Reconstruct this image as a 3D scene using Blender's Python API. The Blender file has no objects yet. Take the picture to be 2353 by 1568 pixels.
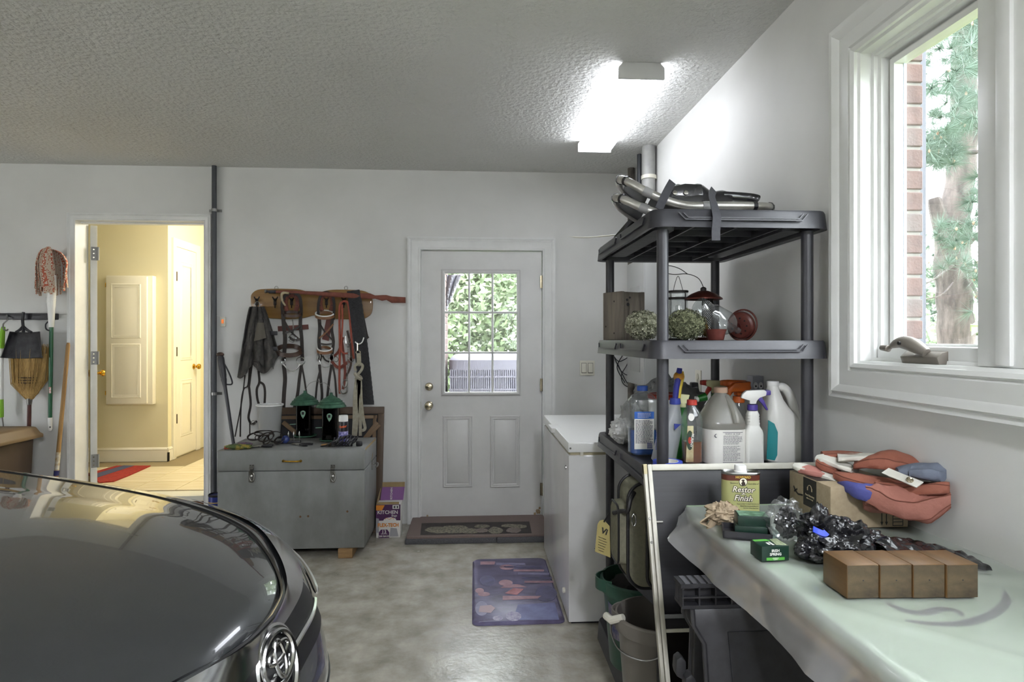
import bpy, bmesh, math, random
from mathutils import Vector, Matrix, noise
R = math.radians
V = Vector
random.seed(7)
SC = bpy.context.scene
COL = SC.collection

# ------------------------------------------------------------------ camera, world, exposure
FPX, YAW, VH, CZ = 1400.0, R(3.51), 780.0, 1.39
cam_d = bpy.data.cameras.new('camera'); cam = bpy.data.objects.new('camera', cam_d); COL.objects.link(cam)
cam.location = (0, 0, CZ); cam.rotation_euler = (R(90), 0, -YAW)
cam_d.sensor_width = 36; cam_d.lens = FPX / 2353 * 36; cam_d.shift_y = -4 / 2353; cam_d.clip_start = .02
SC.camera = cam
SC.view_settings.view_transform = 'Standard'; SC.view_settings.look = 'None'
SC.view_settings.gamma = 1; SC.view_settings.use_curve_mapping = False
SC.view_settings.exposure = 2.5
SC.cycles.use_denoising = True; SC.cycles.use_adaptive_sampling = True; SC.cycles.adaptive_threshold = .09; SC.cycles.adaptive_min_samples = 20
SC.cycles.max_bounces = 7; SC.cycles.diffuse_bounces = 4; SC.cycles.glossy_bounces = 3; SC.cycles.transparent_max_bounces = 14
SC.cycles.sample_clamp_indirect = 6; SC.cycles.caustics_refractive = False; SC.cycles.caustics_reflective = False
w = bpy.data.worlds.new('overcast_sky'); SC.world = w; w.use_nodes = True
bg = w.node_tree.nodes['Background']; bg.inputs[0].default_value = (.90, .94, 1.0, 1); bg.inputs[1].default_value = 2.8
def lamp(name, kind, loc, energy, color=(1, 1, 1), size=.1, size_y=None, rot=(0, 0, 0), portal=False):
    d = bpy.data.lights.new(name, kind); d.energy = energy; d.color = color
    if kind == 'AREA':
        d.size = size
        if size_y: d.shape = 'RECTANGLE'; d.size_y = size_y
        d.cycles.is_portal = portal
    else: d.shadow_soft_size = size
    o = bpy.data.objects.new(name, d); o.location = loc; o.rotation_euler = rot; COL.objects.link(o); return o
LIGHT_MAIN, FILL_REAR, FILL_CAR = 2.1, 30.0, .8
HALL_W = 10.5
lamp('hall_ceiling_lamp', 'POINT', (-1.75, 5.75, 2.45), HALL_W, (1.0, .97, .90), .12)

# ------------------------------------------------------------------ helpers
def ray(u, v):
    a = (u - 1176.5) / FPX; c, s = math.cos(YAW), math.sin(YAW)
    return V((s + a * c, c - a * s, (VH - v) / FPX))
CAM = V((0, 0, CZ))
def at(u, v, Y): d = ray(u, v); return CAM + d * (Y / d.y)
def atX(u, v, X): d = ray(u, v); return CAM + d * (X / d.x)
def atZ(u, v, Z): d = ray(u, v); return CAM + d * ((Z - CZ) / d.z)
def lerp(a, b, t): return a + (b - a) * t
def nz(p, s=1.0): return noise.noise(V(p) * s)

def srgb(c):
    if isinstance(c, str): c = [int(c[i:i + 2], 16) for i in (1, 3, 5)]
    r = [(x / 255) for x in c]
    return tuple([x / 12.92 if x <= .04045 else ((x + .055) / 1.055) ** 2.4 for x in r]) + (1,)
MATS = {}
def mat(name, col, rough=.55, metal=0.0, col2=None, vs=8.0, vstretch=None, contrast=(.35, .65), bump=0.0, bs=60.0, bstretch=None,
        coat=0.0, spec=.5, trans=0.0, emis=None, es=0.0, sheen=0.0, detail=4.0, rough2=None, tex='NOISE', alpha=1.0):
    if name in MATS: return MATS[name]
    m = bpy.data.materials.new(name); m.use_nodes = True; MATS[name] = m
    nt = m.node_tree; N = nt.nodes; L = nt.links; b = N['Principled BSDF']
    b.inputs['Base Color'].default_value = srgb(col); b.inputs['Roughness'].default_value = rough; b.inputs['Metallic'].default_value = metal
    b.inputs['Specular IOR Level'].default_value = spec; b.inputs['Coat Weight'].default_value = coat; b.inputs['Coat Roughness'].default_value = .03
    b.inputs['Transmission Weight'].default_value = trans
    if sheen: b.inputs['Sheen Weight'].default_value = sheen
    if emis: b.inputs['Emission Color'].default_value = srgb(emis); b.inputs['Emission Strength'].default_value = es
    if alpha < 1: b.inputs['Alpha'].default_value = alpha
    co = N.new('ShaderNodeTexCoord')
    def coord(st):
        mp = N.new('ShaderNodeMapping'); mp.inputs['Scale'].default_value = st or (1, 1, 1); L.new(co.outputs['Object'], mp.inputs[0]); return mp.outputs[0]
    if col2 is not None or rough2 is not None:
        if tex == 'WAVE':
            t = N.new('ShaderNodeTexWave'); t.inputs['Scale'].default_value = vs; t.inputs['Distortion'].default_value = 3; t.inputs['Detail'].default_value = 3; fac = t.outputs['Fac']
        elif tex == 'VORONOI':
            t = N.new('ShaderNodeTexVoronoi'); t.inputs['Scale'].default_value = vs; fac = t.outputs['Distance']
        else:
            t = N.new('ShaderNodeTexNoise'); t.inputs['Scale'].default_value = vs; t.inputs['Detail'].default_value = detail; t.inputs['Roughness'].default_value = .6; fac = t.outputs['Fac']
        L.new(coord(vstretch), t.inputs['Vector'])
        r = N.new('ShaderNodeValToRGB'); r.color_ramp.elements[0].position = contrast[0]; r.color_ramp.elements[1].position = contrast[1]
        L.new(fac, r.inputs[0])
        if col2 is not None:
            r.color_ramp.elements[0].color = srgb(col); r.color_ramp.elements[1].color = srgb(col2); L.new(r.outputs[0], b.inputs['Base Color'])
        if rough2 is not None:
            mr = N.new('ShaderNodeMapRange'); mr.inputs[3].default_value = rough; mr.inputs[4].default_value = rough2; L.new(fac, mr.inputs[0]); L.new(mr.outputs[0], b.inputs['Roughness'])
    if bump:
        t = N.new('ShaderNodeTexNoise'); t.inputs['Scale'].default_value = bs; t.inputs['Detail'].default_value = 5; L.new(coord(bstretch), t.inputs['Vector'])
        bp = N.new('ShaderNodeBump'); bp.inputs['Strength'].default_value = min(1, bump); bp.inputs['Distance'].default_value = .004 * max(1, bump); L.new(t.outputs[0], bp.inputs['Height']); L.new(bp.outputs[0], b.inputs['Normal'])
    return m
def glass(name, tint=(1, 1, 1), gloss=.1, rough=.0, haze=0.0, hcol=(.8, .8, .8), transl=0.0, edge=.75):
    """see-through sheet: transparent + facing-dependent gloss + optional milky body"""
    if name in MATS: return MATS[name]
    m = bpy.data.materials.new(name); m.use_nodes = True; MATS[name] = m
    nt = m.node_tree; N = nt.nodes; L = nt.links; N.remove(N['Principled BSDF']); out = N['Material Output']
    t = N.new('ShaderNodeBsdfTransparent'); t.inputs[0].default_value = tuple(tint) + (1,)
    cur = t.outputs[0]
    if haze:
        d = N.new('ShaderNodeBsdfDiffuse'); d.inputs[0].default_value = tuple(hcol) + (1,); body = d.outputs[0]
        if transl:
            tl = N.new('ShaderNodeBsdfTranslucent'); tl.inputs[0].default_value = tuple(hcol) + (1,); mx = N.new('ShaderNodeMixShader'); mx.inputs[0].default_value = transl
            L.new(body, mx.inputs[1]); L.new(tl.outputs[0], mx.inputs[2]); body = mx.outputs[0]
        mx = N.new('ShaderNodeMixShader'); mx.inputs[0].default_value = haze; L.new(cur, mx.inputs[1]); L.new(body, mx.inputs[2]); cur = mx.outputs[0]
    g = N.new('ShaderNodeBsdfGlossy'); g.inputs['Roughness'].default_value = rough
    lw = N.new('ShaderNodeLayerWeight'); lw.inputs[0].default_value = .5
    pw_ = N.new('ShaderNodeMath'); pw_.operation = 'POWER'; pw_.inputs[1].default_value = 4.0; L.new(lw.outputs['Facing'], pw_.inputs[0])
    fr = N.new('ShaderNodeMath'); fr.operation = 'MULTIPLY_ADD'; fr.inputs[1].default_value = edge; fr.inputs[2].default_value = gloss * .5; L.new(pw_.outputs[0], fr.inputs[0])
    mx = N.new('ShaderNodeMixShader'); L.new(fr.outputs[0], mx.inputs[0]); L.new(cur, mx.inputs[1]); L.new(g.outputs[0], mx.inputs[2]); L.new(mx.outputs[0], out.inputs[0])
    return m

def tag(o, label=None, cat=None, group=None, kind=None):
    if label: o['label'] = label
    if cat: o['category'] = cat
    if group: o['group'] = group
    if kind: o['kind'] = kind
    return o
def thing(name, label=None, cat=None, loc=(0, 0, 0), group=None, kind=None):
    o = bpy.data.objects.new(name, None); COL.objects.link(o); o.location = loc; o.empty_display_size = .05
    return tag(o, label, cat, group, kind)
def wloc(o):
    p = V((0, 0, 0))
    while o is not None: p = p + V(o.location); o = o.parent
    return p
def bez(pts, n=6, closed=False):
    """Catmull-Rom through points"""
    P = [V(p) for p in pts]; out = []; m = len(P)
    for i in range(m if closed else m - 1):
        if closed: a, b, c, d = P[(i - 1) % m], P[i], P[(i + 1) % m], P[(i + 2) % m]
        else: a, b, c, d = P[max(0, i - 1)], P[i], P[i + 1], P[min(m - 1, i + 2)]
        for k in range(n):
            t = k / n
            out.append(.5 * (2 * b + (c - a) * t + (2 * a - 5 * b + 4 * c - d) * t * t + (3 * b - a - 3 * c + d) * t ** 3))
    if not closed: out.append(P[-1])
    return out
def rrect(w, h, r, n=5):
    out = []
    for cx, cy, a0 in ((w / 2 - r, h / 2 - r, 0), (-w / 2 + r, h / 2 - r, 90), (-w / 2 + r, -h / 2 + r, 180), (w / 2 - r, -h / 2 + r, 270)):
        for k in range(n + 1):
            a = R(a0 + 90 * k / n); out.append((cx + r * math.cos(a), cy + r * math.sin(a)))
    return out
def frame(o, x, y):
    """matrix with local x along x, local y along y, z = x cross y, origin o"""
    x = V(x).normalized(); z = x.cross(V(y)).normalized(); y = z.cross(x)
    return Matrix(((x.x, y.x, z.x, o[0]), (x.y, y.y, z.y, o[1]), (x.z, y.z, z.z, o[2]), (0, 0, 0, 1)))
def axis(o, d, up=(0, 0, 1)):
    """matrix whose local z points along d"""
    d = V(d).normalized(); u = V(up)
    if abs(d.dot(u)) > .95: u = V((1, 0, 0))
    x = u.cross(d).normalized(); y = d.cross(x)
    return Matrix(((x.x, y.x, d.x, o[0]), (x.y, y.y, d.y, o[1]), (x.z, y.z, d.z, o[2]), (0, 0, 0, 1)))
class G:
    def __init__(s, M=None): s.v = []; s.f = []; s.M = M
    def add(s, vs, fs):
        n = len(s.v); M = s.M
        s.v += [tuple(M @ V(p)) for p in vs] if M is not None else [tuple(p) for p in vs]
        s.f += [tuple(i + n for i in f) for f in fs]; return s
    def box(s, c, d, rz=0.0, M=None):
        x, y, z = d[0] / 2, d[1] / 2, d[2] / 2; vs = [V((i * x, j * y, k * z)) for i in (-1, 1) for j in (-1, 1) for k in (-1, 1)]
        if M is not None: vs = [M @ p for p in vs]
        elif rz: Q = Matrix.Rotation(rz, 3, 'Z'); vs = [Q @ p for p in vs]
        c = V(c)
        return s.add([p + c for p in vs], [(0, 1, 3, 2), (4, 6, 7, 5), (0, 4, 5, 1), (2, 3, 7, 6), (0, 2, 6, 4), (1, 5, 7, 3)])
    def bx(s, x0, x1, y0, y1, z0, z1): return s.box(((x0 + x1) / 2, (y0 + y1) / 2, (z0 + z1) / 2), (abs(x1 - x0), abs(y1 - y0), abs(z1 - z0)))
    def tube(s, pts, r, n=8, closed=False, flat=1.0, caps=True):
        P = [V(p) for p in pts]; m = len(P); vs = []; fs = []; up = None
        for i, p in enumerate(P):
            if closed: t = (P[(i + 1) % m] - P[i - 1])
            else: t = P[min(m - 1, i + 1)] - P[max(0, i - 1)]
            t = t.normalized() if t.length > 1e-9 else V((0, 0, 1))
            if up is None: up = V((0, 0, 1)) if abs(t.z) < .9 else V((0, 1, 0))
            x = up - t * up.dot(t)
            if x.length < 1e-6: x = t.orthogonal()
            x.normalize(); y = t.cross(x); up = x
            rr = r[i] if isinstance(r, (list, tuple)) else r
            for k in range(n):
                a = 2 * math.pi * k / n; vs.append(p + x * (rr * math.cos(a)) + y * (rr * flat * math.sin(a)))
        for i in range(m if closed else m - 1):
            j = (i + 1) % m
            for k in range(n): l = (k + 1) % n; fs.append((i * n + k, i * n + l, j * n + l, j * n + k))
        if not closed and caps: fs.append(tuple(range(n))[::-1]); fs.append(tuple((m - 1) * n + k for k in range(n)))
        return s.add(vs, fs)
    def cyl(s, p0, p1, r0, r1=None, n=14): return s.tube([p0, p1], [r0, r0 if r1 is None else r1], n)
    def lathe(s, prof, o=(0, 0, 0), n=20, M=None, sx=1.0, sy=1.0):
        vs = []; fs = []; o = V(o)
        for r, z in prof:
            for k in range(n):
                a = 2 * math.pi * k / n; p = V((r * math.cos(a) * sx, r * math.sin(a) * sy, z)); vs.append((M @ p) if M is not None else p + o)
        m = len(prof)
        for i in range(m - 1):
            for k in range(n): l = (k + 1) % n; fs.append((i * n + k, i * n + l, (i + 1) * n + l, (i + 1) * n + k))
        if prof[0][0] > 1e-6: fs.append(tuple(range(n))[::-1])
        if prof[-1][0] > 1e-6: fs.append(tuple((m - 1) * n + k for k in range(n)))
        return s.add(vs, fs)
    def loft(s, rings, caps=True, closed=True):
        vs = [p for r in rings for p in r]; n = len(rings[0]); fs = []
        for i in range(len(rings) - 1):
            for k in range(n if closed else n - 1): l = (k + 1) % n; fs.append((i * n + k, i * n + l, (i + 1) * n + l, (i + 1) * n + k))
        if caps and closed: fs.append(tuple(range(n))[::-1]); fs.append(tuple((len(rings) - 1) * n + k for k in range(n)))
        return s.add(vs, fs)
    def prism(s, poly, d): 
        P = [V(p) for p in poly]; d = V(d); n = len(P)
        return s.add(P + [p + d for p in P], [tuple(range(n))[::-1], tuple(range(n, 2 * n))] + [(i, (i + 1) % n, n + (i + 1) % n, n + i) for i in range(n)])
    def plate(s, poly2, M, t):
        """2-D polygon in the plane of M, thickness t along local z"""
        return s.prism([M @ V((x, y, 0)) for x, y in poly2], (M.to_3x3() @ V((0, 0, t))))
    def ribbon(s, pts, wd, t=.003, nrm=(0, -1, 0)):
        P = [V(p) for p in pts]; m = len(P); vs = []; fs = []
        for i, p in enumerate(P):
            tg = (P[min(m - 1, i + 1)] - P[max(0, i - 1)]).normalized(); nn = V(nrm[i]) if isinstance(nrm, list) else V(nrm)
            sd = tg.cross(nn); sd = sd.normalized() if sd.length > 1e-6 else V((1, 0, 0)); nn = sd.cross(tg).normalized()
            ww = (wd[i] if isinstance(wd, (list, tuple)) else wd) / 2
            for a, b in ((-1, -1), (1, -1), (1, 1), (-1, 1)): vs.append(p + sd * (a * ww) + nn * (b * t / 2))
        for i in range(m - 1):
            for k in range(4): l = (k + 1) % 4; fs.append((i * 4 + k, i * 4 + l, i * 4 + 4 + l, i * 4 + 4 + k))
        fs.append((3, 2, 1, 0)); fs.append(tuple((m - 1) * 4 + k for k in range(4)))
        return s.add(vs, fs)
    def grid(s, fn, nu, nv, t=0.0, wrap=False):
        P = [[V(fn(i / nu, j / nv)) for j in range(nv + 1)] for i in range(nu + 1)]
        def ids(i, j): return i * (nv + 1) + j
        vs = [p for row in P for p in row]; fs = [(ids(i, j), ids(i + 1, j), ids(i + 1, j + 1), ids(i, j + 1)) for i in range(nu) for j in range(nv)]
        if t:
            Nn = []
            for i in range(nu + 1):
                for j in range(nv + 1):
                    a = P[min(nu, i + 1)][j] - P[max(0, i - 1)][j]; b = P[i][min(nv, j + 1)] - P[i][max(0, j - 1)]
                    c = a.cross(b); Nn.append(c.normalized() if c.length > 1e-12 else V((0, 0, 1)))
            n = len(vs); vs = vs + [p - q * t for p, q in zip(vs, Nn)]; fs = fs + [tuple(n + i for i in f[::-1]) for f in fs]
            rim = [ids(i, 0) for i in range(nu + 1)] + [ids(nu, j) for j in range(1, nv + 1)] + [ids(i, nv) for i in range(nu - 1, -1, -1)] + [ids(0, j) for j in range(nv - 1, 0, -1)]
            fs += [(rim[k], rim[k - 1], n + rim[k - 1], n + rim[k]) for k in range(len(rim))]
        return s.add(vs, fs)
    def ball(s, c, r, nu=16, nv=10, fn=None, sc=(1, 1, 1)):
        c = V(c); vs = []; fs = []
        for j in range(nv + 1):
            th = math.pi * j / nv
            for i in range(nu):
                ph = 2 * math.pi * i / nu; d = V((math.sin(th) * math.cos(ph), math.sin(th) * math.sin(ph), math.cos(th)))
                k = r * (fn(d) if fn else 1); vs.append(c + V((d.x * sc[0], d.y * sc[1], d.z * sc[2])) * k)
        for j in range(nv):
            for i in range(nu): l = (i + 1) % nu; fs.append((j * nu + i, (j + 1) * nu + i, (j + 1) * nu + l, j * nu + l))
        return s.add(vs, fs)
    def build(s, name, m, parent=None, label=None, cat=None, group=None, kind=None, smooth=35, bevel=0.0, seg=2, weld=True, fixn=True, origin=None):
        me = bpy.data.meshes.new(name); pw = wloc(parent) if parent is not None else None
        vs = [V(p) for p in s.v]
        if pw is None:
            if origin is not None: org = V(origin)
            elif M_structure(name): org = V((0, 0, 0))
            else:
                xs = [p.x for p in vs]; ys = [p.y for p in vs]; org = V(((min(xs) + max(xs)) / 2, (min(ys) + max(ys)) / 2, min(p.z for p in vs)))
        else: org = pw
        me.from_pydata([p - org for p in vs], [], s.f)
        bm = bmesh.new(); bm.from_mesh(me)
        if weld: bmesh.ops.remove_doubles(bm, verts=bm.verts, dist=1e-6)
        if fixn: bmesh.ops.recalc_face_normals(bm, faces=bm.faces)
        if bevel:
            es = [e for e in bm.edges if len(e.link_faces) == 2 and e.calc_face_angle(0) > R(30)]
            bmesh.ops.bevel(bm, geom=es, offset=bevel, offset_type='OFFSET', segments=seg, profile=.5, affect='EDGES', clamp_overlap=True)
        if smooth:
            for f in bm.faces: f.smooth = True
            for e in bm.edges:
                if len(e.link_faces) != 2 or e.calc_face_angle(0) > R(smooth): e.smooth = False
        bm.to_mesh(me); bm.free(); me.materials.append(m)
        o = bpy.data.objects.new(name, me); COL.objects.link(o)
        if parent is not None: o.parent = parent
        else: o.location = org
        return tag(o, label, cat, group, kind)
def M_structure(name): return name.split('_')[0] in ('floor', 'ceiling', 'wall', 'window', 'door', 'baseboard', 'trim')
def part(name, m, parent, fn, **k):
    g = G(); fn(g); return g.build(name, m, parent, **k)
def bxp(name, m, parent, x0, x1, y0, y1, z0, z1, **k): return G().bx(x0, x1, y0, y1, z0, z1).build(name, m, parent, **k)
def dup(root, loc=None, rz=None, label=None, group=None):
    r = root.copy(); COL.objects.link(r)
    if loc is not None: r.location = loc
    if rz is not None: r.rotation_euler = (0, 0, rz)
    if label: r['label'] = label
    if group: r['group'] = group
    for ch in list(root.children):
        c = ch.copy(); COL.objects.link(c); c.parent = r
        for gch in list(ch.children): d = gch.copy(); COL.objects.link(d); d.parent = c
    return r
def text(s, size, M, m, parent, name='lettering', align='CENTER', bend=0.0, bold=0.0, shear=0.0, sx=1.0, ext=.0002):
    cu = bpy.data.curves.new('t', 'FONT'); cu.body = s; cu.size = size; cu.align_x = align; cu.align_y = 'CENTER'; cu.offset = bold; cu.shear = shear; cu.extrude = ext; cu.resolution_u = 2
    ob = bpy.data.objects.new('t', cu); COL.objects.link(ob)
    me = bpy.data.meshes.new_from_object(ob); bpy.data.objects.remove(ob); bpy.data.curves.remove(cu)
    pw = wloc(parent); me.name = name
    for vt in me.vertices:
        x, y, z = vt.co.x * sx, vt.co.y, vt.co.z
        if bend: a = x / bend; p = V(((bend + z) * math.sin(a), y, (bend + z) * math.cos(a) - bend))
        else: p = V((x, y, z))
        vt.co = M @ p - pw
    me.materials.clear(); me.materials.append(m)
    o = bpy.data.objects.new(name, me); COL.objects.link(o); o.parent = parent; return o
def bars(name, m, parent, M, w, rows, pitch, h, bend=0.0, t=.0004, seed=1):
    """rows of fine print that cannot be read in the photograph"""
    rn = random.Random(seed); g = G()
    for i in range(rows):
        y = -i * pitch; x = -w / 2; xe = w / 2 * (1 - .35 * (rn.random() < .25))
        while x < xe:
            l = min(w * rn.uniform(.05, .16), xe - x)
            pts = []
            for k in range(3):
                xx = x + l * k / 2
                pts.append(M @ (V((bend * math.sin(xx / bend), y, bend * math.cos(xx / bend) - bend + t)) if bend else V((xx, y, t))))
            up = M.to_3x3() @ V((0, 1, 0)); g.grid(lambda a, b: pts[int(round(a * 2))] + up * (h * (b - .5)), 2, 1)
            x += l + w * .025
    return g.build(name, m, parent, smooth=0, fixn=False)

# ------------------------------------------------------------------ materials of the setting
m_wall = mat('wall_paint', '#dcdcd9', .6, col2='#d2d2cf', vs=1.3, bump=.06, bs=90)
m_ceil = mat('ceiling_texture', '#dadad7', .85, col2='#d2d2ce', vs=1.0, bump=3.0, bs=42)
m_trim = mat('trim_paint', '#e2e3e1', .35, col2='#d8d9d7', vs=5)
m_door = mat('door_paint', '#d8d8d6', .38, col2='#cfcfcd', vs=4, bump=.03, bs=200, bstretch=(1, 1, .1))
m_conc = mat('concrete', '#8a8578', .34, col2='#b8b3a7', vs=7, contrast=(.32, .68), detail=12, bump=.25, bs=40, rough2=.12, spec=.7)
m_hallwall = mat('hall_wall_paint', '#e6ddb9', .6)
m_halltrim = mat('hall_trim_paint', '#efe9d6', .35)
m_tile = mat('hall_tile', '#e6d9bb', .25, col2='#d9c9a5', vs=3, vstretch=(1, 8, 1))
m_grout = mat('grout', '#8f7f60', .8)
m_wood_riser = mat('step_wood', '#6a4426', .5, col2='#4c2f1a', vs=3, vstretch=(1, 1, 14))
m_dark = mat('dark_gap', '#17171a', .6)
m_black = mat('black_plastic', '#26262a', .42, col2='#303035', vs=12)
m_chrome = mat('chrome', '#d4d4d4', .16, 1.0)
m_steel = mat('steel', '#a9a9a7', .3, 1.0, col2='#8d8d8b', vs=9)
m_nickel = mat('aged_nickel', '#b5ab93', .22, 1.0)
m_brass = mat('brass', '#c59a3a', .2, 1.0)
m_white = mat('white_plastic', '#ecece9', .3)
m_offwhite = mat('almond_plastic', '#dedbcd', .4)
m_pane = glass('clear_glass', (.98, .99, .985), .09)
YW, XW, ZC = 4.63, 1.20, 2.665

# ------------------------------------------------------------------ room shell
def holed(g, axis_, p0, p1, a0, a1, z0, z1, holes):
    xs = sorted({a0, a1, *[h[0] for h in holes], *[h[1] for h in holes]}); zs = sorted({z0, z1, *[h[2] for h in holes], *[h[3] for h in holes]})
    for i in range(len(xs) - 1):
        for j in range(len(zs) - 1):
            cx, cz = (xs[i] + xs[i + 1]) / 2, (zs[j] + zs[j + 1]) / 2
            if any(h[0] < cx < h[1] and h[2] < cz < h[3] for h in holes): continue
            if axis_ == 'Y': g.bx(xs[i], xs[i + 1], p0, p1, zs[j], zs[j + 1])
            else: g.bx(p0, p1, xs[i], xs[i + 1], zs[j], zs[j + 1])
    return g
D1 = (-.402, .512, .025, 2.06)       # entry door leaf
D2 = (-2.9, -1.991, .24, 2.258)    # opening to the hall
WN = (.55, 1.837, 1.315, 2.29)       # window opening, along Y
bxp('floor', m_conc, None, -6.2, XW + .14, -3.4, YW + .14, -.12, 0, kind='structure', smooth=0)
bxp('ceiling', m_ceil, None, -6.2, XW + .14, -3.4, YW + .14, ZC, ZC + .12, kind='structure', smooth=0)
holed(G(), 'Y', YW, YW + .14, -6.2, XW + .2, 0, ZC, [(D1[0] - .02, D1[1] + .02, 0, D1[3] + .02), (D2[0] - .02, D2[1] + .02, .0, D2[3] + .02)]).build('wall_back', m_wall, kind='structure', smooth=0)
holed(G(), 'X', XW, XW + .14, -3.4, YW, 0, ZC, [(WN[0], WN[1], WN[2], WN[3])]).build('wall_right', m_wall, kind='structure', smooth=0)
holed(G(), 'X', -6.2, -6.06, -3.4, YW, 0, ZC, [(-2.6, 2.1, 0, 1.5)]).build('wall_left', m_wall, kind='structure', smooth=0)   # open garage doorway, the car came in through it
bxp('wall_front', m_wall, None, -6.06, XW, -3.4, -3.26, 0, ZC, kind='structure', smooth=0)
CAS = [(0, 0), (0, .014), (.012, .017), (.018, .014), (.055, .018), (.066, .022), (.072, .018), (.085, .024), (.095, .024), (.095, 0)]
def casing(name, m, parent, corners, mapf, prof, closed=False, kind=None):
    """mitred moulding; corners = [(x, z, outx, outz)]"""
    rings = [[mapf(x + ox * o, z + oz * o, d) for o, d in prof] for x, z, ox, oz in corners]
    if closed: rings.append(rings[0])
    return G().loft(rings, caps=not closed).build(name, m, parent, kind=kind, smooth=20)
def door_corners(x0, x1, z0, z1): return [(x0, z0, -1, 0), (x0, z1, -1, 1), (x1, z1, 1, 1), (x1, z0, 1, 0)]
t1 = thing('trim_1', kind='structure')
casing('casing', m_trim, t1, door_corners(D1[0] - .006, D1[1] + .006, .0, D1[3] + .006), lambda x, z, d: (x, YW - d, z), CAS)
g = G(); g.bx(D1[0] - .02, D1[0] - .004, YW, YW + .14, 0, D1[3] + .02).bx(D1[1] + .004, D1[1] + .02, YW, YW + .14, 0, D1[3] + .02).bx(D1[0] - .02, D1[1] + .02, YW, YW + .14, D1[3] + .004, D1[3] + .02)
g.build('jamb', m_trim, t1)
bxp('threshold', mat('threshold_wood', '#4a3426', .6), t1, D1[0] - .004, D1[1] + .004, YW - .012, YW + .14, 0.0, .018)
t2 = thing('trim_2', kind='structure')
casing('casing', m_trim, t2, door_corners(D2[0], D2[1], .10, D2[3]), lambda x, z, d: (x, YW - d, z), [(o * .56, d) for o, d in CAS])
g = G(); g.bx(D2[0] - .02, D2[0], YW, YW + .14, .2, D2[3] + .02).bx(D2[1], D2[1] + .02, YW, YW + .14, .2, D2[3] + .02).bx(D2[0] - .02, D2[1] + .02, YW, YW + .14, D2[3], D2[3] + .02)
g.bx(D2[1] - .012, D2[1], YW + .05, YW + .1, .24, D2[3]).bx(D2[0], D2[1], YW + .05, YW + .1, D2[3] - .012, D2[3])
g.build('jamb', m_trim, t2)
bxp('threshold', m_offwhite, t2, D2[0], D2[1], YW - .02, YW + .14, .2, .238)
bxp('riser', m_wood_riser, t2, D2[0] - .02, D2[1] + .02, YW - .012, YW + .02, 0, .2)

# ------------------------------------------------------------------ entry door with nine panes
d1 = thing('door_1', kind='structure')
g = G(); gx0, gx1 = at(1021, 700, YW).x, at(1189, 700, YW).x; gz0, gz1 = at(1100, 903, YW).z, at(1100, 627, YW).z
y0, y1 = YW + .012, YW + .056
holed(g, 'Y', y0, y1, D1[0], D1[1], D1[2], D1[3] - .002, [(gx0, gx1, gz0, gz1)]); g.build('door_leaf', m_door, d1, smooth=0)
def mapd(x, z, d): return (x, y0 - d, z)
def loop_corners(x0, x1, z0, z1): return [(x0, z0, -1, -1), (x0, z1, -1, 1), (x1, z1, 1, 1), (x1, z0, 1, -1)]
casing('glazing_frame', m_door, d1, loop_corners(gx0, gx1, gz0, gz1), mapd, [(-.004, -.03), (-.004, .012), (.004, .016), (.012, .016), (.02, .009), (.026, 0)], closed=True)
mx = [gx0 + .0, at(1078, 700, YW).x, at(1132, 700, YW).x, gx1]; mz = [gz1, at(1100, 718, YW).z, at(1100, 811, YW).z, gz0]
for i in (1, 2): part('muntin', m_door, d1, lambda g: g.bx(mx[i] - .0075, mx[i] + .0075, y0 - .006, y1 + .002, gz0, gz1), bevel=.004)
for i in (1, 2): part('muntin', m_door, d1, lambda g: g.bx(gx0, gx1, y0 - .006, y1 + .002, mz[i] - .0075, mz[i] + .0075), bevel=.004)
for i in range(3):
    for j in range(3): bxp('pane', m_pane, d1, mx[i], mx[i + 1], y0 + .02, y0 + .024, mz[j + 1], mz[j], smooth=0)
for (ua, ub) in ((1017, 1086), (1126, 1195)):
    a, b = at(ua, 956, YW), at(ub, 1121, YW)
    casing('panel_moulding', m_door, d1, loop_corners(a.x + .018, b.x - .018, b.z + .018, a.z - .018), mapd, [(-.012, -.004), (-.012, .003), (-.004, .007), (.004, .004), (.010, .008), (.018, 0), (.018, -.004)], closed=True)
    part('raised_panel', m_door, d1, lambda g: g.bx(a.x + .034, b.x - .034, y0 - .007, y0 + .002, b.z + .034, a.z - .034), bevel=.005)
def knob_round(par, c, r, m, d=(0, -1, 0)):
    M = axis(c, d)
    k = G().lathe([(r * 1.02, 0), (r * 1.02, .004), (r * .85, .009), (r * .4, .012), (r * .36, .028), (r * .62, .034), (r * .98, .045), (r, .056), (r * .8, .066), (r * .3, .07), (0, .07)], M=M, n=22).build('door_knob', m, par)
    return k
k = at(986, 932, y0); knob_round(d1, (k.x, y0, k.z), .031, m_nickel)
k = at(986, 889, y0); M = axis((k.x, y0, k.z), (0, -1, 0))
dbt = G().lathe([(.031, 0), (.031, .006), (.026, .014), (.018, .017), (0, .017)], M=M, n=22).build('deadbolt', m_nickel, d1)
G().box((k.x, y0 - .026, k.z), (.034, .02, .009), M=Matrix.Rotation(R(35), 3, 'Y')).build('thumb_turn', m_nickel, dbt, bevel=.002)
for vv in (648, 885, 1125):
    p = at(1246.5, vv, YW - .006); g = G().cyl((p.x, p.y, p.z - .048), (p.x, p.y, p.z + .048), .0065, n=10)
    for q in (-.03, -.01, .01, .03): g.cyl((p.x, p.y, p.z + q - .001), (p.x, p.y, p.z + q + .001), .0075, n=10)
    g.bx(p.x - .018, p.x + .012, p.y + .004, p.y + .008, p.z - .048, p.z + .048); g.build('hinge', m_nickel, d1)
bxp('weather_strip', m_dark, d1, D1[0], D1[1], y0 + .004, y1 - .004, .006, .03)
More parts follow.
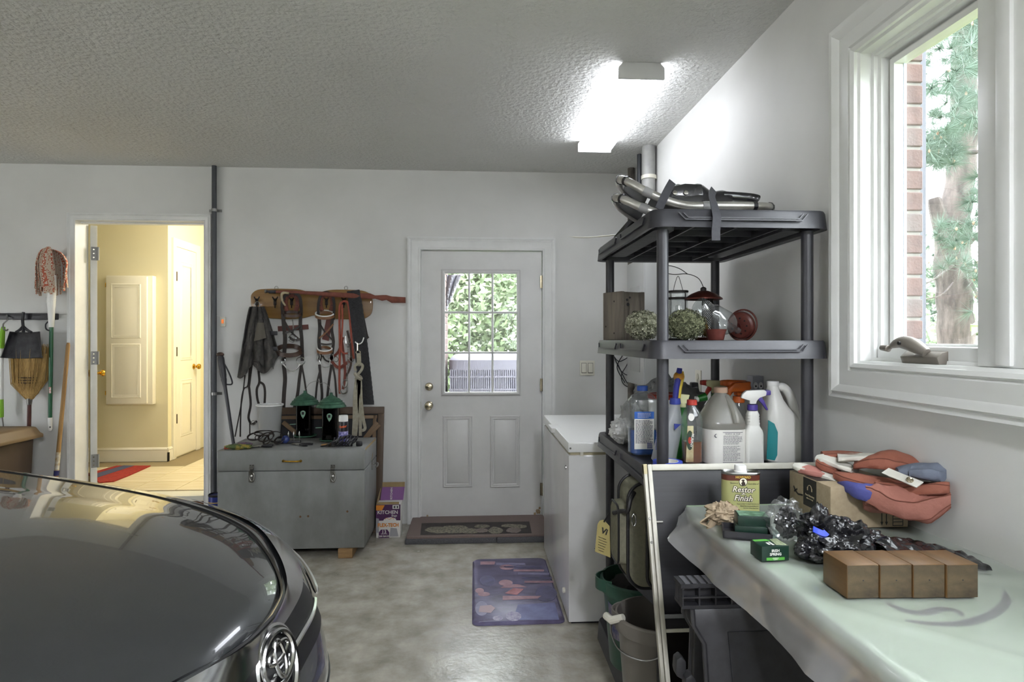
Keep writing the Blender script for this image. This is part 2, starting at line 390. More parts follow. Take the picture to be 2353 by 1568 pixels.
for (uu, vv, s_) in ((1236, 1176, .016), (1229, 1181, .01), (1240, 1168, .009), (982, 1186, .008)):
    q = at(uu, vv, y0); part('rust_patch', mat('door_rust', '#8a6a42', .9, col2='#b9a98c', vs=90), d1, lambda g: g.prism([V((q.x + s_ * math.cos(t) * (1 + .5 * nz((t * 3, s_ * 99, 0))), y0 - .0006, q.z + s_ * 1.2 * math.sin(t) * (1 + .5 * nz((t * 3, 5, s_ * 99))))) for t in [2 * math.pi * k / 14 for k in range(14)]], (0, .0006, 0)), smooth=0)
k = at(967, 933, y0); bxp('strike_plate', m_nickel, d1, k.x - .004, k.x + .002, y0 - .006, y0 + .02, k.z - .03, k.z + .03)

# ------------------------------------------------------------------ hall behind the inner opening
HZ = .24
bxp('wall_hall_middle', m_hallwall, None, -4.2, -2.89, 5.94, 6.04, HZ, 2.7, kind='structure', smooth=0)
bxp('wall_hall_side', m_hallwall, None, -2.99, -2.89, 6.04, 6.72, HZ, 2.7, kind='structure', smooth=0)
bxp('wall_hall_end', m_hallwall, None, -2.99, -.9, 6.72, 6.82, HZ, 2.7, kind='structure', smooth=0)
bxp('wall_hall_left', m_hallwall, None, -4.2, -4.1, 4.77, 5.94, HZ, 2.7, kind='structure', smooth=0)
bxp('wall_hall_right', m_hallwall, None, -1.0, -.9, 4.77, 6.72, HZ, 2.7, kind='structure', smooth=0)
bxp('ceiling_hall', m_halltrim, None, -4.2, -.9, 4.77, 6.82, 2.7, 2.8, kind='structure', smooth=0)
fl = bxp('floor_hall', m_grout, None, -4.2, -.9, 4.77, 6.82, HZ - .1, HZ - .004, kind='structure', smooth=0)
proto = None
for i in range(6):
    for j in range(7):
        x, y = -1.78 - .335 * i, 4.94 + .3 * j
        if y > 5.79 and x < -2.75 or y > 6.6: continue
        if proto is None:
            proto = G().box((x, y, HZ - .003), (.329, .294, .008)).build('tile', m_tile, fl, bevel=.0015, seg=1); px, py = x, y
        else:
            o = proto.copy(); COL.objects.link(o); o.parent = fl; o.location = (x - px, y - py, 0)
BB = [(0, 0), (0, .015), (.085, .015), (.105, .012), (.112, .016), (.125, .008), (.13, 0)]
def baseboard(name, p0, p1, nrm, m, z0):
    n = V((nrm[0], nrm[1], 0)); return G().loft([[V((p[0], p[1], z0 + h)) + n * d for h, d in BB] for p in (p0, p1)]).build(name, m, kind='structure', smooth=20)
baseboard('baseboard_hall_middle', (-4.1, 5.94), (-2.875, 5.94), (0, -1), m_halltrim, HZ)
baseboard('baseboard_hall_side', (-2.89, 5.925), (-2.89, 6.03), (1, 0), m_halltrim, HZ)
baseboard('baseboard_hall_end', (-2.89, 6.72), (-1.0, 6.72), (0, -1), m_halltrim, HZ)
# open inner door leaf
d2 = thing('door_2', kind='structure')
hd = V((-.525, .851, 0)); hn = V((.851, .525, 0)); hp = V((-2.845, 4.785, 0))
HM = Matrix(((hd.x, hn.x, 0, hp.x), (hd.y, hn.y, 0, hp.y), (0, 0, 1, 0), (0, 0, 0, 1)))
G(HM).bx(0, .815, -.043, 0, HZ + .012, D2[3] - .01).build('door_leaf', m_trim, d2, bevel=.002)
for vv in (583, 823, 1060):
    p = at(206, vv, 4.775)
    h = G(HM).cyl((-.006, .006, p.z - .05), (-.006, .006, p.z + .05), .008, n=10).bx(-.004, .001, -.038, 0, p.z - .05, p.z + .05).build('hinge', mat('dull_hinge', '#8d8d8b', .5, .3), d2)
    g = G(HM)
    for q in (-.03, 0, .03): g.cyl((-.003, -.022, p.z + q), (-.007, -.022, p.z + q), .005, n=8)
    g.build('screw', m_nickel, h)
kp = HM @ V((.745, 0, 1.10)); knob_round(d2, kp, .029, m_brass, hn); kp = HM @ V((.745, -.043, 1.10)); knob_round(d2, kp, .029, m_brass, -hn)
M = axis(HM @ V((.745, 0, 1.24)), hn); G().lathe([(.028, 0), (.028, .012), (.02, .02), (0, .02)], M=M, n=18).build('deadbolt', m_nickel, d2)
# closet door on the side wall of the hall
d3 = thing('door_3', kind='structure'); ya, yb, zt = 6.085, 6.50, 2.285
bxp('door_leaf', m_halltrim, d3, -2.9, -2.882, ya, yb, HZ + .012, zt)
def maps(y, z, d): return (-2.882 + d, y, z)
casing('casing', m_halltrim, d3, door_corners(ya - .004, yb + .004, HZ, zt + .004), lambda y, z, d: (-2.89 + d, y, z), [(0, 0), (0, .012), (.03, .016), (.06, .02), (.075, .02), (.075, 0)])
for (za, zb) in ((HZ + .2, HZ + .74), (HZ + .95, zt - .14)):
    casing('panel_moulding', m_halltrim, d3, loop_corners(ya + .09, yb - .09, za, zb), maps, [(-.03, .006), (-.016, .006), (0, -.004), (.004, .005), (.012, 0)], closed=True)
knob_round(d3, (-2.882, yb - .05, 1.11), .028, m_brass, (1, 0, 0))
for z in (.62, 1.27, 2.0): part('hinge', mat('bronze_hinge', '#4a3a24', .4, .8), d3, lambda g: g.cyl((-2.876, ya - .002, z - .045), (-2.876, ya - .002, z + .045), .006, n=8))
# built-in wall cabinet
a, b = at(243, 635, 5.85), at(337, 928, 5.85)
cb = thing('wall_cabinet', 'tall shallow cream cabinet with two recessed panels on the hall wall', 'cabinet', ((a.x + b.x) / 2, 5.94, b.z))
part('body', m_halltrim, cb, lambda g: g.bx(a.x - .012, b.x + .04, 5.875, 5.94, b.z - .01, a.z + .01), bevel=.003)
dr = part('cabinet_door', m_halltrim, cb, lambda g: g.bx(a.x, b.x, 5.852, 5.875, b.z, a.z), bevel=.004)
for (va, vb) in ((652, 778), (790, 915)):
    p, q = at(255, va, 5.852), at(324, vb, 5.852)
    casing('panel_moulding', m_halltrim, dr, loop_corners(p.x + .012, q.x - .012, q.z + .012, p.z - .012), lambda x, z, d: (x, 5.852 - d, z), [(-.02, .004), (-.008, .004), (0, -.004), (.004, .006), (.012, 0)], closed=True)
for z in (a.z - .08, b.z + .1): part('hinge', m_brass, cb, lambda g: g.cyl((a.x - .004, 5.855, z - .02), (a.x - .004, 5.855, z + .02), .005, n=8))
rug = thing('hall_rug', 'red runner rug with a blue grey stripe on the hall tiles', 'rug', (-2.9, 5.5, HZ))
P = [atZ(u, v, HZ + .005) for u, v in ((228, 1110), (262, 1107), (298, 1093), (346, 1071.5), (268, 1071.5), (200, 1090))]
P = [V((p.x, p.y, HZ + .002)) for p in P]
G().prism(P, (0, 0, .008)).build('weave', mat('red_wool', '#a52a1e', .9, col2='#7d1d17', vs=60), rug)
P = [atZ(u, v, HZ + .005) for u, v in ((214, 1102), (228, 1098), (308, 1072), (284, 1071.5), (226, 1089), (210, 1096))]
G().prism([V((p.x, p.y, HZ + .0101)) for p in P], (0, 0, .0015)).build('stripe', mat('blue_wool', '#464b66', .9), rug)

# ------------------------------------------------------------------ window in the right wall
wn = thing('window_1', kind='structure'); wy0, wy1, wz0, wz1 = WN
m_wood_frame = mat('window_paint', '#e3e4e2', .3, col2='#dadbd8', vs=4, vstretch=(1, .3, 1))
WC = [(0, 0), (0, .016), (.012, .022), (.018, .014), (.024, .02), (.07, .02), (.076, .026), (.092, .034), (.098, .026), (.112, .03), (.116, 0)]
casing('casing', m_wood_frame, wn, loop_corners(wy0, wy1, wz0, wz1), lambda y, z, d: (XW - d, y, z), WC, closed=True)
JB = [(0, -.005), (-.008, .0), (-.008, .035), (-.018, .037), (-.018, .05), (-.03, .052), (-.03, .085), (-.045, .09), (-.045, .1), (0, .1), (0, -.005)]
casing('jamb', m_wood_frame, wn, loop_corners(wy0, wy1, wz0, wz1), lambda y, z, d: (XW + d, y, z), JB[:-1], closed=True)
m_track = mat('dark_bronze_track', '#4a4742', .35, .3)
casing('sash_track', m_track, wn, loop_corners(wy0 + .04, wy1 - .04, wz0 + .04, wz1 - .04), lambda y, z, d: (XW + d, y, z), [(0, .088), (-.012, .09), (-.012, .108), (0, .11)], closed=True)
G().bx(XW + .102, XW + .106, wy1 - .062, wy1 - .054, wz0 + .05, wz1 - .05).build('weather_seal', mat('pale_seal', '#b9c6d6', .5), wn)
ys = 1.41
for (a, b) in ((ys, wy1 - .052), (wy0 + .05, ys - .16)):
    s = casing('sash', m_wood_frame, wn, loop_corners(a + .012, b - .008, wz0 + .062, wz1 - .06), lambda y, z, d: (XW + d, y, z), [(0, .072), (0, .112), (.018, .112), (.018, .072)], closed=True)
    bxp('pane', m_pane, s, XW + .098, XW + .102, a, b, wz0 + .05, wz1 - .05, smooth=0)
part('mullion', m_wood_frame, wn, lambda g: g.bx(XW + .03, XW + .112, ys - .16, ys + .012, wz0 + .008, wz1 - .008).bx(XW + .02, XW + .06, ys - .09, ys - .05, wz0 + .012, wz1 - .012), bevel=.004)
part('sill_rail', m_wood_frame, wn, lambda g: g.bx(XW + .04, XW + .11, wy0 + .03, wy1 - .03, wz0 + .005, wz0 + .055), bevel=.006)
m_pewter = mat('pewter_plastic', '#7a746c', .4, .2)
ck = thing('window_crank', None, None); ck.parent = wn
q = V((XW + .035, 1.60, wz0 + .02))
part('crank_base', m_pewter, ck, lambda g: g.loft([[q + V((x, y * sc, z)) for x, z in ((-.02, -.012), (-.026, .006), (-.01, .02), (.03, .03), (.03, -.012))] for y, sc in ((-.075, 1), (-.06, 1), (.05, 1), (.065, 1))]), bevel=.002)
part('crank_arm', m_pewter, ck, lambda g: g.tube(bez([q + V((-.02, -.03, .018)), q + V((-.03, .01, .04)), q + V((-.034, .05, .046)), q + V((-.036, .085, .036))], 5), [.013, .0135, .0155, .018, .0195, .02, .02, .0195, .019, .018, .016, .0145, .013, .011, .009, .007], 12))
part('crank_knob', m_pewter, ck, lambda g: g.tube([q + V((-.036, .08, .036)), q + V((-.037, .095, .03)), q + V((-.037, .098, .028)), q + V((-.038, .125, .03))], [.006, .006, .01, .008], 10))
part('screw', m_dark, ck, lambda g: g.cyl(q + V((-.046, .03, .044)), q + V((-.056, .03, .044)), .005, n=8))

# ------------------------------------------------------------------ outside the window: brick reveal, shutter, ground
m_mortar = mat('mortar', '#7c7973', .9, col2='#6f6b64', vs=30)
m_brick = mat('brick_red', '#5c4640', .85, col2='#4c3a36', vs=18, bump=.4, bs=120)
m_brick2 = mat('brick_grey', '#574e4b', .85, col2='#5c4640', vs=9, bump=.4, bs=120)
ow = thing('wall_outside_brick', kind='structure')
G().bx(1.345, 1.402, 1.838, 2.9, .0, 2.9).build('mortar_bed', m_mortar, ow, smooth=0)
pb = None
for k in range(17):
    z = 1.19 + .0672 * k
    for r in range(5):
        y = 1.832 + (.205 * r - (.1 if k % 2 and r else 0))
        L = .195 if not (k % 2 and r == 0) else .095
        o = G().bx(1.343, 1.407, y, y + L, z, z + .0575).build('brick', (m_brick, m_brick2)[(k * 7 + r) % 4 == 0], ow, bevel=.003, seg=1)
G().bx(1.36, 1.402, .0, 1.838, 0.0, 1.26).build('mortar_bed', m_mortar, ow, smooth=0)
G().bx(1.30, 1.46, .45, 1.84, 1.25, 1.335).build('stone_sill', m_mortar, ow, bevel=.006)
part('window_shutter', mat('slate_blue_paint', '#4c4f58', .6), None, lambda g: [g.bx(1.412, 1.438, 1.86, 2.2, 1.24, 2.33)] + [g.bx(1.436, 1.446, 1.9, 2.16, 1.3 + .05 * i, 1.33 + .05 * i) for i in range(20)], label='slate grey exterior shutter beside the brick edge outside the window', cat='shutter')
m_grass = mat('lawn', '#59613f', .95, col2='#6f7752', vs=6)
bxp('ground_lawn', m_grass, None, -40, 60, 4.78, 60, -.5, -.3, kind='structure', smooth=0)
bxp('ground_lawn', m_grass, None, 1.42, 60, -30, 4.78, -.5, -.3, kind='structure', smooth=0)

bxp('ground_driveway', mat('driveway', '#b9b6ae', .8, col2='#a9a69e', vs=3), None, -30, -6.2, -20, 30, -.2, -.02, kind='structure', smooth=0)
# ------------------------------------------------------------------ fluorescent ceiling fixture and added fill lights
m_diff = mat('lit_diffuser', '#ffffff', .4, emis='#f4f7ff', es=LIGHT_MAIN)
m_filldiff = mat('fill_diffuser_rear', '#ffffff', .4, emis='#f4f7ff', es=FILL_REAR)
m_fix = mat('fixture_enamel', '#d5d5d3', .4)
def fixture(x0, x1, y0, y1, label, md):
    f = thing('fluorescent_light', label, 'ceiling light', ((x0 + x1) / 2, (y0 + y1) / 2, ZC))
    zb = ZC - .076
    def end(g, ya, yb):
        pr = [(x0, zb), (x1, zb), (x1, ZC - .022), (x1 - .02, ZC - .0), (x0 + .02, ZC - .0), (x0, ZC - .022)]
        g.prism([(x, ya, z) for x, z in pr], (0, yb - ya, 0))
    for ya, yb in ((y0, y0 + .014), (y1 - .014, y1)): part('end_cap', m_fix, f, lambda g: end(g, ya, yb), bevel=.003)
    part('housing', m_fix, f, lambda g: g.bx(x0 + .025, x1 - .025, y0 + .014, y1 - .014, ZC - .02, ZC - .0005))
    pr = [(x0 + .004, ZC - .024), (x0 + .004, zb + .012), (x0 + .014, zb + .003), (x1 - .014, zb + .003), (x1 - .004, zb + .012), (x1 - .004, ZC - .024)]
    part('diffuser', md, f, lambda g: g.loft([[V((x, y, z)) for x, z in pr] for y in (y0 + .014, y1 - .014)], caps=False, closed=False), fixn=False)
    part('seam', mat('diffuser_shadow_band', '#e8ecf5', .5, emis='#e6ebf7', es=1.3), f, lambda g: g.bx((x0 + x1) / 2 - .012, (x0 + x1) / 2 + .012, y0 + .02, y1 - .03, zb + .0018, zb + .0032))  # dimmer glowing strip paints a shadow band along the diffuser middle
    return f
fixture(.66, .875, 2.76, 3.88, 'lit white fluorescent wrap light on the ceiling above the chest freezer', m_diff)
fixture(-2.9, -2.685, .2, 1.4, 'added fill light built as a wrap fixture on the ceiling above the car', mat('fill_diffuser_car', '#ffffff', .4, emis='#f4f7ff', es=FILL_CAR))  # added fixture out of view, a weak fill over the car
fixture(.3, .515, -1.9, -.7, 'added fill light built as a wrap fixture on the ceiling behind the camera', m_filldiff)  # added fixture out of view, fills camera-facing surfaces from behind

# ------------------------------------------------------------------ car
m_paint = mat('car_paint', '#37393b', .25, .55, col2='#3d3f41', vs=900, coat=1.0)
m_carglass = mat('car_glass', '#15181a', .04, coat=1.0)
m_grille = mat('grille_black', '#0e0e10', .35)
m_rubber = mat('tyre_rubber', '#1b1b1c', .8)
m_lens = mat('lamp_lens', '#c9cdd6', .06, .5, coat=1.0)
CX, CY = -.385, 1.19
car = thing('car', 'dark grey glossy car parked with its nose toward the door wall', 'car', (CX - 2.3, CY, 0))
Epts = [(0, 0, .865), (.012, .10, .866), (.05, .20, .868), (.12, .33, .875), (.215, .46, .89), (.35, .56, .91), (.55, .635, .94), (.8, .69, .97), (1.1, .745, 1.0), (1.4, .79, 1.02)]
Bpts = [(-.05, 0, .60), (-.047, .14, .60), (-.035, .30, .60), (.02, .45, .61), (.10, .58, .62), (.22, .70, .63), (.42, .80, .65), (.7, .87, .67), (1.0, .9, .69), (1.4, .91, .70)]
Es, Bs = bez(Epts, 10), bez(Bpts, 10); NP = len(Es)
def samp(L, t):
    k = min(max(t, 0), 1) * (len(L) - 1); i = min(int(k), len(L) - 2); return L[i].lerp(L[i + 1], k - i)
def cw(x, y, z): return V((CX - x, CY + y, z))
def S(t, s, side=1, off=0.0):
    """front shell; t: nose centre -> flank, s: -1 lower edge, 0 belt, 1 hood gap"""
    def f(t, s):
        B, E = samp(Bs, t), samp(Es, t)
        if s >= 0:
            k = math.sin(s * math.pi / 2) ** .9; h = 1 - math.cos(s * math.pi / 2) ** 1.25
            nose = max(0, 1 - t * 2.2)
            x = lerp(B.x, E.x, h) + nose * .045 * math.sin(s * math.pi) * (1 if s < .6 else 1); y = lerp(B.y, E.y, h); z = lerp(B.z, E.z, k)
        else: x = B.x + .07 * s * s; y = B.y - .06 * s * s; z = B.z + s * .40
        return V((x, y * side, z))
    p = f(t, s)
    if off:
        a = f(min(1, t + .01), s) - f(max(0, t - .01), s); b = f(t, min(1, s + .01)) - f(t, max(-1, s - .01)); n = a.cross(b)
        n = n.normalized() * side if n.length > 1e-9 else V((-1, 0, 0))
        p = p - n * off if n.dot(V((p.x - 1.2, p.y, 0))) < 0 else p + n * off
    return cw(*p)
def patch(g, t0, t1, s0, s1, off, nt=16, ns=8, side=1, th=.006): g.grid(lambda a, b: S(lerp(t0, t1, a), lerp(s0, s1, b), side, off), nt, ns, t=0)
def shell(g):
    for sd in (1, -1): g.grid(lambda a, b: S(a, lerp(-1, 1, b), sd), 60, 30)
part('front_body', m_paint, car, shell, smooth=60)
def hood_pt(a, b, dz=0.0, inset=.007):
    """a: 0 nose..1 cowl, b: -1..1 across"""
    xx = a * 1.36
    # lateral half width at this station
    lo, hi = 0.0, 1.0
    for _ in range(24):
        md = (lo + hi) / 2
        if samp(Es, md).x < xx: lo = md
        else: hi = md
    e = samp(Es, lo); wy = max(e.y - inset, .0); y = b * wy
    zc = .868 + .175 * (1 - math.exp(-xx * 2.15)) + .012 * xx
    ze = e.z - .001
    q = abs(b); z = lerp(zc, ze, q ** 2.6)
    yy = abs(y); cr = .34 + .12 * xx; 
    z += .012 * max(0, min(1, (xx - .1) / .4)) * (1 / (1 + math.exp((yy - cr) * 42)))
    lip = max(0, 1 - xx / .06); z -= .02 * lip * lip
    return cw(xx + inset * (1 - q) * 0 + .006, y, z + dz)
part('hood', m_paint, car, lambda g: g.grid(lambda a, b: hood_pt(a ** 1.6 * .995 + .004, b * 2 - 1), 70, 70, t=0), smooth=60)
def seal(g):
    for sd in (1, -1): g.tube([S(k / 60, .995, sd) - V((0, 0, .006)) for k in range(61)], .005, 6)
part('hood_seal', m_grille, car, seal)
# chrome grille band sweeping from the badge towards each lamp, dark mouth beneath
part('grille', m_grille, car, lambda g: [patch(g, 0, .26, .22, .58, .004, 16, 8, sd) for sd in (1, -1)], smooth=60)
part('grille_bar', m_chrome, car, lambda g: [patch(g, 0.0, .40, .55, .88, .009, 18, 6, sd) for sd in (1, -1)], smooth=60)
for s0 in (.36,):
    part('grille_bar', m_chrome, car, lambda g: [g.tube([S(.25 * k / 16, s0, sd, .008) for k in range(17)], .006, 6) for sd in (1, -1)])
for sd in (1, -1):
    hl = part('headlamp', m_lens, car, lambda g: patch(g, .33, .62, .42, .86, .006, 16, 8, sd), smooth=60)
    part('lamp_trim', m_chrome, hl, lambda g: g.tube([S(.30 + .30 * k / 16, .30 + .16 * (k / 16) ** 2, sd, .010) for k in range(17)], [.004] + [.008] * 15 + [.004], 8))
part('bumper_line', m_grille, car, lambda g: [g.tube([S(.02 + .5 * k / 20, -.02 - .02 * k / 20, sd, .001) for k in range(21)], .003, 6) for sd in (1, -1)])
part('lower_intake', m_grille, car, lambda g: [patch(g, 0, .3, -.85, -.35, .004, 12, 6, sd) for sd in (1, -1)], smooth=60)
# badge
bc = S(0, .44, 1, .016); bn = (S(0, .44, 1, .03) - S(0, .44, 1, .0)).normalized(); BM = axis(bc, bn, up=(0, 0, 1))
# local x = up x n -> sideways ; local y -> upward along the panel
def ell(g, cx, cy, rx, ry, r, z=0.0, n=40): g.tube([BM @ V((cx + rx * math.cos(2 * math.pi * k / n), cy + ry * math.sin(2 * math.pi * k / n), z)) for k in range(n)], r, 8, closed=True)
bd = part('badge', m_chrome, car, lambda g: ell(g, 0, 0, .062, .045, .006, .004))
part('badge_ring', m_chrome, bd, lambda g: [ell(g, 0, .010, .042, .014, .0045, .006), ell(g, 0, -.002, .019, .034, .0045, .007)])
part('badge_mesh', m_grille, bd, lambda g: g.plate([(.06 * math.cos(2 * math.pi * k / 30), .043 * math.sin(2 * math.pi * k / 30)) for k in range(30)], BM @ Matrix.Translation((0, 0, -.012)), .008))
part('badge_surround', m_chrome, car, lambda g: g.tube([BM @ V((.078 * math.cos(2 * math.pi * k / 40), .075 * math.sin(2 * math.pi * k / 40) - .02, -.004)) for k in range(40)], .008, 8, closed=True))
# flanks, cabin, tail, wheels (left of the picture)
def flank(g):
    for sd in (1, -1):
        g.grid(lambda a, b: cw(lerp(1.4, 4.75, a), sd * (lerp(.85, .91, min(1, b * 2)) if b < .5 else lerp(.91, .76, (b - .5) * 2)) * (1 - .18 * max(0, a - .8) * 5 * max(0, a - .8) * 5 * .5), lerp(.20, 1.0 + .03 * a, b)), 20, 12)
    g.bx(CX - 4.78, CX - 4.7, CY - .74, CY + .74, .3, 1.0); g.bx(CX - 4.75, CX - 1.4, CY - .75, CY + .75, .97, 1.0)
part('rear_body', m_paint, car, flank, smooth=60)
cab = [(1.50, .70, 1.0), (2.25, .58, 1.40), (2.6, .56, 1.47), (3.3, .55, 1.46), (3.9, .58, 1.30), (4.4, .68, 1.02)]
part('cabin_glass', m_carglass, car, lambda g: g.grid(lambda a, b: (lambda e: cw(e.x, e.y * 1.12 * math.sin((b - .5) * math.pi), .98 + (e.z - .98) * max(0, math.cos((b - .5) * math.pi)) ** .45))(samp(bez(cab, 8), a)), 40, 24), smooth=60)
part('roof', m_paint, car, lambda g: g.grid(lambda a, b: (lambda e: cw(e.x, e.y * 1.13 * math.sin((b - .5) * 2.1), .985 + (e.z - .98) * max(0, math.cos((b - .5) * 2.1)) ** .45))(samp(bez(cab, 8), lerp(.36, .66, a))), 20, 16), smooth=60)
for xx in (.98, 3.75):
    for sd in (1, -1):
        M = axis(cw(xx, sd * .80, .33), (0, sd, 0)); tyre = G().lathe([(.2, -.1), (.31, -.1), (.33, -.08), (.33, .08), (.31, .105), (.22, .11)], M=M, n=32).build('tyre', m_rubber, car)
        G().lathe([(0, .07), (.05, .1), (.19, .085), (.22, .108), (.22, .0), (0, 0)], M=M, n=20).build('wheel_rim', m_steel, tyre)
for sd in (1, -1):
    g = G(); g.tube(bez([hood_pt(1.0, sd * .2, .03), hood_pt(1.0, sd * .55, .035), hood_pt(1.0, sd * .9, .03)], 6), .008, 6); g.build('wiper', m_grille, car)

# ------------------------------------------------------------------ tools on the back wall, left
YT = YW - .03
m_pole_w = mat('bare_wood', '#b08a55', .6, col2='#8f6b3d', vs=4, vstretch=(3, 3, .3))
m_redwood = mat('red_stained_wood', '#5b2a20', .4, col2='#43201a', vs=5)
m_green = mat('green_enamel', '#1f5a3c', .35); m_lime = mat('lime_plastic', '#8fc63a', .4)
tr = thing('tool_rail', 'black wall rail with hooks holding cleaning tools', 'tool rail', at(60, 728, YW))
a, b = at(-70, 720, YT), at(129, 735, YT)
part('bar', m_black, tr, lambda g: g.bx(a.x, b.x, YT - .012, YW, b.z, a.z), bevel=.004)
for uu in (40, 85): part('slot', m_dark, tr, lambda g: g.box(at(uu, 725, YT - .0125), (.05, .002, .008)))
for uu in (14, 112):
    pts = bez([at(uu + 2, 724, YT - .01), at(uu + 3, 735, YT - .05), at(uu - 4, 742, YT - .06), at(uu - 7, 747, YT - .07), at(uu - 6, 756, YT - .08), at(uu + 1, 760, YT - .07), at(uu + 4, 757, YT - .06)], 5)
    part('hook', m_steel if uu < 50 else m_black, tr, lambda g: g.tube(pts, .005, 8))
# mop
mp = thing('string_mop', 'upside-down strip mop with red patterned strips, white sleeve and green handle', 'mop', at(116, 990, YT - .06))
rn = random.Random(3); c = at(111, 590, YT - .085)
m_strip = mat('printed_strips', '#a5553f', .9, col2='#c9b8a4', vs=95, contrast=(.3, .36), detail=0, tex='VORONOI')
m_strip2 = mat('printed_strips_dot', '#d8cdbd', .9, col2='#b8634b', vs=75, contrast=(.42, .48), detail=0, tex='VORONOI')
for i in range(44):
    an = i * 2.4; k = .25 + .75 * ((i * .618) % 1); rx = .118 * k; 
    dx, dy = math.cos(an) * rx, math.sin(an) * rx * .75; L = .19 + .09 * rn.random()
    pts = bez([c + V((dx * .15, dy * .15, .055 + .02 * (1 - k))), c + V((dx * .7, dy * .7, .048 * (1 - k * .4))), c + V((dx * 1.02, dy * 1.02, -.03)), c + V((dx * 1.05 + rn.uniform(-.01, .01), dy, -.09)), c + V((dx * .98 + rn.uniform(-.015, .015), dy * .9, -L))], 4)
    G().ribbon(pts, .02, .003, nrm=[V((dx, dy, .02))] * len(pts)).build('strip', (m_strip, m_strip2)[i % 3 == 0], mp)
a, b = at(118, 655, YT - .075), at(118, 752, YT - .06)
part('sleeve', m_white, mp, lambda g: [g.tube([a + V((0, 0, .07)), a, a.lerp(b, .5), a.lerp(b, .56), b], [.03, .031, .026, .024, .017], 16)] + [g.tube([a.lerp(b, .1 + .05 * i) + V((.029 * math.cos(t), .029 * math.sin(t), .012 * math.cos(t))) for t in [2 * math.pi * q / 16 for q in range(16)]], .0012, 5, closed=True) for i in range(7)])
part('handle', m_green, mp, lambda g: g.cyl(b, at(115, 962, YT - .055), .0125))
cp = part('end_cap', m_white, mp, lambda g: g.tube([at(115, 960, YT - .055), at(115, 986, YT - .055), at(115, 990, YT - .055)], [.0145, .0145, .008], 12))
part('eyelet', m_dark, cp, lambda g: g.cyl(at(115, 982, YT - .068), at(115, 982, YT - .0715), .005, n=10))
part('sticker', mat('red_white_sticker', '#e8e4dc', .5, col2='#b03a2c', vs=80), mp, lambda g: g.box(at(115, 897, YT - .0685), (.014, .002, .045)))
# dustpan
m_dusty = mat('dusty_black_plastic', '#26262a', .7, col2='#4c4c4e', vs=14, contrast=(.4, .8))
dp = thing('dustpan', 'dusty black dustpan hanging from the wall rail in front of the corn broom', 'dustpan', at(55, 825, YT - .07))
def pan(a, b):
    u = lerp(lerp(22, 92, a), lerp(2, 97, a), b); v = lerp(762, 821, b) + 2 * math.sin(a * math.pi); e = abs(a - .5) * 2
    return at(u, v, YT - .055 - .02 * b - .05 * e ** 6 - .04 * (1 - b) ** 6)
part('pan', m_dusty, dp, lambda g: g.grid(pan, 24, 16, t=.004))
part('rim', m_dusty, dp, lambda g: g.tube([pan(k / 20, 1) for k in range(21)], .005, 6))
part('handle', m_black, dp, lambda g: [g.tube(bez([at(54, 764, YT - .09), at(53, 750, YT - .06), at(52, 735, YT - .045), at(54, 718, YT - .05)], 6), .016, 10, flat=.6), g.tube(bez([at(36, 764, YT - .1), at(46, 758, YT - .085), at(53, 750, YT - .06)], 4), .009, 8), g.tube(bez([at(72, 764, YT - .1), at(62, 758, YT - .085), at(53, 750, YT - .06)], 4), .009, 8)])
# corn broom, bristles up
m_straw = mat('broom_straw', '#b9985c', .8, col2='#8e7142', vs=30, vstretch=(6, 6, .5))
br = thing('corn_broom', 'straw broom hung upside down with a dark red handle', 'broom', at(64, 1180, YT - .03)); br.location.z = 0
b0, tl, trr = at(68, 918, YT - .06), at(24, 808, YT - .05), at(111, 795, YT - .05)
g = G(); rn = random.Random(5)
for i in range(260):
    s = rn.random(); q = rn.uniform(-1, 1); top = tl.lerp(trr, s) + V((0, q * .022, rn.uniform(-.035, .02))); base = b0 + V(((s - .5) * .035, q * .012, 0))
    md = base.lerp(top, .35) + V(((s - .5) * .085, q * .03, 0)); g.tube([base, md, top], [.0018, .0024, .0016], 4)
g.build('straw', m_straw, br, kind='stuff')
part('straw_core', m_straw, br, lambda g: g.loft([[(lambda c, wx, wy: c + V((wx * math.cos(t), wy * math.sin(t), 0)))(b0.lerp((tl + trr) / 2, q), wx, wy) for t in [2 * math.pi * i / 16 for i in range(16)]] for q, wx, wy in ((0, .018, .014), (.12, .06, .03), (.45, .10, .032), (.9, .125, .022))]))
for vv, hw in ((868, 27), (874, 26), (880, 25)):
    part('stitching', mat('black_twine', '#2a2320', .8), br, lambda g: g.tube([at(67 + hw * math.cos(t), vv, YT - .06) + V((0, .036 * math.sin(t), 0)) for t in [2 * math.pi * k / 24 for k in range(24)]], .0028, 5, closed=True))
part('wire_collar', m_steel, br, lambda g: g.cyl(at(68, 916, YT - .06), at(67.5, 930, YT - .06), .019, .014))
hb = at(63, 1180, YT - .05); hb.z = .0
part('handle', m_redwood, br, lambda g: g.cyl(at(67.5, 928, YT - .06), hb, .0125))
# lime green brush at the left edge
lb = thing('scrub_brush', 'lime green and white long-handled brush hanging at the far left of the rail', 'brush', at(2, 1000, YT - .04))
part('upper_grip', m_lime, lb, lambda g: g.tube([at(8, 752, YT - .07), at(5, 768, YT - .06), at(3, 800, YT - .05)], [.012, .017, .02], 10))
part('shaft', m_white, lb, lambda g: g.cyl(at(3, 798, YT - .05), at(2, 925, YT - .05), .014))
part('lower_grip', m_lime, lb, lambda g: g.tube([at(2, 918, YT - .05), at(1, 950, YT - .05), at(3, 960, YT - .05)], [.016, .02, .014], 10))
part('hanger', m_steel, lb, lambda g: g.cyl(at(5, 958, YT - .05), at(9, 990, YT - .05), .004, n=8))
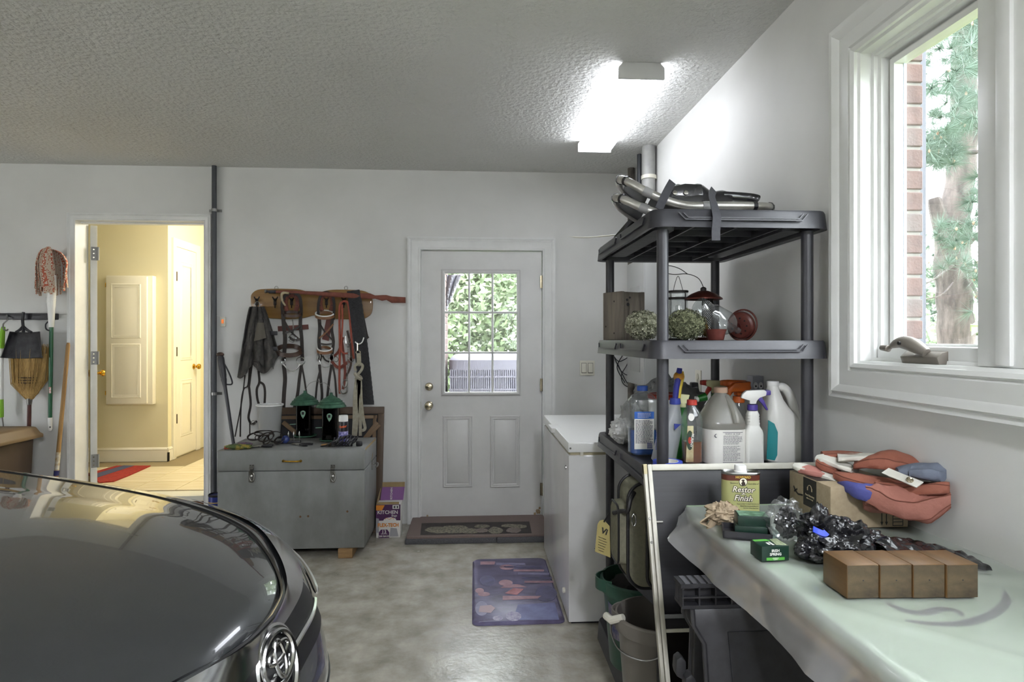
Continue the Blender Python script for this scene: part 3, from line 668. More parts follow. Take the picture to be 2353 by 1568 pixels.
# leaning pole
wp = thing('wooden_pole', 'bare wooden pole leaning against the wall beside the inner doorway', 'pole', at(128, 1100, YT - .2))
pa, pb_ = at(157, 788, YT - .01), at(130, 1085, YT - .09); dirp = (pb_ - pa).normalized(); pe = pa + dirp * ((0.0 - pa.z) / dirp.z)
part('shaft', m_pole_w, wp, lambda g: g.tube([pa, pa + dirp * .02, pe], [.009, .0125, .014], 12))
qb = pa + dirp * ((at(130, 1082, YT - .09).z - pa.z) / dirp.z); part('tape_band', mat('blue_tape_cloth', '#2c2f66', .6), wp, lambda g: g.cyl(qb, qb + dirp * .035, .0165, n=12))
part('paint_drips', mat('old_white_paint', '#d9d4c6', .6, col2='#b59a6a', vs=30), wp, lambda g: g.cyl(qb - dirp * .13, qb - dirp * .002, .0145, n=12))
# brown storage bin, lower left
m_tan = mat('tan_plastic', '#7a6549', .55); m_brown = mat('brown_plastic', '#45372e', .55)
a = at(58, 990, 4.35); bn_ = thing('storage_bin', 'brown plastic deck bin with a tan lid at the far left', 'bin', (-3.6, 4.3, 0))
part('body', m_brown, bn_, lambda g: g.loft([[V((x, y, z)) for x, y in ((-3.95, 4.05), (a.x - i, 4.05), (a.x - i, 4.48), (-3.95, 4.48))] for z, i in ((0, .07), (.70, .03))]), bevel=.012)
part('lid', m_tan, bn_, lambda g: g.loft([[V((x, y, z)) for x, y in ((-3.97, 4.02 + i), (a.x + .02 - i, 4.02 + i), (a.x + .02 - i, 4.50 - i), (-3.97, 4.50 - i))] for z, i in ((.70, .0), (.725, .0), (.735, .012), (.775, .03), (.785, .06))]), bevel=.006)

# ------------------------------------------------------------------ pipe, bell transmitter, riding crop, tin
pp = thing('drain_pipe', 'dark grey vertical pipe fixed to the wall between the two doors', 'pipe', (at(492, 780, YW - .03).x, YW - .03, 0))
px_ = pp.location.x; m_pipe = mat('dark_grey_pipe', '#43464b', .4)
part('tube', m_pipe, pp, lambda g: g.cyl((px_, YW - .028, 0.0), (px_, YW - .028, ZC), .017))
z = at(492, 485, YW).z; part('clamp', m_steel, pp, lambda g: [g.cyl((px_, YW - .028, z - .01), (px_, YW - .028, z + .01), .021), g.bx(px_ - .045, px_ + .045, YW - .008, YW, z - .009, z + .009), g.cyl((px_ + .036, YW - .014, z), (px_ + .036, YW - .004, z), .006, n=8)])
part('clamp', m_steel, pp, lambda g: [g.cyl((px_, YW - .028, .98), (px_, YW - .028, 1.0), .021), g.bx(px_ - .045, px_ + .045, YW - .008, YW, .98, 1.0)])
ds = thing('door_bell_button', 'small beige wall button with an orange light beside the grey pipe', 'button', at(512, 740, YW))
q = at(513, 740, YW); part('plate', m_offwhite, ds, lambda g: g.bx(q.x - .02, q.x + .02, YW - .012, YW, q.z - .036, q.z + .036), bevel=.004)
part('push_button', mat('orange_glow', '#e0702a', .4, emis='#ff8a3a', es=.08), ds, lambda g: g.bx(q.x - .008, q.x + .008, YW - .016, YW - .01, q.z - .012, q.z + .018), bevel=.002)
part('wire', m_white, ds, lambda g: g.tube(bez([q + V((-.01, -.008, .03)), q + V((-.03, -.008, .045)), q + V((-.05, -.012, .046))], 4), .0018, 6))
m_leather = mat('dark_leather', '#2a211c', .5, col2='#1d1714', vs=20); m_brown_l = mat('brown_leather', '#4a3325', .45, col2='#38261c', vs=20)
cn = thing('walking_stick', 'black stick with a brown rounded top leaning beside the grey trunk', 'stick', at(540, 1120, 4.45)); cn.location.z = 0
ca, cb2 = at(506, 815, 4.56), at(535, 1010, 4.50); dc = (cb2 - ca).normalized(); ce = ca + dc * (-ca.z / dc.z)
part('shaft', m_black, cn, lambda g: g.tube([ca + dc * .18, ca + dc * .24, ce], [.02, .012, .010], 10))
part('padded_grip', m_black, cn, lambda g: g.tube([ca, ca + dc * .03, ca + dc * .15, ca + dc * .2], [.016, .024, .022, .015], 12))
part('knob', m_brown_l, cn, lambda g: g.ball(ca + V((0, 0, .0)), .023, 14, 8, sc=(1.2, 1, .75)))
part('wrist_strap', m_black, cn, lambda g: g.ribbon(bez([ca + dc * .03, ca + V((.05, -.02, -.09)), ca + V((.085, -.02, -.17)), ca + V((.09, -.02, -.215)), ca + dc * .22], 5), .01, .003))
bt = thing('blue_tin', 'tall blue tin with white lettering wedged beside the grey trunk', 'tin', (at(499, 1160, 4.3).x, 4.3, 0))
c0 = bt.location.copy(); part('can', mat('tin_blue', '#22307c', .35), bt, lambda g: g.lathe([(0, 0), (.055, 0), (.055, .315), (.052, .318), (.052, .322), (0, .322)], c0, 26))
part('rim', m_dark, bt, lambda g: g.lathe([(.056, .316), (.057, .325), (.053, .33), (.05, .324), (.05, .316)], c0, 26))
for s_, zz, sz in (('west', .245, .03), ('ase', .212, .03)):
    text(s_, sz, frame(c0 + V((-.028, -.047, zz)), (.86, -.5, 0), (0, 0, 1)), m_white, bt, bend=.055)
for z in (.275, .17): part('gold_band', mat('gold_print', '#c8a94e', .4), bt, lambda g: g.lathe([(.0552, z), (.0556, z), (.0556, z + .006), (.0552, z + .006)], c0, 26))

# ------------------------------------------------------------------ grey tack trunk
m_trunk = mat('grey_trunk_paint', '#8a8c8b', .5, col2='#646560', vs=3.2, contrast=(.3, .72), detail=8, bump=.12, bs=60, vstretch=(1, 1, .6))
m_zinc = mat('worn_zinc', '#9c9c98', .35, .9, col2='#77736a', vs=40)
m_plywood = mat('plywood_edge', '#a68f66', .7, col2='#8d7650', vs=10, vstretch=(1, 1, 8))
tx0, tx1, ty0, ty1 = -1.612, -.70, 3.93, 4.40
tk = thing('storage_chest', 'grey painted plywood trunk with two hasps and a brass pull against the wall', 'trunk', ((tx0 + tx1) / 2, 4.16, 0))
part('body', m_trunk, tk, lambda g: g.bx(tx0, tx1, ty0, ty1, .062, .556), bevel=.004)
part('lid', m_trunk, tk, lambda g: g.bx(tx0, tx1, ty0 - .001, ty1, .560, .690), bevel=.004)
part('worn_edge', m_plywood, tk, lambda g: g.bx(tx1 - .006, tx1 + .0008, ty0 + .03, ty1 - .03, .676, .6895))
hd_ = part('lid_pull', m_brass, tk, lambda g: g.tube(bez([at(652, 1060, ty0 - .008), at(660, 1061, ty0 - .028), at(671, 1061, ty0 - .032), at(682, 1061, ty0 - .028), at(690, 1060, ty0 - .008)], 5), [.004] + [.006] * 4 + [.005] * 10 + [.006] * 5 + [.004], 8))
for uu in (651, 691): part('rosette', m_brass, hd_, lambda g: g.lathe([(.009, 0), (.008, .006), (.005, .01), (0, .011)], M=axis(at(uu, 1060, ty0 - .001), (0, -1, 0)), n=14))
for uu in (578, 765):
    h = part('hasp', m_zinc, tk, lambda g: [g.box(at(uu, 1074, ty0 - .004), (.028, .004, .03)), g.cyl(at(uu - 4.5, 1078, ty0 - .01), at(uu + 4.5, 1078, ty0 - .01), .007, n=10)])
    part('hasp_plate', m_zinc, h, lambda g: g.plate(rrect(.03, .075, .006), frame(at(uu, 1095, ty0 - .001), (1, 0, 0), (0, 0, 1)), .008))
    part('hasp_loop', m_zinc, h, lambda g: [g.tube([at(uu + 1 + 5.5 * math.cos(t), 1097 + 10 * math.sin(t), ty0 - .016) for t in [2 * math.pi * k / 16 for k in range(16)]], .003, 6, closed=True), g.box(at(uu, 1088, ty0 - .014), (.02, .012, .02))])
    part('hasp_button', m_zinc, h, lambda g: g.cyl(at(uu, 1094, ty0 - .008), at(uu, 1094, ty0 - .022), .006, n=10))
    g = G()
    for du in (-3, 3): g.cyl(at(uu + du, 1070, ty0 - .005), at(uu + du, 1070, ty0 - .008), .003, n=8)
    g.build('rivet', m_dark, h)
part('side_latch', m_zinc, tk, lambda g: [g.bx(tx1, tx1 + .006, 4.2, 4.235, .50, .56), g.tube(bez([(tx1 + .006, 4.215, .535), (tx1 + .035, 4.215, .545), (tx1 + .04, 4.20, .53), (tx1 + .03, 4.19, .52)], 4), .006, 8)])
part('chipped_patch', m_plywood, tk, lambda g: g.plate([(-.03, -.012), (-.01, -.006), (.02, .006), (.035, .016), (.01, .014), (-.02, .0)], frame((tx1 + .0006, 4.22, .585), (0, 1, .35), (0, 0, 1)), .0012))
for uu, vv in ((690, 1188), (708, 1187), (798, 1176)): part('rust_spot', mat('rust', '#5e4426', .8), tk, lambda g: g.lathe([(.007, 0), (.006, .002), (0, .0025)], M=axis(at(uu, vv, ty0 - .0005), (0, -1, 0)), n=10))
p = at(794, 1287, ty0); wb = part('wood_block', mat('pine_block', '#8d6f47', .7, col2='#775a36', vs=10, vstretch=(1, .3, 6)), None, lambda g: g.bx(p.x - .045, p.x + .045, ty0 - .012, ty0 + .3, 0, .0615), bevel=.003, label='short pine block under the right end of the grey trunk', cat='block')
part('wood_block', mat('pine_block', '#8d6f47'), None, lambda g: g.bx(-1.56, -1.47, ty0 + .02, ty0 + .3, 0, .0615), bevel=.003, label='short pine block under the left end of the grey trunk', cat='block')
part('caster', m_zinc, tk, lambda g: g.tube(bez([at(640, 1266, ty0 - .004), at(648, 1268, ty0 - .006), at(648, 1276, ty0 - .006), at(640, 1277, ty0 - .004)], 4), .003, 6))

# ------------------------------------------------------------------ wooden frame leaning behind the trunk
m_walnut = mat('walnut_frame', '#5d4a39', .55, col2='#4a3a2c', vs=6, vstretch=(1, 1, .3))
fz = at(800, 938, 4.5).z; fx0, fx1 = at(618, 938, 4.5).x, at(880, 938, 4.5).x
fr = thing('picture_frame', 'large walnut-stained frame with a black panel leaning behind the grey trunk', 'frame', ((fx0 + fx1) / 2, 4.5, 0))
def fbox(g, xa, xb, za, zb, d0=0.0, d1=.028):
    for_y = lambda z: 4.44 + .14 * z / fz
    g.add([(x, for_y(z) + d, z) for x in (xa, xb) for z in (za, zb) for d in (-d1, -d0)], [(0, 1, 3, 2), (4, 6, 7, 5), (0, 4, 5, 1), (2, 3, 7, 6), (0, 2, 6, 4), (1, 5, 7, 3)])
for nm, q in (('rail', (fx0, fx1, fz - .05, fz)), ('rail', (fx0, fx1, 0.0, .05)), ('stile', (fx0, fx0 + .045, .05, fz - .05)), ('stile', (fx1 - .045, fx1, .05, fz - .05))): part(nm, m_walnut, fr, lambda g: fbox(g, *q), bevel=.004)
m_walnut2 = mat('inner_frame_wood', '#7a6248', .6)
for q in ((fx0 + .05, fx1 - .05, fz - .085, fz - .06), (fx1 - .08, fx1 - .055, .05, fz - .06)): part('inner_slip', m_walnut2, fr, lambda g: fbox(g, *q, d1=.022), bevel=.003)
part('panel', m_dark, fr, lambda g: fbox(g, fx0 + .04, fx1 - .04, .04, fz - .04, d0=.002, d1=.008))
yz = lambda z: 4.44 + .14 * z / fz
for (ua, va, ub, vb, w_) in ((648, 972, 700, 1012, .03), (838, 1008, 866, 972, .03), (846, 1004, 872, 978, .02)):
    a, b = at(ua, va, 4.5), at(ub, vb, 4.5); part('corner_brace', m_walnut2, fr, lambda g: g.ribbon([V((a.x, yz(a.z) - .035, a.z)), V((b.x, yz(b.z) - .035, b.z))], w_, .018), bevel=.002)

# ------------------------------------------------------------------ tack board and what hangs on it
m_oak = mat('honey_oak', '#8f6c3a', .4, col2='#7d5b2c', vs=3, vstretch=(.6, 1, 6), coat=.2)
YB = YW - .022
tb = thing('tack_board', 'honey-coloured wooden board with a wavy outline and hooks on the wall', 'board', at(715, 735, YW))
out = [(576, 690), (578, 676), (592, 666), (620, 664), (660, 664), (690, 666), (712, 673), (728, 674), (745, 669), (765, 666), (800, 666), (832, 668), (850, 676), (856, 690), (856, 708), (852, 722), (840, 731), (825, 734), (800, 734), (772, 733), (748, 729), (735, 725), (720, 725), (706, 729), (690, 732), (660, 734), (640, 733), (615, 731), (592, 725), (579, 712)]
poly = [V((p.x, YB, p.z)) for p in bez([at(u, v, YB) for u, v in out], 3, closed=True)]
part('plank', m_oak, tb, lambda g: g.prism(poly, (0, .02, 0)), bevel=.004)
for uu in (635, 795): part('hanger_eye', m_zinc, tb, lambda g: g.tube([at(uu + 4 * math.cos(t), 662 + 4 * math.sin(t), YB + .008) for t in [2 * math.pi * k / 12 for k in range(12)]], .002, 5, closed=True))
m_iron = mat('dark_iron', '#2e2a28', .5, .6)
for uu in (590, 632, 670, 750, 790, 826):
    part('coat_hook', m_iron, tb, lambda g: [g.box(at(uu, 694, YB - .003), (.02, .006, .05)), g.tube(bez([at(uu, 700, YB - .004), at(uu, 707, YB - .03), at(uu, 702, YB - .045), at(uu, 698, YB - .048)], 4), .0045, 6), g.tube(bez([at(uu, 692, YB - .004), at(uu - 3, 688, YB - .03), at(uu - 6, 682, YB - .04)], 4), .004, 6), g.tube(bez([at(uu, 692, YB - .004), at(uu + 3, 688, YB - .03), at(uu + 6, 682, YB - .04)], 4), .004, 6)])
m_rusty = mat('rusty_horseshoe', '#7a4436', .8, col2='#5a3026', vs=40, bump=.3, bs=150)
for uu, lbl in ((670, 'rusty horseshoe on the tack board above the plain brown bridle'), (750, 'rusty horseshoe on the tack board above the white-padded bridle')):
    pts = bez([at(uu + a, v, YB - .056) for a, v in ((-10, 715), (-14, 699), (-11, 684), (0, 678), (11, 684), (14, 699), (10, 715))], 5)
    hs = thing('horseshoe', lbl, 'horseshoe', at(uu, 712, YB), group='horseshoes on the tack board')
    part('shoe', m_rusty, hs, lambda g: g.ribbon(pts, .03, .012), bevel=.003)
    for k in (4, 8, 12, 18, 22, 26): part('nail_hole', m_dark, hs, lambda g: g.box(pts[k] + V((0, -.0065, 0)), (.005, .002, .008)))
def strap(name, m, par, pts, wpx, Y0, t=.004, n=4, sub=None):
    P = bez([at(p[0], p[1], Y0 - (p[2] if len(p) > 2 else 0)) for p in pts], n)
    ww = wpx * .0031; return part(name, m, par, lambda g: g.ribbon(P, ww, t))
def ring(name, m, par, u, v, ru, rv, Y0, r=.003, tilt=0.0): return part(name, m, par, lambda g: g.tube([at(u + ru * math.cos(t) , v + rv * math.sin(t), Y0) + V((0, tilt * math.sin(t), 0)) for t in [2 * math.pi * k / 24 for k in range(24)]], r, 6, closed=True))
YH = YB - .05
def band(name, m, par, u, v, ru, rv, w_, tilt, Y0=YH, t=.007):
    P = [at(u + ru * math.cos(a), v + rv * math.sin(a), Y0 - .045 * math.sin(a)) for a in [2 * math.pi * k / 28 for k in range(29)]]
    N = [V((math.cos(a), -math.sin(a), 0)) for a in [2 * math.pi * k / 28 for k in range(29)]]
    return part(name, m, par, lambda g: g.ribbon(P, w_, t, nrm=N))
m_padw = mat('white_padding', '#e6e6e2', .6); m_tanl = mat('tan_leather', '#7a5230', .45)
b1 = thing('bridle', 'plain dark brown leather bridle with a jointed bit on the tack board', 'bridle', at(670, 960, YH), group='bridles on the tack board')
strap('crown_strap', m_leather, b1, [(650, 722), (648, 700, .02), (655, 680, .03), (672, 672, .03), (688, 682, .03), (692, 705, .02), (692, 725)], 7, YH)
strap('cheek_strap', m_leather, b1, [(650, 715), (652, 745), (655, 775, .01), (654, 800), (652, 830)], 9, YH)
strap('cheek_strap', m_leather, b1, [(692, 715), (690, 745), (693, 775, .01), (694, 800), (695, 830)], 8, YH)
band('browband', m_brown_l, b1, 671, 722, 20, 5, .022, 0)
strap('throat_lash', m_leather, b1, [(652, 735), (668, 762, .02), (690, 782)], 4, YH); strap('throat_lash', m_leather, b1, [(692, 748), (672, 760, .025), (650, 768)], 4, YH)
band('noseband', m_brown_l, b1, 664, 806, 28, 11, .032, 0, t=.012)
strap('curb_strap', m_leather, b1, [(664, 775), (676, 782, .01), (690, 780)], 6, YH)
ring('bit_ring', m_chrome, b1, 651, 830, 4, 9, YH - .01); ring('bit_ring', m_chrome, b1, 691, 830, 10, 9, YH - .01)
ring('buckle_ring', m_chrome, b1, 672, 778, 8, 9, YH - .01); strap('curb_chain', m_zinc, b1, [(672, 735), (674, 750, .01), (673, 768)], 2.5, YH)
part('bit', m_chrome, b1, lambda g: g.tube([at(u, v, YH - .02) for u, v in ((652, 838), (660, 848), (666, 853), (674, 854), (682, 848), (690, 837))], [.006, .005, .0035, .0035, .005, .006], 8))
strap('rein', m_leather, b1, [(652, 838), (655, 870), (653, 900), (651, 940), (652, 958)], 9, YH); strap('rein', m_leather, b1, [(693, 838), (688, 870), (684, 905), (676, 940), (673, 955)], 7, YH)
strap('rein', m_leather, b1, [(693, 838), (699, 870, .01), (705, 910, .015)], 4, YH)
b2 = thing('bridle', 'dark bridle with white-padded browband and noseband on the tack board', 'bridle', at(750, 950, YH), group='bridles on the tack board')
strap('crown_strap', m_leather, b2, [(733, 735), (731, 705, .02), (737, 680, .03), (750, 672, .03), (764, 680, .03), (768, 705, .02), (766, 735)], 6, YH)
strap('cheek_strap', m_leather, b2, [(733, 728), (735, 755), (733, 785), (736, 815), (734, 830)], 8, YH); strap('cheek_strap', m_leather, b2, [(765, 728), (762, 755), (766, 785), (763, 815), (762, 830)], 7, YH)
for v_, ru in ((725, 21), (805, 17)):
    nb = band('browband' if v_ < 760 else 'noseband', m_tanl, b2, 746, v_, ru, 7, .02, 0, t=.009)
    P = [at(746 + ru * math.cos(a) * .98, v_ - 4 + 7 * math.sin(a), YH - .045 * math.sin(a)) for a in [2 * math.pi * k / 28 for k in range(29)]]
    part('padding', m_padw, nb, lambda g: g.tube(P, .007, 7, flat=.8))
strap('throat_lash', m_leather, b2, [(734, 742), (746, 762, .02), (764, 782)], 3.5, YH); strap('throat_lash', m_tanl, b2, [(766, 745), (750, 764, .025), (733, 778)], 3.5, YH)
strap('curb_strap', m_leather, b2, [(735, 790), (750, 792, .01), (764, 790)], 4, YH); strap('curb_strap', m_leather, b2, [(741, 818), (748, 828, .01), (757, 832)], 4, YH)
ring('bit_ring', m_chrome, b2, 732, 820, 4, 8, YH - .01); ring('bit_ring', m_chrome, b2, 762, 822, 5, 8, YH - .01)
part('bit', m_chrome, b2, lambda g: g.tube([at(u, v, YH - .015) for u, v in ((734, 828), (740, 843), (748, 845), (756, 843), (760, 828))], .0035, 8))
strap('rein', m_leather, b2, [(734, 838), (737, 870), (740, 905), (739, 925)], 6, YH); strap('rein', m_leather, b2, [(736, 850), (729, 880, .01), (725, 920, .01)], 4.5, YH)
strap('rein', m_leather, b2, [(762, 838), (757, 870), (753, 905), (751, 925)], 5.5, YH); strap('rein', m_leather, b2, [(764, 838), (770, 870, .01), (774, 925, .01)], 4.5, YH)
# grey half chaps
m_suede = mat('grey_suede', '#575450', .9, col2='#3c3a38', vs=12, bump=.2, bs=120)
ch = thing('riding_chaps', 'dark grey suede riding chaps bunched on the left hook of the tack board', 'chaps', at(590, 865, YH))
def chap(side):
    def f(a, b):
        top = 590 + side * 4 + (a - .5) * 26; wid = lerp(26, 60 if side < 0 else 62, b ** .7)
        ctr = lerp(590 + side * 4, 575 if side < 0 else 612, b)
        u = ctr + (a - .5) * wid; v = lerp(705, (850 + 20 * math.sin(a * 5 + 1)) if side < 0 else (835 + 24 * math.sin(a * 4)), b)
        fold = math.sin(a * 13 + side + 1.5 * b) * .03 * (1 - .3 * b) + .03 * nz((a * 6, b * 5, side * 3.0)) + .012 * nz((a * 15, b * 12, side * 3.0))
        return at(u, v, YH - .03 - (.02 if side < 0 else .0) + fold)
    return f
for sd in (1, -1): part('suede_panel', m_suede, ch, lambda g: g.grid(chap(sd), 30, 26, t=.006))
part('cuff_fold', mat('lighter_suede', '#625d54', .9, bump=.2, bs=120), ch, lambda g: g.grid(lambda a, b: at(lerp(592, 604, a) + (a - .5) * 14 * b, lerp(742, 785 - 8 * a, b), YH - .065 - .02 * math.sin(a * 3.1)), 10, 8, t=.006))
for vv in (766, 802): part('hook_tab', m_black, ch, lambda g: g.box(at(628, vv, YH - .025), (.06, .008, .03)), bevel=.003)
part('zip_pull', m_zinc, ch, lambda g: g.tube(bez([at(622, 832, YH - .04), at(626, 840, YH - .04), at(628, 848, YH - .04)], 3), .004, 6))
part('hang_ring', m_zinc, ch, lambda g: g.tube([at(591 + 6 * math.cos(t), 702 + 9 * math.sin(t), YH - .03) for t in [2 * math.pi * k / 16 for k in range(16)]], .003, 6, closed=True))
sp = thing('spur_straps', 'thin black leather straps looped below the grey chaps', 'straps', at(580, 1000, YH - .01))
for pts, wd in (([(583, 800), (574, 840), (570, 885), (560, 895), (554, 930), (552, 1004)], 3), ([(583, 800), (573, 880), (573, 895), (576, 930), (571, 960), (579, 975), (590, 968)], 5), ([(592, 800), (594, 850), (596, 878), (590, 895), (592, 920), (600, 940)], 5), ([(596, 878), (606, 885), (609, 905), (607, 940)], 5), ([(563, 862), (556, 920), (540, 1004)], 2.5), ([(574, 965), (574, 1000)], 2.5)):
    strap('strap', m_leather, sp, pts, wd, YH - .01, sub=1)
part('buckle', m_zinc, sp, lambda g: g.tube([at(582 + 5 * math.cos(t), 972 + 5 * math.sin(t), YH - .02) for t in [2 * math.pi * k / 12 for k in range(12)]], .0025, 6, closed=True))
# red plates behind the bridles
m_redp = mat('dull_red_plate', '#75423b', .55, col2='#673a34', vs=20)
def plate(pts, m, lbl, nm, cat): return part(nm, m, None, lambda g: g.prism([at(u, v, YW - .006) for u, v in pts], (0, .0055, 0)), label=lbl, cat=cat)
plate([(638, 750), (708, 746), (709, 757), (639, 762)], m_redp, 'narrow dull red plaque on the wall behind the plain bridle', 'wall_plaque', 'plaque')
part('leather_strip', m_redp, None, lambda g: g.prism([at(u, v, YW - .012) for u, v in ((751, 728), (765, 732), (755, 784), (740, 780))], (0, .006, 0)), label='red-brown leather strip hanging behind the white-padded bridle', cat='strip')
# orange halter
m_halter = mat('orange_nylon', '#a4503c', .7, col2='#934533', vs=40); m_halter2 = mat('faded_red_nylon', '#7d4034', .75)
ht = thing('halter', 'orange nylon rope halter with chain and snap on the tack board', 'halter', at(793, 905, YH - .02))
def rope(name, m, par, pts, rpx, Y0, n=5): return part(name, m, par, lambda g: g.tube(bez([at(p[0], p[1], Y0 - (p[2] if len(p) > 2 else 0)) for p in pts], n), rpx * .0031, 8))
rope('rope', m_halter, ht, [(790, 692, .02), (781, 702), (780, 740), (781, 800), (780, 850), (780, 880), (781, 905)], 2.6, YH - .01)
rope('rope', m_halter, ht, [(790, 692, .02), (800, 698), (804, 730), (808, 780), (813, 825)], 2.8, YH - .01); rope('rope', m_halter, ht, [(786, 700), (787, 740), (784, 800), (790, 812), (800, 812)], 2.2, YH - .02)
strap('noseband', m_halter2, ht, [(758, 822), (768, 838), (780, 845), (795, 836), (808, 825)], 7, YH); strap('cheek_strap', m_halter2, ht, [(785, 780), (790, 820), (793, 860), (788, 895)], 6, YH)
strap('chin_strap', m_halter2, ht, [(760, 824), (778, 808), (788, 775)], 6, YH); strap('throat_strap', m_brown_l, ht, [(798, 760), (806, 800), (806, 840), (795, 865)], 5, YH)
g = G()
for k in range(34):
    v_ = 780 + k * 3; c_ = at(801 - .1 * k, v_, YH - .035); Mx = axis(c_, (1, .2, 0) if k % 2 else (.2, 1, 0))
    g.tube([Mx @ V((.0045 * math.cos(t), .007 * math.sin(t), 0)) for t in [2 * math.pi * q / 8 for q in range(8)]], .0016, 4, closed=True)
g.build('chain', m_zinc, ht, kind='stuff')
part('snap', m_zinc, ht, lambda g: [g.tube([at(793 + 5 * math.cos(t), 882 + 9 * math.sin(t), YH - .03) for t in [2 * math.pi * k / 16 for k in range(16)]], .0045, 6, closed=True), g.tube(bez([at(781, 898, YH - .02), at(787, 905, YH - .03), at(796, 902, YH - .03), at(797, 890, YH - .03)], 4), .006, 6)])
ring('halter_ring', m_zinc, ht, 772, 826, 5, 6, YH - .012); ring('halter_ring', m_zinc, ht, 808, 826, 5, 6, YH - .012)
part('hook_bar', m_chrome, ht, lambda g: g.tube(bez([at(794, 773, YH - .02), at(795, 788, YH - .03), at(801, 791, YH - .03), at(806, 785, YH - .03)], 4), .004, 6))
# black fleece girth
fg = thing('fleece_girth', 'long black fleecy girth hanging at the right end of the tack board', 'girth', at(845, 932, YH - .02))
m_fleece = mat('black_fleece', '#2b2b2d', .95, col2='#3a3a3c', vs=90, bump=.8, bs=160)
def girth(a, b):
    L, Rr = lerp(798, 829, b ** .9), lerp(826, 860, b ** .8); u = lerp(L, Rr, a) + .3 * math.sin(b * 150) * (a > .9); v = lerp(670, 930, b) - 4 * a * (1 - b)
    return at(u, v, YH - .035 + .012 * math.cos(a * 3.1) + .02 * (1 - b))
part('fleece', m_fleece, fg, lambda g: g.grid(girth, 12, 90, t=.014))
strap('billet_strap', m_leather, fg, [(826, 695), (834, 730), (842, 770), (846, 778)], 7, YH); part('buckle', m_zinc, fg, lambda g: g.box(at(833, 722, YH - .01), (.014, .01, .02)))
# white lead
m_cotton = mat('cotton_web', '#a9a493', .85, col2='#98927f', vs=40)
ld = thing('lead_rope', 'off-white cotton lead knotted and hanging from a metal hook', 'lead rope', at(820, 1004, YH - .05))
YL = YH - .075
part('hook', m_white, ld, lambda g: g.tube(bez([at(836, 776, YL + .01), at(832, 787, YL), at(824, 791, YL), at(816, 786, YL + .005)], 4), .0045, 8))
part('snap', m_nickel, ld, lambda g: [g.cyl(at(822, 789, YL), at(822, 806, YL), .006, n=8), g.tube([at(823 + 5 * math.cos(t), 810 + 4 * math.sin(t), YL) for t in [2 * math.pi * k / 12 for k in range(12)]], .003, 6, closed=True)])
strap('webbing', m_cotton, ld, [(824, 812), (825, 830), (824, 842, .01)], 10, YL, t=.008)
strap('webbing', m_cotton, ld, [(818, 852), (816, 842, .01), (824, 835, .02), (833, 840, .02), (831, 850, .02), (822, 862, .015), (818, 872)], 6, YL, t=.01)
part('knot', m_cotton, ld, lambda g: g.tube(bez([at(815, 858, YL - .01), at(822, 868, YL - .025), at(830, 872, YL - .01), at(826, 866, YL + .005), at(817, 864, YL)], 5), .014, 8, flat=.6))
for pts in ([(820, 868), (815, 910), (814, 960), (812, 1003)], [(823, 868), (822, 920), (820, 970), (817, 1002)], [(828, 870), (830, 920), (834, 960), (839, 985), (830, 990)], [(826, 868), (825, 920), (828, 965), (828, 1002)]): strap('webbing', m_cotton, ld, pts, 7, YL, t=.008)
# orange sheathed whip with antler hook
wh = thing('riding_whip', 'riding whip in a long orange cloth sheath lying across the tack board', 'whip', at(775, 700, YB - .02))
YO = YB - .075
part('sheath', mat('orange_cloth', '#7f4a3c', .85, col2='#703f32', vs=30, bump=.2, bs=60), wh, lambda g: g.loft([[at(u, v + h * math.sin(t), YO + (.016 * math.cos(t)) * (h / 6)) for t in [2 * math.pi * k / 10 for k in range(10)]] for u, v, h in ((633, 671, 3), (660, 671, 4), (700, 673, 4), (760, 677, 6), (812, 680, 6), (850, 681, 7), (862, 683, 4), (878, 685, 7), (888, 684, 6), (900, 689, 8), (932, 690, 7))]))
part('cap', m_black, wh, lambda g: g.tube([at(612, 670, YO), at(616, 670, YO), at(619, 671, YO), at(634, 671, YO)], [.012, .008, .012, .013], 10))
part('tip', m_zinc, wh, lambda g: g.cyl(at(609, 670, YO), at(612.5, 670, YO), .013, n=10))
an = part('antler_handle', mat('antler_horn', '#b7a98a', .5, col2='#8e7f61', vs=14), None, lambda g: g.tube(bez([at(664, 674, YH - .06), at(652, 673, YH - .06), at(647, 678, YH - .06), at(649, 692, YH - .06), at(656, 703, YH - .06)], 5), [.008] * 5 + [.010] * 5 + [.009] * 5 + [.007] * 5 + [.004], 8), label='curved antler handle hooked over the tack board beside the plain bridle', cat='handle')

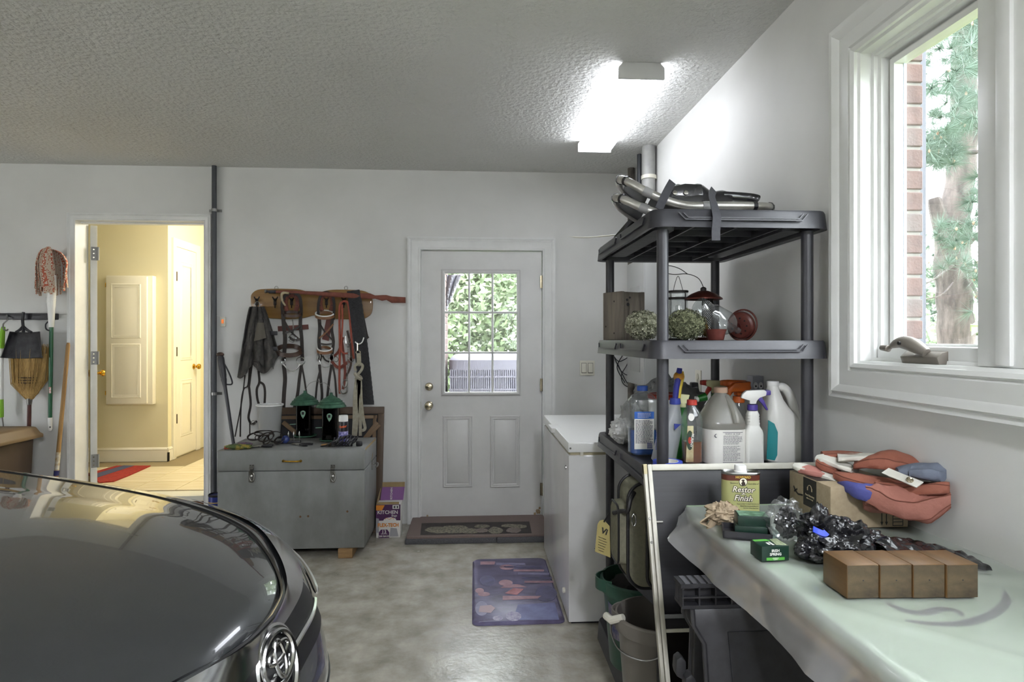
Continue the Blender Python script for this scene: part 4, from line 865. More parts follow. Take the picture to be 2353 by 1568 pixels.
# ------------------------------------------------------------------ things on the trunk lid
ZT = .6905
m_milk = glass('milky_plastic', (.93, .94, .94), .08, .3, haze=.35, hcol=(.85, .86, .86), transl=.5)
p = atZ(620, 1006, ZT); pb2 = thing('plastic_bucket', 'empty translucent white plastic bucket on the grey trunk', 'bucket', p)
part('shell', m_milk, pb2, lambda g: g.lathe([(0, .001), (.066, .001), (.068, .004), (.085, .225), (.091, .226), (.091, .236), (.084, .237), (.083, .226), (.066, .006), (0, .006)], p, 32))
part('rim', m_white, pb2, lambda g: g.lathe([(.0855, .229), (.0935, .229), (.0935, .2375), (.0855, .2375), (.0855, .229)], p, 32))
m_verd = mat('verdigris_metal', '#4f7a63', .5, .3, col2='#355a47', vs=30, bump=.3, bs=90); m_smoke = glass('smoky_plastic', (.10, .11, .11), .1, .05)
for uu, vv, lbl in ((701, 1007, 'bird feeder with a green roof and dark body, nearer the milky bucket'), (761, 1016, 'bird feeder with a green roof and dark body, beside the spray can')):
    p = atZ(uu, vv - 3, ZT); bf = thing('bird_feeder', lbl, 'bird feeder', p, group='green-roofed bird feeders on the trunk')
    part('tray', m_verd, bf, lambda g: g.lathe([(0, .001), (.066, .001), (.08, .008), (.08, .014), (.066, .008), (0, .008)], p, 32))
    part('seed_chamber', m_smoke, bf, lambda g: g.loft([[p + V((x, y, z)) for x, y in rrect(.105, .105, .012, 3)] for z in (.009, .235)], caps=False))
    part('core', m_dark, bf, lambda g: g.bx(p.x - .02, p.x + .02, p.y - .02, p.y + .02, p.z + .009, p.z + .235))
    part('roof', m_verd, bf, lambda g: g.lathe([(.1, .232), (.102, .237), (.088, .255), (.06, .285), (.03, .303), (.012, .315), (.010, .325), (.012, .33), (0, .332)], p, 28))
    part('shingle_ridge', m_verd, bf, lambda g: [g.lathe([(r, z - .004), (r + .003, z), (r - .002, z + .002)], p, 28) for r, z in ((.088, .258), (.074, .274), (.053, .29))], kind='stuff')
    pt = part('feeding_port', mat('verdigris_light', '#86ab93', .5), bf, lambda g: g.prism([p + V((x * .021, -.055, .165 + z * .03)) for x, z in ((-.9, .4), (-.7, .8), (0, 1), (.7, .8), (.9, .4), (.6, -.3), (0, -1), (-.6, -.3))], (0, .005, 0)), bevel=.002)
    part('opening', m_dark, pt, lambda g: g.bx(p.x - .008, p.x + .008, p.y - .058, p.y - .054, p.z + .165, p.z + .185))
    part('perch', mat('verdigris_light', '#86ab93'), bf, lambda g: g.cyl(p + V((-.055, -.03, .095)), p + V((-.095, -.045, .095)), .003, n=6))
    wa = p + V((0, 0, .33)); part('hanger_wire', m_zinc, bf, lambda g: g.tube(bez([wa, wa + V((.03 if uu < 730 else -.02, 0, .05)), wa + V((.08 if uu < 730 else -.05, 0, .07)), wa + V((.1 if uu < 730 else -.08, -.01, .062)), wa + V((.095 if uu < 730 else -.075, -.01, .085))], 5), .0015, 5))
p = atZ(789, 1022, ZT); sc_ = thing('spray_can', 'spray can with a white cap and violet print on the grey trunk', 'spray can', p)
m_violet = mat('violet_print', '#3b3f8c', .35, col2='#b9b2dd', vs=60, contrast=(.4, .6))
part('can', m_violet, sc_, lambda g: g.lathe([(0, 0), (.03, 0), (.032, .004), (.032, .09)], p, 24))
part('label_top', mat('label_black', '#1c1a22', .35), sc_, lambda g: g.lathe([(.0321, .09), (.0321, .15), (.03, .156)], p, 24))
part('cap', m_white, sc_, lambda g: g.lathe([(.031, .155), (.031, .185), (.028, .195), (.0, .195)], p, 24))
text('Oster', .024, frame(p + V((0, -.0325, .122)), (1, 0, .15), (0, 0, 1)), mat('orange_ink', '#e2612c', .5), sc_, bend=.033, shear=.2, bold=.0006)
cd = thing('cord_bundle', 'bundle of coiled black electric cord on the grey trunk', 'cord', atZ(780, 1026, ZT))
m_cord = mat('black_cord', '#1c1c20', .35); c0 = atZ(788, 1026, ZT); 
for i in range(9):
    rn = random.Random(i); x = c0.x - .07 + .018 * i; rr = .034 * (1 - .05 * abs(i - 5)); 
    part('coil', m_cord, cd, lambda g: g.tube([V((x + .02 * math.sin(t) + .006 * math.sin(3 * t + i), c0.y + rr * 1.3 * math.cos(t), ZT + .004 + rr + rr * math.sin(t))) for t in [2 * math.pi * k / 24 for k in range(24)]], .0042, 6, closed=True))
part('cord_tail', m_cord, cd, lambda g: g.tube(bez([c0 + V((-.07, 0, .03)), c0 + V((-.1, -.02, .012)), c0 + V((-.125, -.02, .006)), c0 + V((-.14, -.01, .006))], 5), .004, 6))
part('plug', m_cord, cd, lambda g: g.bx(c0.x + .085, c0.x + .125, c0.y - .01, c0.y + .015, ZT + .002, ZT + .03), bevel=.004)
hk = thing('hoof_pick', 'small wooden-handled pick beside the cord bundle', 'tool', atZ(745, 1025, ZT)); q = atZ(738, 1024, ZT + .008)
part('handle', m_pole_w, hk, lambda g: g.tube([q, q + V((.02, 0, .002)), q + V((.06, .01, .004))], [.006, .009, .007], 10)); part('blade', m_zinc, hk, lambda g: g.ribbon([q + V((.055, .012, .004)), q + V((.085, -.03, .002))], .014, .003, nrm=(0, 0, 1)))
# leather headstall heap
hs_ = thing('leather_straps', 'tangled heap of black leather tack straps on the grey trunk', 'straps', atZ(610, 1020, ZT)); q = atZ(612, 1022, ZT)
for i, (cx, cy, rx, rz_, zc, tl_) in enumerate(((-.07, 0, .05, .02, .055, .1), (.0, .0, .05, .025, .05, .3), (.055, .01, .045, .03, .05, -.2), (.02, -.02, .03, .03, .04, .5), (-.02, .01, .06, .012, .075, 0.05), (.085, 0, .03, .02, .03, .2))):
    P = [q + V((cx + rx * math.cos(t), cy + .03 * math.sin(t), zc + rz_ * math.sin(t + tl_))) for t in [2 * math.pi * k / 22 for k in range(23)]]
    part('strap', m_leather, hs_, lambda g: g.ribbon(P, .014, .004, nrm=[V((math.cos(t), .4, math.sin(t))) for t in [2 * math.pi * k / 22 for k in range(23)]]))
part('buckle', m_iron, hs_, lambda g: g.tube([q + V((-.05 + .012 * math.cos(t), -.03, .05 + .014 * math.sin(t))) for t in [2 * math.pi * k / 12 for k in range(12)]], .003, 6, closed=True))
gl = thing('work_gloves', 'yellow and green fabric work gloves on the left of the trunk lid', 'gloves', atZ(550, 1025, ZT)); q = atZ(548, 1027, ZT + .015)
part('glove', mat('yellow_glove', '#9a8b3f', .9, col2='#4a5a34', vs=26, contrast=(.45, .55)), gl, lambda g: g.ball(q + V((0, 0, .0)), 1, 24, 14, fn=lambda d: 1 + .25 * nz(d, 3.2) + .12 * nz(d, 8), sc=(.085, .035, .017)))
part('glove_cuff', mat('floral_cuff', '#6b4a5a', .9, col2='#3f4660', vs=60), gl, lambda g: g.ball(q + V((.03, .02, .012)), 1, 18, 10, fn=lambda d: 1 + .2 * nz(d, 4), sc=(.05, .02, .012)))
def pliers(name, lbl, q, ang, m, L=.1):
    t = thing(name, lbl, 'pliers', q); M = Matrix.Translation(q) @ Matrix.Rotation(ang, 4, 'Z')
    for s_ in (1, -1): part('handle', m, t, lambda g: g.tube([M @ p_ for p_ in bez([V((-L, s_ * .03, .008)), V((-L * .6, s_ * .028, .008)), V((-L * .25, s_ * .014, .008)), V((0, s_ * .004, .008))], 5)], [.007] * 12 + [.006, .005, .005, .005], 8))
    part('jaw', m_zinc, t, lambda g: [g.lathe([(0, 0), (.013, 0), (.013, .012), (0, .012)], M=M @ Matrix.Translation((.005, 0, .002)), n=14), g.tube([M @ V((0, .005, .008)), M @ V((.03, .006, .008)), M @ V((.06, .001, .008))], [.008, .007, .003], 8), g.tube([M @ V((0, -.005, .008)), M @ V((.03, -.006, .008)), M @ V((.06, -.001, .008))], [.008, .007, .003], 8)])
    return t
pliers('red_pliers', 'red-handled pliers at the left front of the trunk lid', atZ(568, 1030, ZT), R(8), mat('red_grip', '#a84a36', .4), .13)
pliers('black_pliers', 'black-handled pliers with a red pivot at the middle of the trunk lid', atZ(688, 1024, ZT), R(160), mat('black_grip', '#232326', .5), .08)
pliers('black_pliers', 'black-handled pliers lying under the tangled straps on the trunk', atZ(600, 1028, ZT), R(190), mat('black_grip', '#232326'), .07)
sd_ = thing('screwdriver_set', 'blue round-handled tool with three upright steel tips on the trunk', 'tool', atZ(660, 1022, ZT)); q = atZ(656, 1020, ZT)
part('handle', mat('blue_grip', '#2c3a72', .35), sd_, lambda g: g.ball(q + V((0, 0, .028)), .027, 16, 10, sc=(1, 1, 1.02)))
part('base', m_black, sd_, lambda g: g.bx(q.x - .06, q.x + .1, q.y - .012, q.y + .02, ZT, ZT + .02), bevel=.006)
for uu in (663, 675, 688): part('tip', m_zinc, sd_, lambda g: (lambda a_: g.tube([V((a_.x, q.y, ZT + .015)), V((a_.x, q.y, ZT + .05)), V((a_.x, q.y, ZT + .065)), V((a_.x, q.y, ZT + .082))], [.003, .003, .0055, .001], 8))(at(uu, 1000, q.y)))

# ------------------------------------------------------------------ kitchen bag carton
m_purple = mat('carton_purple', '#4b2350', .45); m_purple2 = mat('carton_violet', '#7b4d86', .5); m_orange_p = mat('carton_orange', '#d9862a', .5)
m_card = mat('cardboard', '#a08a63', .85, col2='#937d57', vs=20, vstretch=(1, 1, .2)); m_whitep = mat('print_white', '#dedcd6', .5); m_greyp = mat('print_grey', '#9d9ca0', .5)
p0 = atZ(864, 1237, 0); xk0, xk1, yk = at(864, 1237, p0.y).x, at(920, 1237, p0.y).x, p0.y; hk_ = (at(890, 1160, yk).z)
kb = thing('bag_carton', 'purple carton of kitchen bags with an open top beside the trunk', 'carton', ((xk0 + xk1) / 2, yk + .06, 0))
part('box', m_whitep, kb, lambda g: g.bx(xk0, xk1, yk, yk + .12, 0, hk_), bevel=.002)
FM = frame((xk0, yk - .0006, 0), (1, 0, 0), (0, 0, 1)); W_ = xk1 - xk0; H_ = hk_
def pq(poly, m, nm='print'): return G().plate([(x * W_, y * H_) for x, y in poly], FM, .0005).build(nm, m, kb, smooth=0)
pq([(0, .52), (1, .52), (1, 1), (0, 1)], m_purple)
FM = frame((xk0, yk - .0012, 0), (1, 0, 0), (0, 0, 1))
pq([(0, .83), (.25, .83), (.36, .985), (0, .985)], m_orange_p); pq([(.68, .87), (.95, .87), (.95, .98), (.68, .98)], m_whitep); pq([(.28, .5), (.85, .5), (.8, .58), (.62, .62), (.42, .6), (.33, .56)], m_whitep)
pq([(.1, .0), (.54, .0), (.54, .17), (.46, .25), (.2, .25), (.12, .17)], m_purple); pq([(.0, .16), (.12, .16), (.12, .58), (0, .6)], m_greyp); pq([(.56, .04), (.92, .04), (.85, .28), (.6, .3)], m_greyp)
FM = frame((xk0, yk - .0018, 0), (1, 0, 0), (0, 0, 1))
pq([(.72, .89), (.91, .89), (.91, .955), (.72, .955)], mat('barcode_ink', '#3a3a3a', .6, col2='#dedcd6', vs=160, vstretch=(1, .01, .01), contrast=(.48, .52)))
tm = lambda x, y: frame((xk0 + x * W_, yk - .002, y * H_), (1, 0, 0), (0, 0, 1))
text('KITCHEN', .034, tm(.48, .765), m_whitep, kb, bold=.0006); text('Bags', .022, tm(.75, .665), m_whitep, kb); text('FLEX-TECH', .034, tm(.5, .38), m_orange_p, kb, bold=.0014, sx=.85)
text('13', .034, tm(.33, .18), m_whitep, kb, bold=.0006); text('GALLON', .011, tm(.33, .12), m_whitep, kb); text('200 BAGS', .017, tm(.33, .05), m_whitep, kb, bold=.0004)
part('print', m_orange_p, kb, lambda g: g.tube(bez([tm(.38, .55) @ V((0, 0, 0)), tm(.42, .60) @ V((0, 0, 0)), tm(.55, .56) @ V((0, 0, 0)), tm(.68, .6) @ V((0, 0, 0)), tm(.72, .55) @ V((0, 0, 0))], 5), .0015, 5))
fb = part('rear_flap', m_purple2, kb, lambda g: g.prism([V((xk0 + .012, yk + .118, hk_)), V((xk1 + .006, yk + .118, hk_)), V((xk1 + .012, yk + .16, hk_ + .085)), V((xk0 + .018, yk + .16, hk_ + .085))], (0, .003, 0)))
part('flap_edge', m_card, fb, lambda g: g.prism([V((xk0 + .018, yk + .159, hk_ + .085)), V((xk1 + .012, yk + .159, hk_ + .085)), V((xk1 + .012, yk + .165, hk_ + .118)), V((xk0 + .018, yk + .165, hk_ + .118))], (0, .003, 0)))
part('front_flap', m_card, kb, lambda g: g.bx(xk0 + .005, xk1 - .01, yk + .002, yk + .006, hk_ - .002, hk_ + .016)); part('side_flap', m_card, kb, lambda g: g.prism([V((xk0 + .001, yk + .005, hk_)), V((xk0 + .001, yk + .115, hk_)), V((xk0 + .012, yk + .13, hk_ + .085)), V((xk0 + .006, yk + .02, hk_ + .03))], (.003, 0, 0)))
text('KITCHEN', .02, frame((xk0 + .09, yk + .128, hk_ + .045), (0, .3, 1), (-1, 0, .1)), m_whitep, fb, bold=.0004)

# ------------------------------------------------------------------ mats on the floor
m_matgrey = mat('speckled_rubber', '#5a5a5d', .9, col2='#47474a', vs=160, bump=.5, bs=260)
q0, q1 = atZ(930, 1253, 0), atZ(1300, 1251, 0)
part('rubber_mat', m_matgrey, None, lambda g: g.bx(q0.x, q0.x + .62, q0.y, YW - .012, 0, .034), bevel=.006, label='thick speckled grey foam mat under the left half of the doormat', cat='mat')
part('rubber_mat', m_matgrey, None, lambda g: g.bx(q0.x + .622, q0.x + 1.02, q0.y - .008, YW - .012, 0, .034), bevel=.006, label='thick speckled grey foam mat under the right half of the doormat', cat='mat')
dm = thing('doormat', 'mauve doormat with a dark cat picture in front of the entry door', 'doormat', (q0.x + .5, q0.y + .25, .035))
m_mauve = mat('mauve_mat', '#7d6e68', .8, col2='#6f605a', vs=120, vstretch=(6, 1, 1), bump=.2, bs=200)
part('pad', m_mauve, dm, lambda g: g.loft([[V((q0.x + .5 + x, q0.y + .25 + y, z)) for x, y in rrect(.99 - i, .47 - i, .02)] for z, i in ((.035, 0), (.046, 0), (.05, .008))]))
a, b, c, d = [atZ(u, v, .0505) for u, v in ((966, 1230), (1222, 1226), (1216, 1199), (969, 1203))]
pic = part('picture_panel', mat('dark_print', '#3a3431', .7, col2='#2f2a29', vs=20), dm, lambda g: g.prism([V((p.x, p.y, .0502)) for p in (a, b, c, d)], (0, 0, .0008)))
m_creamp = mat('cat_print', '#8d8775', .8, col2='#5f5b53', vs=60, contrast=(.42, .58)); m_pinkp = mat('basket_print', '#6d5a55', .8, col2='#86807a', vs=60)
def blob(u0, v0, ru, rv, m, seed):
    pts = [atZ(u0 + ru * math.cos(t) * (1 + .25 * nz((math.cos(t) * 1.5, math.sin(t) * 1.5, seed))), v0 + rv * math.sin(t) * (1 + .25 * nz((math.sin(t) * 1.5, math.cos(t) * 1.5, seed + 5))), .0512) for t in [2 * math.pi * k / 22 for k in range(22)]]
    G().prism([V((p.x, p.y, .05105 + .0003 * (len(pic.children)))) for p in pts], (0, 0, .0004)).build('printed_cat', m, pic, smooth=0)
for i, (u0, v0, ru, rv) in enumerate(((1010, 1218, 32, 8), (1047, 1217, 34, 9), (1080, 1221, 22, 6), (1108, 1210, 18, 4), (1138, 1220, 16, 8), (1170, 1209, 20, 4), (1192, 1211, 20, 5))): blob(u0, v0, ru, rv, m_creamp, i * 2.3)
for u0, v0, ru, rv in ((1107, 1220, 14, 5), (1180, 1220, 18, 6)): blob(u0, v0, ru, rv, m_pinkp, u0 * .1)
# comfort mat
cm = thing('comfort_mat', 'blue and purple printed cushioned mat beside the chest freezer', 'mat', (.22, 3.39, 0))
m_matp = mat('printed_vinyl', '#4d4560', .35, col2='#6f6a8c', vs=7, vstretch=(1, 2.2, 1), contrast=(.35, .62), detail=8, bump=.08, bs=200)
x0, x1, y0_, y1_ = -.012, .444, 2.955, 3.82; CMc = V(((x0 + x1) / 2, (y0_ + y1_) / 2, 0))
part('pad', m_matp, cm, lambda g: g.loft([[CMc + V((x, y, z)) for x, y in rrect(x1 - x0 - i, y1_ - y0_ - i, .035)] for z, i in ((0, 0), (.006, 0), (.016, .022))]))
def mblob(pts, m, nm='print', z=.0162): G().prism([atZ(u, v, z) for u, v in pts], (0, 0, .0004)).build(nm, m, cm, smooth=0)
m_rose = mat('rose_print', '#8c6470', .4, col2='#a5808a', vs=25); m_lav = mat('lavender_print', '#827f9f', .4, col2='#6a6484', vs=20); m_navy = mat('navy_print', '#37345a', .4, col2='#4a4470', vs=20); m_pinkw = mat('white_flower_print', '#b9b3c6', .4, col2='#77719a', vs=70)
def eln(u0, v0, ru, rv, n=18): return [(u0 + ru * math.cos(2 * math.pi * k / n), v0 - rv * math.sin(2 * math.pi * k / n)) for k in range(n)]
mblob(eln(1165, 1304, 17, 6), m_rose); mblob([(1104, 1298), (1136, 1298), (1138, 1291), (1104, 1291)], m_rose); mblob(eln(1162, 1340, 16, 7), m_rose); mblob(eln(1102, 1358, 10, 6), m_rose); mblob(eln(1112, 1366, 14, 5), m_rose)
mblob([(1150, 1352), (1212, 1350), (1190, 1343), (1160, 1345)], m_rose); mblob([(1160, 1364), (1188, 1368), (1204, 1354), (1180, 1352)], mat('red_print', '#93545a', .4, col2='#b0747a', vs=30))
mblob([(1155, 1380), (1236, 1376), (1244, 1370), (1155, 1370)], m_rose, z=.0165); mblob(eln(1107, 1399, 15, 17), m_lav); mblob([(1100, 1407), (1128, 1409), (1138, 1398), (1128, 1391), (1103, 1393)], mat('peach_print', '#a58a92', .4), z=.0168)
mblob(eln(1180, 1417, 18, 11), m_pinkw); mblob(eln(1144, 1421, 12, 6), m_pinkw)
for i, (ua, ub, v_) in enumerate(((1140, 1205, 1296), (1150, 1245, 1303), (1180, 1250, 1311), (1190, 1262, 1318), (1200, 1268, 1328), (1205, 1272, 1337))): mblob([(ua, v_ + 2.6), (ub, v_ + 2.6), (ub, v_ - 1.5), (ua, v_ - 1.5)], (m_lav, m_navy, m_rose)[i % 3])
mblob(eln(1255, 1365, 25, 18), m_navy); mblob(eln(1120, 1335, 18, 12), m_navy); mblob([(1178, 1425), (1285, 1425), (1275, 1385), (1190, 1390)], mat('blue_field_print', '#6f76a8', .4, col2='#5d5c8c', vs=12), z=.0161)

# ------------------------------------------------------------------ chest freezer
m_frz = mat('freezer_enamel', '#d6d6d6', .14, col2='#d0d0d0', vs=6); m_lid = mat('freezer_lid_enamel', '#f0f1ef', .3)
m_rust2 = mat('yellowed_gasket', '#b5ad8f', .6)
fz_ = thing('chest_freezer', 'white chest freezer between the entry door and the black shelf', 'freezer', (.73, 3.46, 0))
FX0, FX1, FY0, FY1, FH = .452, 1.04, 2.935, 4.0, .89
part('cabinet', m_frz, fz_, lambda g: g.bx(FX0 + .004, FX1, FY0 + .004, FY1 - .004, .012, FH - .065), bevel=.006)
part('gasket', m_rust2, fz_, lambda g: g.bx(FX0 + .012, FX1 - .005, FY0 + .012, FY1 - .012, FH - .066, FH - .052))
part('lid', m_lid, fz_, lambda g: g.bx(FX0, FX1, FY0, FY1, FH - .052, FH), bevel=.008)
part('toe_base', m_dark, fz_, lambda g: g.bx(FX0 + .02, FX1 - .02, FY0 + .02, FY1 - .02, 0, .014))
part('lid_handle', m_lid, fz_, lambda g: g.prism([V((FX0 - .022, y, z)) for y, z in ((3.56, FH + .001), (3.40, FH + .001), (3.42, FH - .03), (3.54, FH - .03))], (.06, 0, 0)), bevel=.005)
part('lock', m_chrome, fz_, lambda g: g.lathe([(.012, 0), (.012, .006), (.006, .008), (0, .008)], M=axis((FX0 + .004, 3.02, FH - .14), (-1, 0, 0)), n=16))
part('drain_plug', m_offwhite, fz_, lambda g: g.lathe([(.014, 0), (.014, .01), (.01, .013), (0, .013)], M=axis((FX0 + .004, 3.06, .12), (-1, 0, 0)), n=14))
part('hinge_cover', m_offwhite, fz_, lambda g: g.bx(FX0 + .06, FX0 + .075, FY0 - .003, FY0 + .006, FH - .068, FH - .05))
part('lid_rivet', m_zinc, fz_, lambda g: g.cyl((FX0 + .012, FY0 - .002, FH - .03), (FX0 + .012, FY0 + .002, FH - .03), .005, n=8))

# ------------------------------------------------------------------ switch, outlets, breaker box, conduits, cable
a, b = at(1332, 829, YW), at(1366, 863, YW)
sw = thing('light_switch', 'almond double rocker light switch on the wall right of the door', 'switch', ((a.x + b.x) / 2, YW, b.z))
part('plate', m_offwhite, sw, lambda g: g.bx(a.x, b.x, YW - .007, YW, b.z, a.z), bevel=.003)
for uu in (1341.5, 1356.5):
    p, q = at(uu - 5, 835, YW), at(uu + 5, 857, YW); part('frame', m_dark, sw, lambda g: g.bx(p.x - .002, q.x + .002, YW - .0076, YW - .006, q.z - .002, p.z + .002)); part('rocker', m_offwhite, sw, lambda g: g.prism([(p.x, YW - .007, q.z), (p.x, YW - .012, q.z + .004), (p.x, YW - .008, p.z), (p.x, YW - .006, p.z)], (q.x - p.x, 0, 0)), bevel=.001)
m_brk = mat('breaker_grey', '#a9aaa8', .4)
bk = thing('breaker_box', 'light grey electrical breaker box on the right wall behind the shelf', 'breaker box', (1.15, 4.1, 1.09))
part('case', m_brk, bk, lambda g: g.bx(1.105, XW, 3.9, 4.34, 1.08, 1.93), bevel=.004)
part('cover', mat('breaker_cover', '#b4b5b3', .4), bk, lambda g: g.bx(1.098, 1.106, 3.905, 4.335, 1.085, 1.925), bevel=.003)
part('cover_door', m_brk, bk, lambda g: g.bx(1.093, 1.099, 3.99, 4.24, 1.17, 1.75), bevel=.002)
def conduit(name, lbl, x, y, r, z0, z1, m, collars):
    t = thing(name, lbl, 'pipe', (x, y, z0)); part('tube', m, t, lambda g: g.cyl((x, y, z0), (x, y, z1), r, n=20))
    for zz in collars: part('clamp', m_offwhite, t, lambda g: [g.cyl((x, y, zz - .012), (x, y, zz + .012), r + .006, n=20), g.bx(x, XW, y - .008, y + .008, zz - .01, zz + .01)])
    return t
conduit('conduit', 'thick grey plastic conduit rising from the breaker box to the ceiling', 1.148, 3.965, .043, 1.93, ZC, mat('grey_pvc', '#8d8e8c', .45, col2='#a6a6a2', vs=7), (2.46,))
conduit('conduit', 'slim grey conduit just behind the thick one in the ceiling corner', 1.15, 4.06, .022, 1.93, ZC, mat('grey_pvc', '#8d8e8c'), (2.40,))
conduit('conduit', 'dark blue-grey pipe in the ceiling corner beside the grey conduits', 1.135, 4.14, .017, 1.93, ZC, m_pipe, ())
conduit('conduit', 'rust-spotted dark conduit closest to the back corner', 1.165, 4.48, .026, 0.9, ZC, mat('rusted_conduit', '#4c4742', .7, col2='#7a746a', vs=12), ())
m_outlet = mat('grey_metal_box', '#a9a9b0', .4, .1)
ol = thing('wall_outlet', 'white outlet with a black plug on the right wall behind the bottles', 'outlet', (XW, 3.2, 1.13))
part('plate', m_offwhite, ol, lambda g: g.bx(XW - .006, XW, 3.16, 3.24, 1.10, 1.225), bevel=.002)
for z in (1.19, 1.135): part('socket', mat('socket_face', '#cfcbb9', .4), ol, lambda g: g.lathe([(.017, 0), (.017, .003), (0, .003)], M=axis((XW - .006, 3.2, z), (-1, 0, 0)), n=16))
pl_ = part('plug', m_cord, ol, lambda g: g.bx(XW - .045, XW - .009, 3.18, 3.22, 1.10, 1.16), bevel=.006); part('plug_cord', m_cord, pl_, lambda g: g.tube(bez([(XW - .03, 3.2, 1.11), (XW - .03, 3.2, 1.04), (XW - .012, 3.2, .95)], 5), .004, 6))
o2 = thing('outlet_box', 'grey metal surface outlet box on the right wall above the white jug', 'outlet', (XW, 2.5, 1.2))
z0_ = at(1745, 890, 2.45).z; part('box', m_outlet, o2, lambda g: g.bx(XW - .047, XW, 2.465, 2.52, z0_ - .02, z0_ + .045), bevel=.003)
for x in (XW - .035, XW - .013): s_ = part('socket', m_white, o2, lambda g: g.lathe([(.009, 0), (.009, .003), (0, .003)], M=axis((x, 2.465, z0_ + .005), (0, -1, 0)), n=16, sy=1.6)); part('slot', m_dark, s_, lambda g: g.bx(x - .003, x + .003, 2.4605, 2.4625, z0_, z0_ + .006))
cl_ = thing('cable', 'thin black cable looped on the wall beside the breaker box', 'cable', at(1440, 905, YW - .02)); 
for pts in ([(1412, 822), (1425, 850), (1440, 862), (1452, 858)], [(1420, 838), (1436, 872), (1446, 884), (1453, 874)], [(1432, 815), (1418, 845), (1436, 880)], [(1453, 812), (1440, 840), (1428, 862), (1432, 882), (1448, 890), (1453, 872), (1453, 905)], [(1405, 810), (1420, 830), (1436, 826), (1450, 815)]): part('loop', m_cord, cl_, lambda g: g.tube(bez([at(u, v, YW - .02) for u, v in pts], 10), .0036, 6))

# ------------------------------------------------------------------ black plastic shelving unit
m_shelf = mat('charcoal_plastic', '#2b2b30', .38, col2='#333338', vs=16, bump=.05, bs=300)
SX0, SX1, SY0, SY1 = .575, 1.172, 1.94, 2.84; SCX, SCY, SW, SD = (SX0 + SX1) / 2, (SY0 + SY1) / 2, SX1 - SX0, SY1 - SY0
ZS = [1.814, 1.386, .955, .085]
su = thing('shelving_unit', 'charcoal plastic four-tier shelving unit against the right wall', 'shelf', (SCX, SCY, 0))
def ringr(cx, cy, w_, d_, r, z, n=5, rz=0.0):
    out = [V((x, y, 0)) for x, y in rrect(w_, d_, min(r, w_ / 2 - 1e-4, d_ / 2 - 1e-4), n)]
    if rz: Q = Matrix.Rotation(rz, 3, 'Z'); out = [Q @ p for p in out]
    return [p + V((cx, cy, z)) for p in out]
for zi, z in enumerate(ZS):
    h = .06 if zi < 3 else .085
    def deck(g):
        g.loft([ringr(SCX, SCY, SW - .03, SD - .03, .035, z - .014), ringr(SCX, SCY, SW - .026, SD - .026, .035, z - h + .004), ringr(SCX, SCY, SW + .012, SD + .012, .05, z - h), ringr(SCX, SCY, SW + .01, SD + .01, .05, z - h + .006), ringr(SCX, SCY, SW, SD, .045, z - .008), ringr(SCX, SCY, SW - .008, SD - .008, .042, z), ringr(SCX, SCY, SW - .05, SD - .05, .03, z), ringr(SCX, SCY, SW - .055, SD - .055, .03, z - .005)])
    sh = part('shelf_tier', m_shelf, su, deck)
    if zi < 3:
        y = SY0 - .0025
        for pts in ([(-.215, -.014), (-.195, -.036), (.195, -.036), (.215, -.014)], [(-.20, -.014), (-.185, -.03), (.185, -.03), (.2, -.014)]): part('front_rib', m_shelf, sh, lambda g: g.ribbon([V((SCX + a, y - .004 - .004 * (-b / .03), z + b)) for a, b in pts], .004, .005))
        for q in (-.205, .205): part('side_rib', m_shelf, sh, lambda g: g.ribbon([V((SX0 - .004 - .003 * (-b / .03), SCY + q + a, z + b)) for a, b in ((-.17, -.014), (-.155, -.034), (.155, -.034), (.17, -.014))], .005, .006, nrm=(-1, 0, 0)))
        for q in range(6): part('cross_rib', m_shelf, sh, lambda g: g.bx(SX0 + .02 + .0, SX1 - .02, SY0 + .12 + .132 * q - .002, SY0 + .12 + .132 * q + .002, z - .045, z - .013))
        for q in range(3): part('long_rib', m_shelf, sh, lambda g: g.bx(SX0 + .15 + .149 * q - .003, SX0 + .15 + .149 * q + .003, SY0 + .03, SY1 - .03, z - .052, z - .013))
        for x in (SX0 + .075, SX1 - .075): part('under_tray', mat('charcoal_light', '#45454b', .45, col2='#2b2b30', vs=40), sh, lambda g: g.loft([ringr(x, SCY, .075, .70, .02, z - .013), ringr(x, SCY, .07, .69, .02, z - .05)]))
PX, PY = (SX0 + .05, SX1 - .05), (SY0 + .055, SY1 - .055)
for zi in range(3):
    for x in PX:
        for y in PY: part('post', m_shelf, su, lambda g: g.lathe([(.0195, ZS[zi + 1] - .006), (.0195, ZS[zi] - (.06 if zi < 3 else 0))], (x, y, 0), 20))
for x in PX:
    for y in PY: part('foot', m_shelf, su, lambda g: g.lathe([(.024, 0), (.022, .01)], (x, y, 0), 16))

